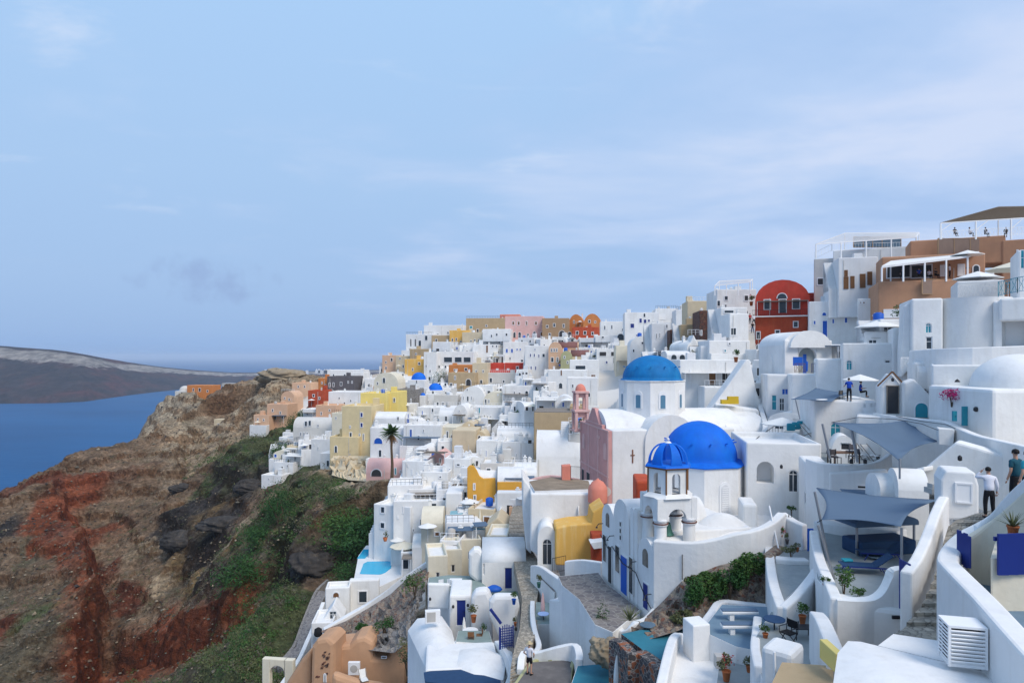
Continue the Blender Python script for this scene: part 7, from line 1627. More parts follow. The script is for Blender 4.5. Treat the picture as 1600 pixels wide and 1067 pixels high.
house('white wall house under the ochre wing', 776, 820, 769, 797, 'white', 'plain', 84, -2, 1.5, '', extra='x')
# ---------------------------------------------------------------- lower middle and lower left
# big white house with the brown roof
o, put = mass('white_hall', 'big white hall with an earth brown flat roof left of the pink church', [(829,771),(942,772),(942,838),(900,838),(872,842),(848,872),(829,860)], 60.4, dep=7, yaw=0)
put(903,811,22,6,'o')
slab('flat_roof', 'earth brown flat roof framed by white and pink parapets beside the pink church', [(826,752),(862,745),(920,751),(925,764),(835,767)], -12.0, -13, 'roofbrown', 'white2', cat='roof')
mass('side_wall', 'lavender shaded side wall with a tall dark arch beside the stepped lane', [(816,745),(829,762),(830,866),(822,858),(817,805)], 63, dep=5)
wall('parapet_wall', 'pink washed low parapet at the back of the earth brown roof', [(826,749,70),(860,742,70),(905,748,68)], .3, hgt=.9, col='pink')
o, put = mass('gate_pier', 'salmon pink gate pier beside the earth brown roof', [(878,728),(892,727),(892,751),(878,750)], 66, dep=1.0, col='salmon', cat='gate pier', bevel=.04)
railing('dark iron gate between the salmon pier and the pink church', [(892,751,66),(907,751,68)], 1.4, 'iron', .25)
root = empty('cistern', P(934,766,60), 0, 'salmon pink domed cistern at the foot of the pink church front', 'cistern'); q = MB(); q.lathe((0,0,-1), [(.85,0),(.85,1.1),(.78,1.35),(.5,1.75),(.15,1.95),(.08,2.05)], 16); q.build('body', 'salmon', root)
house('white house end with round arch and iron lattice beside the mustard wall', 840, 870, 822, 893, 'white', 'vault', 57, -2, 5, '855,862,16,40,wA', rise=1.1)
o, put = mass('mustard_wall', 'mustard yellow house wall with rust orange end and stains', [(868,825),(890,820),(924,818),(926,800),(944,788),(946,838),(936,885),(868,883)], 56, dep=3, col='mustard')
o, put = mass('rust_wall', 'rust orange wall section at the right end of the mustard house', [(924,834),(944,834),(944,888),(926,886)], 54.5, dep=1.2, col='rust')
house('small white vaulted house with a lavender arch above the mustard wall', 904, 944, 784, 822, 'white', 'vaultx', 60, 4, 4, '914,800,18,22,oAP', rise=1.2)
mass('canopy', 'small white concrete canopy in front of the rust orange wall', [(922,848),(944,845),(944,856),(928,858)], 53.5, dep=1.2, cat='canopy', bevel=.04)
house('small rust and yellow house between the pink church and the belfry', 994, 1018, 752, 788, 'rust', 'plain', 58, -6, 4, '')
wall('boundary_wall', 'plain white wall in front of the mustard house', [(884,876,53),(910,874,52),(942,878,50)], .4, hgt=1.6)
railing('black iron fence left of the plain white wall by the mustard house', [(863,897,56),(884,893,55)], 1.3, 'iron', .2)
# stepped lane down the middle
ribbon('stepped_lane', [((796,1075,36.5),(822,1075,36.5)),((798,1040,38),(824,1022,39.5)),((812,985,46),(840,985,46)),((816,935,53),(838,940,52.5)),((808,900,58),(846,895,59)),((803,878,62),(842,876,62)),((794,850,67),(826,850,67)),((796,812,76),(822,808,76)),((802,790,82),(818,790,82))], 'cobble', steps=52, thick=1.0)
slab('plaza', 'sloping plaza', [(872,900),(935,894),(946,910),(1000,952),(985,966),(958,988),(930,976),(905,936),(878,914)], -14.6, -19, 'flag', 'white', kind='structure')
slab('landing_path', 'landing', [(842,893),(872,890),(880,914),(866,925),(846,905)], -17.6, -20, 'flag', 'white', kind='structure')
wall('retaining_wall', 'white retaining wall stepping down in front of the flagstone plaza', [(862,936,46),(880,938,44.5),(905,948,42.5),(928,972,40),(940,992,38.6),(958,990,38.2)], .4, zb=-20)
wall('gate_pillar', 'pointed white gate pillar in front of the flagstone plaza', [(928,968,38.6),(938,961,38.4),(946,970,38.2)], .5, hgt=3, cat='pillar')
bush('blue-green climber between the two pointed white pillars', 942, 998, 38, .9, 2.2, 'leafd', 420, .05, 61, 'plant', name='climber')
wall('boundary_wall', 'white wall with pointed top running from the pillar to the agave', [(952,985,38),(962,975,37.6),(975,985,36.6),(990,972,36.4),(1010,965,36.8),(1024,950,38)], .4, hgt=2.5)
wall('boundary_wall', 'slanting white parapet right of the stepped lane with the arched niche', [(832,883,57),(845,884,55),(862,895,52.5),(884,912,49.5),(880,930,47.5),(862,938,46)], .4, zb=-21)
slab('small_patio', 'small patio with the closed pink parasol below the slanting parapet', [(834,975),(838,940),(862,942),(864,975)], -18.6, -22, 'floorg', 'white')
wall('parapet_wall', 'white curved wall between the stepped lane and the small patio', [(832,938,51.5),(832,960,48),(836,985,45),(842,1005,42.5),(838,1015,41)], .35, zb=-21)
table('small blue round table on the small patio beside the lane', 849, 958, 48.2, .4, .7, 'lblue')
parasol('closed faded pink parasol behind the small blue table', 848, 926, 48.8, 1.4, 2.3, False, col='pink')
pot_plant('green glazed jar on the white wall above the closed pink parasol', 842, 918, 52, .9, 'leafo', 'bronze', seed=71)
wall('parapet_wall', 'low white wall with curled end above the dark concrete roof', [(813,1045,37.6),(818,1018,38.8),(840,1018,38.6),(870,1010,38.2),(898,1006,37.8),(905,1020,36.6),(905,1030,36)], .4, hgt=1.6)
slab('flat_roof', 'dark concrete flat roof with an olive rim under the tourist in the straw hat', [(800,1078),(832,1034),(894,1030),(892,1078),(890,1100),(800,1100)], -16.9, -20, 'concrete', 'olive', cat='roof')
wall('low_wall', 'olive painted rim along the back and right of the dark concrete roof', [(794,1085,34),(832,1032,38.2),(862,1028,38.2),(894,1027,38),(890,1050,36.6),(886,1080,34.8)], .22, hgt=.6, col='olive')
person('tourist in a straw hat and white shirt on the dark concrete roof', 827, 1053, 36.2, 1.72, 150, 'hip', 'shirtw', 'black', shorts=True, hat='straw')
# navy-door houses
house('white vaulted house with the upper navy door beside the stepped lane', 753, 822, 856, 932, 'white', 'vaultx', 62, 2, 6, '794.5,903,13,33,nD;756,889,3,18,w', rise=1.3)
mass('chimney', 'stout rounded white chimney mass left of the upper navy door house', [(732,866),(740,858),(748,858),(756,866),(758,912),(744,910),(732,900)], 62.5, dep=1.4, cat='chimney', bevel=.3)
slab('roof_terrace', 'green grey roof terrace with white furniture left of the upper navy door', [(668,912),(670,902),(702,898),(740,900),(760,915),(758,928),(702,930),(700,912)], -20.6, -27, 'floorg', 'white')
slab('porch', 'small green grey porch in front of the upper navy door', [(762,930),(758,922),(822,924),(812,936)], -20.9, -26, 'floorg', 'white')
mass('wall_block', 'plain white wall block under the green grey roof terrace', [(668,912),(702,913),(702,952),(668,950)], 58.5, dep=.5)
house('white house with the lower navy door and potted cactus', 702, 736, 930, 988, 'white', 'plain', 55, 2, 4, '720.5,957,16,40,nD')
mass('curved_wall', 'smooth curved white wall between the lower navy door and the blue lattice gate', [(736,935),(742,924),(762,922),(768,936),(770,1000),(764,1010),(750,990),(736,990)], 53, dep=1.3, bevel=.3)
mass('sloping_wall', 'white rounded stair wall with navy handrail beside the lattice gate', [(764,940),(772,930),(808,930),(812,950),(808,985),(798,1016),(780,1000),(764,962)], 51, dep=.9, bevel=.3)
q = MB(); q.bar(P(766,951,50.6), P(783,974,50.2), .12, .18); tag(q.build('handrail', 'navy'), 'thick navy handrail on the white stair wall', 'handrail')
root = empty('lattice_gate', P(791,1013,46), R(20), 'arched navy lattice gate beside the stepped lane', 'gate')
q = MB()
for k in range(6): q.box(-.42+k*.15, -.36+k*.15, 0, .05, 0, 1.35+.28*math.sin(math.pi*(k+.5)/6))
for k in range(8): q.box(-.42, .45, .006, .044, .15+k*.17, .19+k*.17)
q.build('lattice', 'navy', root); q = MB(); q.box(-.5,-.43,-.02,.07,0,1.5); q.box(.46,.53,-.02,.07,0,1.5); q.build('frame', 'navy', root)
q = MB(); q.lathe((0,0,0), [(.5,0),(.62,.12),(.5,.32),(.42,.36),(.2,.5),(.02,.52)], 12, sq=(1.2,.8)); tag(q.build('tarpaulin', 'blue', loc=P(772,923,59.5)), 'bright blue tarpaulin bundle left of the upper navy door', 'tarpaulin')
pot_plant('cactus in a large terracotta pot beside the lower navy door', 740, 972, 52, 1.25, 'leafo', seed=72)
pot_plant('small plant in a blue glazed pot above the lattice gate', 803, 944, 50, .9, 'leaf', 'blue', seed=73)
slab('patio', 'green patio with white round table below the lower navy door', [(712,1002),(716,985),(764,985),(770,1006)], -20.6, -24, 'floorg', 'white')
table('white oval table on the green patio below the lower navy door', 735, 984, 51.5, .6, .74, 'frame')
parasol('closed white parasol left of the white oval table', 725, 964, 52, 1.3, 2.3, False)
chair('wooden chair right of the white oval table', 749, 1001, 50.4, -90, 'wood', 'wood')
chair('wooden chair in front of the white oval table', 736, 1004, 49.8, 180, 'wood', 'wood')
slab('pool_roof', 'white roof below the green patio', [(700,1012),(712,1000),(770,1004),(800,1018),(806,1050),(770,1070),(716,1060)], -20.75, -24, 'white', 'white', cat='roof')
dome_slab('vault_roof', 'smooth white saddle roof with a slot below the green patio', [(705,1045),(712,1015),(760,1010),(792,1028),(786,1062),(740,1058)], -20.3, -24, .5)
dome_slab('vault_roof', 'large white ridge roof above the navy glazed front at the bottom', [(637,985),(652,966),(690,962),(706,985),(722,1048),(692,1062),(668,1050)], -20.9, -26, 1.0)
house('white house with dark navy glazed front at the bottom left of centre', 664, 780, 1044, 1110, 'white', 'plain', 44, 6, 4, '675,1064,16,30,n;700,1064,14,26,n', base=2)
slab('awning_roof', 'dark teal awning over the navy glazed front', [(662,1050),(706,1040),(782,1062),(784,1080),(664,1064)], -20.2, -20.3, None, 'navyc', cat='awning')
wall('parapet_wall', 'curved white wall between the saddle roof and the stepped lane', [(776,1000,48),(790,1015,45.6),(800,1035,42.5),(798,1055,40),(785,1085,37)], .35, zb=-22)
root = empty('air_conditioner', P(676,972,50), R(10), 'white air conditioner on the roof beside the stone bank', 'air conditioner'); q = MB(); q.box(-.55,.55,-.2,.2,0,.9); q.build('case', 'frame', root, bevel=.02); q = MB(); q.box(-.42,.2,-.22,-.201,.12,.8); q.build('grille', 'grey', root)
# white furniture on the green terrace
chair('white folding chair left on the green grey roof terrace', 690, 922, 60, 20, 'frame', 'frame', group='white furniture on the green roof terrace')
chair('white folding chair right on the green grey roof terrace', 700, 922, 60, -30, 'frame', 'frame', group='white furniture on the green roof terrace')
table('white square table on the green grey roof terrace', 712, 905, 60.5, .55, .72, 'frame', 'frame', sq=True)
pot_plant('small terracotta pot on the green grey roof terrace', 709, 928, 58.5, .8, 'leafo', seed=75)
# beige stepped shelter
for i, (u0, u1, vt, vb, d) in enumerate([(668,700,868,912,70),(694,722,858,900,73),(716,752,842,880,77)]):
    house(['lowest cream walled roofless yard right of the pool house','middle cream walled roofless yard right of the pool house','highest cream walled roofless yard right of the pool house'][i], u0, u1, vt, vb, 'cream', 'flat', d, 10, 5, '%d,%d,6,12,k' % ((u0+u1)//2, vb-12))
house('white pool house with a long turquoise strip pool', 712, 764, 836, 856, 'white', 'plain', 80, 2, 5, '')
slab('strip_pool', 'long narrow turquoise pool strip in the lower middle', [(714,826),(716,822),(759,822),(758,828)], -20.2, -21.5, 'pool2', 'white', cat='pool')
slab('pool', 'small teal corner pool below the ochre house', [(702,806),(704,798),(722,797),(724,802),(708,812)], -19.9, -21.5, 'pool2', 'white', cat='pool')
wall('boundary_wall', 'smooth white wall above the long narrow pool strip', [(706,818,86),(712,808,87),(745,800,88),(776,794,88)], .5, hgt=2.4)
parasol('oval white parasol in front of the ochre house', 734, 779, 88, 2.6, 2.4)
person('person in pale clothes sitting under the oval white parasol', 741, 800, 87, 1.7, 30, 'stand', 'shirtw', 'shirtw', detail=False, sit=True)
parasol('closed beige parasol on the smooth white wall below the ochre house', 750, 796, 84, 1.1, 2.3, False, col='cream')
house('white house with dark door beside the turquoise pool', 626, 648, 862, 895, 'white', 'flat', 87, 4, 6, '634,881,11,17,w')
house('plain white block right of the dark door by the turquoise pool', 644, 690, 843, 884, 'white', 'vaultx', 86, 4, 5, '', rise=1)
parasol('flat round beige parasol roof above the turquoise pool', 630, 846, 90, 3.6, 2.0, True, col='cream')
house('white house with two small windows above the beige parasol', 615, 660, 842, 862, 'white', 'plain', 93, 4, 4, '646,849,4,6,w;635,849,10,6,k')
# pools
slab('pool_terrace', 'white terrace round the turquoise swimming pool', [(553,905),(560,868),(572,852),(608,850),(650,870),(628,900),(594,916)], -27.9, -34, 'white2', 'white')
slab('swimming_pool', 'bright turquoise swimming pool with rounded corners on the cliff terrace', [(562,896),(568,880),(574,877),(613,876),(611,887),(602,894),(594,897)], -27.84, -28.2, None, 'pool', cat='pool', bevel=.25)
slab('hot_tub', 'small turquoise corner pool behind the larger swimming pool', [(558,872),(568,858),(584,858),(580,862),(570,872)], -27.83, -28.2, None, 'pool', cat='pool', bevel=.2)
house('white pool building with a square opening below the swimming pool', 545, 592, 906, 952, 'white', 'plain', 82, 4, 1, '567,932,15,20,wP')
house('white rounded guard house with orange arch left of the swimming pool', 508, 546, 918, 960, 'white', 'flat', 80, 8, 2.5, '525,928,12,9,dA')
house('white cone roofed hut with dark door on the left edge', 504, 536, 945, 975, 'white', 'gable', 76, 6, 3, '520,962,11,14,w', rise=1.6)
house('low white hut with a small black tank at the lower left', 486, 520, 972, 1000, 'white', 'flat', 74, 6, 4, '')
q = MB(); q.lathe((0,0,0), [(.35,0),(.45,.2),(.4,.7),(.1,.9)], 12); tag(q.build('water_tank', 'black', loc=P(497,993,73)), 'round black water tank beside the low white hut', 'tank')
wall('retaining_wall', 'long slanting white wall from the cream yards down to the cone roofed hut', [(672,874,73),(650,888,73),(625,905,73.5),(600,925,74),(570,945,74),(540,962,73),(505,982,72)], .7, hgt=2.2)
bank('stone_bank', 'rough stone retaining bank under the long slanting white wall', ([(672,884,72.5),(640,900,72.8),(610,928,73),(575,950,73.4),(540,970,72.6),(503,985,71.5)], [(668,905,68),(655,930,66),(640,965,62),(600,985,64),(560,1000,65.5),(505,1012,68)]), 'stonew', .7)
bank('stone_bank', 'broken ground with rubble between the brown cave house and the white ridge roof', ([(668,905,67.5),(655,930,65.5),(640,965,61.5),(600,985,63.5),(560,1000,65)], [(655,935,63),(645,965,60),(640,1000,58.5),(615,1020,58.5),(575,1015,60)]), 'stoneg', .8)
# brown cave house
bc = mat('cave_plaster', (.58,.34,.20), var=.2, dirt=.5, dcol=(.44,.27,.17), scale=.5)
def lump(name, label, px, d, dep, yaw=0, col=bc, cat='house', bevel=.35): return mass(name, label, px, d, dep=dep, yaw=yaw, col=col, cat=cat, bevel=bevel)
lump('cave_house', 'brown rounded cave house wall with an air conditioner at the lower left', [(520,1010),(545,1008),(556,998),(570,995),(584,1003),(584,1028),(606,1030),(616,1010),(622,994),(630,1004),(634,1030),(632,1080),(520,1080)], 60, 3)[1](600,1026,9,4,'k')
ct_, _p = lump('cave_tower', 'brown rounded cave tower with small stone inlays at the lower left', [(486,1010),(494,1000),(512,996),(522,1006),(522,1080),(484,1080)], 58.5, 3, -8); _p(508,1058,5,14,'kA')
lump('cave_wall', 'brown outer cave wall sloping down at the lower left edge of the town', [(446,1067),(470,1030),(486,1012),(486,1090),(440,1090)], 60, 2, -10)
lump('yard_wall', 'brown front wall of the cave yard with rounded top', [(518,1052),(540,1060),(560,1066),(600,1072),(600,1100),(518,1100)], 56, 1)
rn_ = random.Random(2)
for k in range(16): a_, b_ = rn_.uniform(-.7,.2), rn_.uniform(1.2,3.4); q = MB(); q.obox((a_+b_*.15, -.01, b_), (rn_.uniform(.07,.13),0,.02), (0,.04,0), (.02,0,rn_.uniform(.05,.1))); q.build('inlay_stone', 'stoned', ct_)
root = empty('air_conditioner', P(554,1052,58.8), 0, 'air conditioner in a white frame on the brown cave house', 'air conditioner'); q = MB(); q.box(-.5,.5,-.3,0,0,1.1); q.build('case', 'frame', root, bevel=.03); q = MB(); q.lathe((0,0,0), [(.32,0),(.32,.02)], 20); q.v = [(x,-.301-z,y+.55) for x,y,z in q.v]; q.build('fan', 'grey', root)
deckchair('white cushioned deck chair in the yard of the brown cave house', 568, 1066, 56.5, 30)
root = empty('gateway', P(435,1085,66), R(-8), 'cream masonry gateway at the lowest left corner of the town', 'gateway'); q = MB(); q.archhole(-1.7,1.5,0,.6,0,3.4,-.9,.6,0,2.0); q.build('wall', 'cream', root, bevel=.08)
for x in (-1.5,0,1.5): CARVE.append((P(435,1085,66).x+x,66,P(435,1085,66).z+.2,1.5))
# path down the left edge of the town
ribbon('cliff_path', [((432,1040,80),(448,1044,79)),((462,1010,84),(474,1014,83)),((474,975,88),(488,978,87)),((488,940,93),(502,942,92)),((498,922,97),(512,924,96))], 'flag', steps=0, thick=1.0)
wall('path_wall', 'grey stone wall along the outer edge of the cliff path', [(428,1042,80.5),(458,1010,85),(472,975,89),(486,940,94),(496,920,98),(512,905,100)], .4, hgt=1.3, col='stoneg', bevel=0)
wall('path_wall', 'white wall along the inner edge of the cliff path', [(440,1067,76),(466,1030,79),(480,1000,82),(494,968,86),(505,940,90)], .5, hgt=2.2)
# crumbling cliff wall under the yellow tower
bank('crumbling_wall', 'crumbling pale cliff wall under the yellow tower house', ([(520,712,143),(545,712,142),(575,712,141),(600,718,136)], [(518,742,136),(545,750,132),(572,752,128),(596,748,126)]), 'beige', 1.6)
# small fittings that the walls carry
def lamp(label, u, v, d, r=.1):
    q = MB(); q.lathe((0,0,0), [(r*.4,0),(r,.04),(r,.2),(r*.3,.28)], 8); tag(q.build('wall_lamp', 'iron', loc=P(u, v, d)), label, 'lamp')
for a in (('dark lamp left of the lower navy door',708,950,54.7),('dark lamp right of the lower navy door',731,948,54.7),('dark lamp on the wall above the upper navy door',806,892,61.6),('lamp at the left corner of the green patio',716,1004,50.5),('lamp beside the navy lattice gate',806,985,47.5),('lamp on the white retaining wall below the plaza',899,965,42),('dark lamp on the white block under the green grey roof terrace',672,938,58.2),('wall lamp at the right end of the earth brown roof house',930,806,60.0),('dark lamp on the gabled gate house',1395,596,48.6),('small lamp at the left of the arched lattice window',1221,732,46.6),('wall lamp on the boundary wall behind the man in white',1500,720,33.4)): lamp(*a)
def cable(label, pts, r=.018): q = MB(); q.tube([P(*p) for p in pts], r, 5); o = q.build('cable', 'iron'); tag(o, label, 'cable')
cable('thin grey cable sagging over the upturned canopy to the white box', [(1299,660,38),(1340,652,39),(1400,655,40),(1440,662,40),(1466,672,40)])
cable('grey cable along the top of the long flowing wall', [(1400,650,46.5),(1440,658,43.5),(1478,663,41.5),(1500,672,39.5)])
cable('cable hanging on the smooth white wall below the belfry', [(1066,866,37.2),(1066,905,37.2)], .025)
q = MB(); q.lathe((0,0,0), [(.5,0),(.5,.06)], 20); q.v = [(x,-z,y) for x,y,z in q.v]
for i, (u, v, d, lb) in enumerate([(947,776,60.5,'small grey satellite dish above the mustard house'),(1282,640,70,'pale satellite dish on the low wall below the porch'),(795,706,108,'satellite dish on a roof above the ochre wing')]):
    o = empty('satellite_dish', P(u, v, d), 0, lb, 'satellite dish'); q = MB(); q.lathe((0,0,0), [(.08,0),(.3,.05),(.42,.14)], 16); q.v = [(x,-z-.1,y+.5) for x,y,z in q.v]; q.build('dish', 'lgrey', o); q = MB(); q.bar((0,0,-.4),(0,0,.5),.05); q.bar((0,0,.4),(0,-.45,.5),.03); q.build('arm', 'iron', o)
pot_plant('fern in a white pot beside the white oval table', 756, 992, 51.2, .8, 'leaf', 'white', seed=91)
pot_plant('orange pot with herbs on the wall beside the lattice gate', 805, 978, 47.8, .6, 'leafo', seed=92)
pot_plant('potted shrub on the purple door terrace behind the rear dome', 1150, 566, 88, 1.6, 'leaf', seed=93)
pot_plant('red flowers in a pot at the top of the long stair', 1174, 478, 118, 1.8, 'leafo', seed=94, flowers='redfl')
pot_plant('round green plant on the wall below the wide parasol', 1398, 592, 62, 1.2, 'leaf', seed=95)
parasol('small white parasol between the red house and the arched porch', 1218, 548, 80, 2.2, 2.2)
cable('white rope from the near left corner of the sun terrace canopy to its pole', [(1284,812,29.3),(1277,816,29.6)], .02)
for i, (u, v, d) in enumerate([(1330,732,40.6),(1352,732,40.7)]): q = MB(); q.lathe((0,0,0), [(.09,0),(.11,.02),(.11,.2),(.05,.26)], 8); tag(q.build('lantern', 'iron', loc=P(u, v-8, d)), ['left small iron lantern on the dining terrace rim','right small iron lantern on the dining terrace rim'][i], 'lantern')
for i, (u, v, c_) in enumerate([(1318,890,'teal'),(1346,868,'canvas')]): q = MB(); q.box(-.2,.2,-.15,.15,0,.1); g_ = G(u, v, -9.0); tag(q.build('folded_towel', c_, loc=(g_.x+.15, g_.y, -9.0+.365), bevel=.03), ['teal folded towel on the nearer navy lounger','white folded towel on the farther navy lounger'][i], 'towel')
for i, (u, v, s_) in enumerate([(1290,922,.55),(1246,862,.5),(1196,1000,.6),(1170,1050,.6)]): pot_plant(['small potted herb behind the left parapet of the sun terrace','small potted herb beside the planter wall below the blue gate','little potted plant beside the partition wall of the grey patio','little terracotta pot in the pale grey yard'][i], u, v, [26.4,35.6,26.4,26.6][i], s_, ['leaf','leafo','leaf','leafo'][i], seed=110+i)
# ---------------------------------------------------------------- the rest of the packed town: small houses between the traced ones
LM = [('the palm tree',612,700),('the yellow tower house',558,670),('the bright yellow house',590,632),('the long red house',788,575),('the pink mansion',819,515),('the brown windowless block',862,668),('the beige windowless block',724,695),('the pink crooked house',683,716),('the ochre house',755,760),('the rear cerulean dome',1018,575),('the cobalt dome',1095,695),('the pink church front',928,700),('the red round-gabled house',1222,490),('the small blue domes',662,600),('the slate grey house',532,605),('the orange vaulted pair',915,512),('the turquoise swimming pool',588,887),('the mustard wall',905,850),('the upper navy door',795,903),('the terracotta restaurant',1450,440),('the upturned canopy',1385,685),('the tall white block',838,570),('the maroon stone house',1109,505),('the blue door house',1290,510),('the arched porch',1262,550),('the brown cave house',560,1040),('the gabled gate',1394,615),('the two olive barrel roofs',895,560),('the grey stone gable',637,620),('the crumbling cliff wall',555,730),('the mustard stair house',648,577),('the purple door house',1113,590)]
AUTO = []
def auto(o, desc, cat, group, u, v): AUTO.append((o, desc, u, v)); tag(o, None, cat, group)
def finish_labels():
    ords = ['','second ','third ','fourth ','fifth ','sixth ','seventh ','eighth ','ninth ','tenth ','eleventh ','twelfth ']
    bk = {}
    for o, desc, u, v in AUTO:
        n_, lu, lv = min(LM, key=lambda l: (l[1]-u)**2+((l[2]-v)*1.3)**2); dx, dy = u-lu, v-lv
        if abs(dx) > abs(dy)*1.6: rel = 'right of' if dx > 0 else 'left of'
        elif abs(dy) > abs(dx)*1.6: rel = 'below' if dy > 0 else 'above'
        else: rel = ('lower' if dy > 0 else 'upper')+(' right of' if dx > 0 else ' left of')
        bk.setdefault((desc, rel, n_), []).append((math.hypot(dx, dy), o))
    for (desc, rel, n_), l in bk.items():
        l.sort(key=lambda t: t[0])
        for i, (_, o) in enumerate(l):
            o['label'] = ('%s%s %s %s' % (ords[min(i, 11)], desc, rel, n_)) if len(l) == 1 else ('%s%s %s %s' % ('nearest ' if i == 0 else ords[min(i,11)]+'nearest ', desc, rel, n_))
def inside(u, v, poly):
    c = False; n = len(poly)
    for i in range(n):
        (x0, y0), (x1, y1) = poly[i], poly[(i+1)%n]
        if (y0 > v) != (y1 > v) and u < (x1-x0)*(v-y0)/(y1-y0)+x0: c = not c
    return c
TOWN = [(575,612),(600,585),(640,560),(700,548),(800,545),(940,535),(1010,530),(1060,535),(1100,560),(1165,560),(1160,640),(1100,640),(960,600),(960,640),(905,655),(908,745),(820,745),(820,800),(760,870),(700,880),(700,845),(610,850),(622,790),(640,760),(640,722),(580,712),(590,655),(500,720),(465,690),(520,640),(510,605)]
RIGHT = [(1175,555),(1300,520),(1360,500),(1425,500),(1425,560),(1480,590),(1400,600),(1290,660),(1230,690),(1200,650)]
SLOPE = [(440,700),(470,690),(530,715),(520,735),(430,750)]
NHAND = len(RECTS)
def overlap(r):
    for qi, q in enumerate(RECTS):
        a = min(r[1],q[1])-max(r[0],q[0]); b = min(r[3],q[3])-max(r[2],q[2])
        if a > 0 and b > 0:
            ar = a*b; s0 = (r[1]-r[0])*(r[3]-r[2]); s1 = max(1,(q[1]-q[0])*(q[3]-q[2]))
            if r[4] < q[4] and ar > (.07 if qi < NHAND else .25)*s1: return True       # would hide a traced house
            if ar > .5*s0: return True
    return False
def fill(poly, n, wr, hr, seed, tries=9000):
    rnd = random.Random(seed); us = [p[0] for p in poly]; vs = [p[1] for p in poly]; c = 0
    for _ in range(tries):
        if c >= n: break
        u, v = rnd.uniform(min(us), max(us)), rnd.uniform(min(vs), max(vs))
        if not inside(u, v, poly): continue
        d = depth_at(u, v)
        if d is None or d < 45: continue
        w_, h_ = rnd.uniform(*wr), rnd.uniform(*hr); pw, ph = w_*F/d, h_*F/d
        r = (u-pw/2, u+pw/2, v-ph, v, d)
        if overlap(r): continue
        k = rnd.random(); col, cn = ('white','white') if k < .84 else ('cream','cream') if k < .89 else ('lgrey','pale grey') if k < .95 else ('peach','peach') if k < .975 else ('beige','beige')
        roof = rnd.choice(['flat','flat','flat','vault','vaultx','plain'])
        wins = []; feat = ''
        nw = 1 if pw < 14 else rnd.choice([2,2,3]); dk = rnd.choice('kkknbddwt'); door = rnd.random() < .6 and h_ > 2.6
        for i in range(nw):
            x = u-pw/2+pw*(i+.5+rnd.uniform(-.12,.12))/nw
            if door and i == nw//2: wins.append('%.1f,%.1f,%.1f,%.1f,%s' % (x, v-1.05*F/d, .95*F/d, 2.1*F/d, dk+'D')); feat = {'k':'dark','n':'navy','b':'blue','d':'brown','w':'grey','t':'teal'}[dk]+' door'
            else: wins.append('%.1f,%.1f,%.1f,%.1f,%s' % (x, v-min(h_*.55,1.9)*F/d, rnd.uniform(.6,.9)*F/d, rnd.uniform(.8,1.2)*F/d, rnd.choice(['w','w','k','k','wA','b' if rnd.random() < .4 else 'w'])))
        if h_ > 4.4:
            for i in range(nw): wins.append('%.1f,%.1f,%.1f,%.1f,%s' % (u-pw/2+pw*(i+.5)/nw, v-4.0*F/d, .75*F/d, 1.0*F/d, rnd.choice(['w','k','b' if rnd.random() < .3 else 'w'])))
        ex = ('c' if rnd.random() < .45 else '')+(rnd.choice(['t','a','r','','ra','s','t','st']) if pw > 8 else '')
        root, g = house(None, r[0], r[1], r[2], r[3], col, roof, d, rnd.choice([-22,-14,-8,-2,6,14]), rnd.uniform(4,6.5), ';'.join(wins), extra=ex, rise=(h_*.35 if roof in ('vault','vaultx') else None))
        desc = ('small ' if w_ < 3.6 else '')+cn+' '+{'flat':'flat-roofed','plain':'cubic','vault':'round-gabled','vaultx':'barrel-roofed'}[roof]+' house'+(' with '+feat if feat else '')
        auto(root, desc, 'house', 'small houses packed on the slope', u, v-ph/2); c += 1
        # small things on its roof or terrace
        if rnd.random() < .6 and pw > 6: clutter(rnd, u+rnd.uniform(-.3,.3)*pw, v, d, root, h_)
    return c
def clutter(rnd, u, v, d, root, h_):
    p = P(u, v, d); k = rnd.random(); z = p.z+h_-.25; y = p.y+rnd.uniform(1.2,3); x = p.x
    if k < .3:
        q = MB(); q.lathe((0,0,0), [(.45,0),(.48,.2),(.48,.9),(.2,1.05)], 12); o = q.build('water_tank', rnd.choice(['white2','white2','grey','grey','blue']), loc=(x,y,z)); nm = {'blue_paint':'blue','whitewash_grey':'pale','grey_plaster':'grey'}[o.data.materials[0].name]+' roof tank'; cat = 'tank'; g_ = 'roof tanks'
    elif k < .55:
        o = empty('parasol', (x, p.y-1.2, p.z), 0); w_ = rnd.uniform(1.8,2.6); q = MB(); q.tube([(0,0,0),(0,0,2.3)], .03, 6); q.build('pole', 'frame', o); q = MB(); q.lathe((0,0,2.3), [(w_/2,-.4),(.04,0)], 8, sm=False); q.build('canopy', rnd.choice(['canvas','canvas','cream']), o); nm = 'pale open parasol'; cat = 'parasol'; g_ = 'terrace parasols'
    elif k < .8:
        o = empty('potted_plant', (x, p.y-.9, p.z), 0); q = MB(); q.lathe((0,0,0), [(.2,0),(.32,.5),(.3,.5)], 10); q.build('pot', rnd.choice(['terra','white','blue']), o); q = leaves(90, .5, .5, .6, .11, rnd.randrange(999), 6, (0,0,.9)); q.build('foliage', rnd.choice(['leaf','leafd','leafo']), o); nm = 'green potted plant'; cat = 'plant'; g_ = 'potted plants in the town'
    else:
        q = MB(); q.box(-.35,.35,-.25,.25,0,1.1); q.box(-.42,.42,-.32,.32,1.1,1.2); q.box(-.2,.2,-.15,.15,1.2,1.5); o = q.build('chimney', 'white', loc=(x,y,z), bevel=.03); nm = 'free-standing white chimney'; cat = 'chimney'; g_ = 'free-standing chimneys'
    auto(o, nm, cat, g_, u, v-h_*F/d)
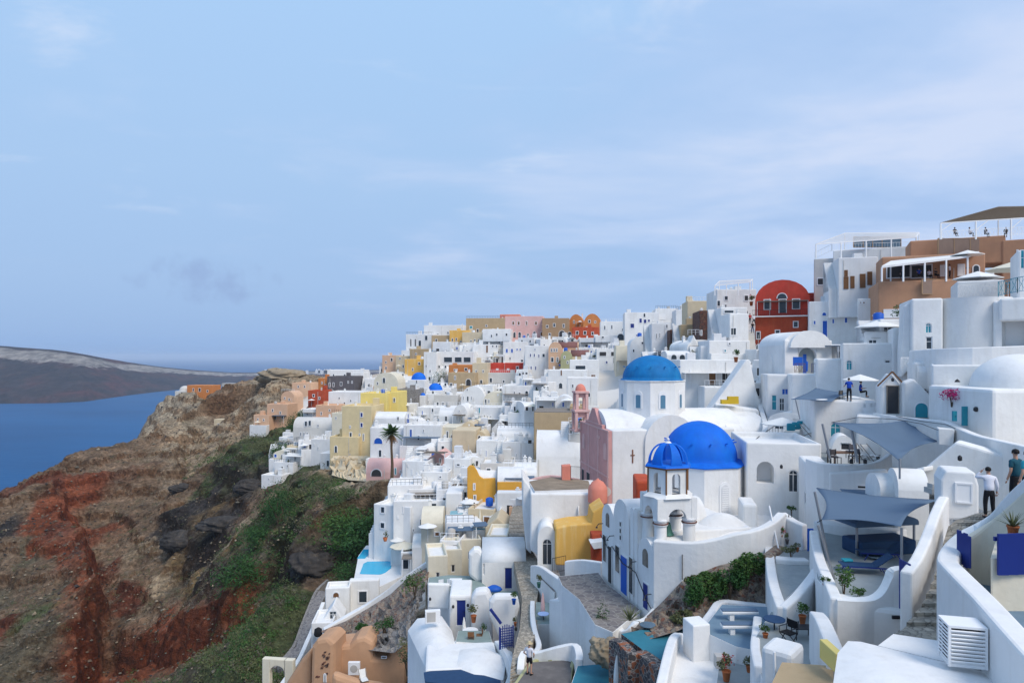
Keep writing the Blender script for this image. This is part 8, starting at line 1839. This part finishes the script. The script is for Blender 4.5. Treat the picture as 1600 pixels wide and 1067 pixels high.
NF = [fill(TOWN, 50, (4.2,6.0), (3.4,5.2), 1), fill(TOWN, 90, (3.0,4.4), (2.6,3.8), 2), fill(TOWN, 110, (2.0,3.2), (2.0,2.8), 3, 16000), fill(RIGHT, 20, (3.0,5.0), (2.4,3.4), 4), fill(SLOPE, 8, (3.5,5.5), (2.6,3.6), 5)]
bake_all()
rc_ = random.Random(8)
for (a_, b_, vt_, vb_, d_) in list(RECTS)[:]:
    if 84 < d_ < 240 and b_-a_ > 10 and a_ < 1060 and rc_.random() < .5: clutter(rc_, rc_.uniform(a_+3, b_-3), vb_, d_, None, (vb_-vt_)/F*d_)
print('fill', NF)
hill = build_terrain()
_hv = np.empty(len(hill.data.vertices)*3, 'f4'); hill.data.vertices.foreach_get('co', _hv); _hv = _hv.reshape(NA, NR, 3)
def hill_z(x, y):
    i = int(np.searchsorted(EA, math.atan2(x, y))); j = int(np.searchsorted(ER, math.log(math.hypot(x, y))))
    return float(_hv[max(0,min(NA-1,i)), max(0,min(NR-1,j)), 2])
# ---------------------------------------------------------------- trees, bushes, rocks
p = P(612, 746, 118); root = empty('palm_tree', p, 0, 'tall palm tree with a thin trunk and brown skirt of dead fronds', 'palm tree')
hp = (746-676)/F*118; q = MB(); q.tube([(0,0,-1.5),(.1,0,hp*.3),(-.05,0,hp*.65),(.0,0,hp)], [.32,.24,.20,.24], 8); q.build('trunk', 'trunk', root)
rnd = random.Random(4); fr = MB(); dead = MB()
def frond(mb, a, el, ln, droop, base, wd=.55, n=9):
    dr = Vector((math.cos(a)*math.cos(el), math.sin(a)*math.cos(el), math.sin(el))); sd = Vector((-math.sin(a), math.cos(a), 0)); prev = None
    for k in range(n):
        t_ = k/(n-1); c = base+dr*ln*t_-Vector((0,0,droop*ln*t_*t_))
        if prev is not None:
            for s in (-1,1):
                for j in range(3):
                    m_ = prev.lerp(c, (j+.5)/3); l_ = wd*math.sin(math.pi*min(.98,t_*.85+.12))*rnd.uniform(.8,1.1); tip = m_+sd*s*l_+dr*.25*l_-Vector((0,0,l_*.45)); w_ = dr*.07
                    mb.add([m_-w_, m_+w_, tip], [(0,1,2)])
        prev = c
for i in range(46): frond(fr, rnd.uniform(0,6.28), rnd.uniform(-.25,1.35), rnd.uniform(1.7,2.5), rnd.uniform(.25,.55), Vector((0,0,hp)))
for i in range(34): frond(dead, rnd.uniform(0,6.28), rnd.uniform(-1.3,-.6), rnd.uniform(1.0,2.2), .25, Vector((0,0,hp-.1)), .35, 6)
fr.build('crown', 'leaf', root); dead.build('dead_fronds', 'deadfrond', root)
big = [('broad dark green tree crown at the right end of the hillside bushes', 608,782,106,13,6.5,'leafd'),('dark green tree crown left of the broad one on the hillside', 568,792,106,12,6,'leafd'),('bright green shrub mass below the crumbling cliff wall', 535,802,110,9,5,'leaf'),
 ('bright bush on the slope between the palm foot and the black rock',548,838,106,7,4,'leaf'),('dark green bush low on the slope beside the swimming pool terrace',545,868,98,6,4,'leafd'),('spreading bush on the slope right of the large round tree',475,792,128,8,4,'leafo'),('bright green shrub strip down the gully below the large round tree',405,868,122,8,6,'leafd'),('lower green shrub strip in the gully beside the red cliff',375,925,112,9,6,'leafd'),
 ('large round dark green tree alone on the slope', 437,822,124,7.5,8,'leafd'),('smaller dark bush above the large round tree', 425,790,130,5,3.5,'leafd'),
 ('dark tree beside the peach houses on the cliff edge', 460,660,200,7.5,8,'leafd'),('dark tree above the peach parasol terrace', 474,624,232,7,4,'leafd'),
 ('green climbing shrub wall below the white veranda house', 688,592,205,6,8,'leaf'),('bush under the three stepped white houses', 484,724,158,8,3,'leafo'),('small round bush at the foot of the white buttress house', 508,722,152,4,3,'leafo'),
 ('olive bush on the slope below the peach houses', 414,688,190,8,4,'leafo'),('long green bush below the grey vaulted house', 445,690,182,9,5,'leaf'),('tamarisk-like bush near the long red house', 812,594,186,6,4,'leafd'),
 ('dark shrub in front of the narrow dark stone house', 1055,548,132,3,2,'leafd'),('low shrub beside the pink crooked house', 682,728,110,3,1.6,'leaf'),('green hedge on the roof left of centre', 770,560,214,5,2.4,'leafd'),
 ('round bright shrub on the stone bank beside the white ridge roof', 648,930,64,2.6,2.6,'leaf'),('dark shrub in the broken ground above the cave house', 600,990,62,2.2,1.6,'leafd'),('yellow green weeds right of the brown cave house', 636,1050,57,2.4,3,'leafo'),('small dark shrub on the stone bank above the cave yard', 566,990,64,1.6,1.0,'leafd')]
for i, (lb, u, v, d, w_, h_, c_) in enumerate(big): bush(lb, u, v, d, w_, h_, c_, int(2600 if w_ > 6 else 1300 if w_ > 3 else 700), max(.09, w_*.022 if w_ > 5 else w_*.035), 80+i, 'tree' if 'tree' in lb else 'bush', name='tree' if 'tree' in lb else 'bush')
for i, (lb, u, v, d, w_, h_) in enumerate([('large black rock face on the slope left of the swimming pool',488,870,104,7,5),('black rock crag in the middle of the brown slope',284,778,170,10,5),('dark rock crag right of the middle crag',355,785,160,13,3.5),('small black crag above the middle crag',283,730,212,7,3),('black rock outcrop under the long green bush',392,735,170,8,4)]):
    rock(lb, u, v, d, w_, h_, 'rock', 5+i, w_*.6)
rock('pale rock lump behind the lava mosaic wall', 946, 1018, 35, 1.6, 1.4, 'rockt', 33)
rock('pale jagged rock at the top of the headland', 436, 596, 305, 20, 6, 'rockt', 34, 12)
# low scrub over the wild slope: uncountable, one object
def scrub():
    rnd = random.Random(11); regs = [ # u, v centre, spread u, v, count, colours weight
     (350,715,55,28,90,1),(420,700,40,22,70,1),(470,700,28,20,50,1),(500,775,50,18,90,1),(560,790,50,22,110,0),(470,830,30,30,50,1),(400,860,40,40,80,0),(385,950,30,60,150,0),(440,920,30,40,150,1),(340,1030,60,35,170,1),(420,1010,30,45,170,1),(250,1030,60,30,80,1),
     (300,860,90,60,120,2),(200,800,90,50,110,2),(60,980,70,60,110,2),(230,740,80,40,80,2),(40,900,50,50,60,2),(330,660,60,30,60,2),(540,840,25,30,60,0),(530,890,25,25,60,0),(600,980,40,12,40,1),(300,900,60,40,60,2),(150,880,60,50,50,2)]
    groups = {'leafd': MB(), 'leafo': MB(), 'leafg': MB(), 'leaf': MB()}
    mats_ = list(groups); q = MB(); pos = []
    for (u0, v0, su, sv, n, kind) in regs:
        for _ in range(int(n*1.8)):
            u, v = rnd.gauss(u0, su*.6), rnd.gauss(v0, sv*.6); d = depth_at(u, v)
            if d is None or d > 330: continue
            pos.append((P(u, v, d), kind, d))
    xs = np.array([p[0].x for p in pos]); ys = np.array([p[0].y for p in pos])
    for (p, kind, d) in pos:
        s = rnd.uniform(.4, 1.4)*(.6+d/200)*(.6 if kind == 2 else .85); k = rnd.random()
        mi = (0 if k < .55 else 3 if k < .8 else 1) if kind == 0 else (1 if k < .45 else 3 if k < .7 else 0 if k < .85 else 2) if kind == 1 else (2 if k < .6 else 1)
        m_ = int(26 if kind == 2 else 42); c0 = Vector((p.x, p.y, p.z+.15*s))
        # seat on the real displaced ground
        g_ = hill_z(p.x, p.y); c0.z = g_+.1*s
        for _ in range(m_):
            a = Vector((rnd.gauss(0,.42), rnd.gauss(0,.42), abs(rnd.gauss(0,.36))))*s; c = c0+a; l = .16*s*rnd.uniform(.6,1.4)
            d1 = Vector((rnd.gauss(0,1), rnd.gauss(0,1), rnd.gauss(0,1))).normalized()*l; d2 = Vector((rnd.gauss(0,1), rnd.gauss(0,1), rnd.gauss(0,1))).normalized()*l*.7
            o = len(q.v); q.v += [tuple(c-d1), tuple(c+d2), tuple(c+d1)]; q.f.append((o,o+1,o+2)); q.m.append(mi); q.s.append(False)
    tag(q.build('scrub', mats_), kind='stuff')
def scree():
    """loose stones over the wild slope: uncountable, one object"""
    rnd = random.Random(21); q = MB(); mm = ['rockt','rock','leafg','grey',mat('brown_stone', (.17,.12,.08), var=.4)]
    for _ in range(4200):
        u, v = rnd.uniform(-20, 560), rnd.uniform(600, 1067); 
        if inside(u, v, TOWN) or (u > 430 and v > 880): continue
        d = depth_at(u, v)
        if d is None or d > 340: continue
        x, y = (u-CX)/F*d, d; z = hill_z(x, y); s = rnd.uniform(.10,.36)*(.5+d/190)*(1.7 if rnd.random() < .05 else 1)
        vs = []
        for dx, dy, dz in ((-1,0,0),(0,-1,0),(1,0,0),(0,1,0),(0,0,1),(0,0,-1)):
            vs.append((x+dx*s*rnd.uniform(.5,1.2), y+dy*s*rnd.uniform(.5,1.2), z+dz*s*.7*rnd.uniform(.5,1.1)))
        q.add(vs, [(0,1,4),(1,2,4),(2,3,4),(3,0,4),(1,0,5),(2,1,5),(3,2,5),(0,3,5)], rnd.choice([0,1,1,2,2,4,4,4]))
    tag(q.build('scree', mm), kind='stuff')
scree()
scrub()
# ---------------------------------------------------------------- haze: a closed box of thin air round everything
q = MB(); q.box(-30000, 30000, -30000, 30000, SEA-1, 48)
m = bpy.data.materials.new('haze_air'); m.use_nodes = True; t = m.node_tree; t.nodes.clear()
pv = N(t, 'ShaderNodeVolumePrincipled'); pv.inputs['Color'].default_value = (.90,.95,1.0,1); pv.inputs['Density'].default_value = 0.00009; pv.inputs['Anisotropy'].default_value = .2
mo = N(t, 'ShaderNodeOutputMaterial'); L(t, pv.outputs[0], mo.inputs['Volume'])
tag(q.build('haze', m), kind='stuff')
finish_labels()
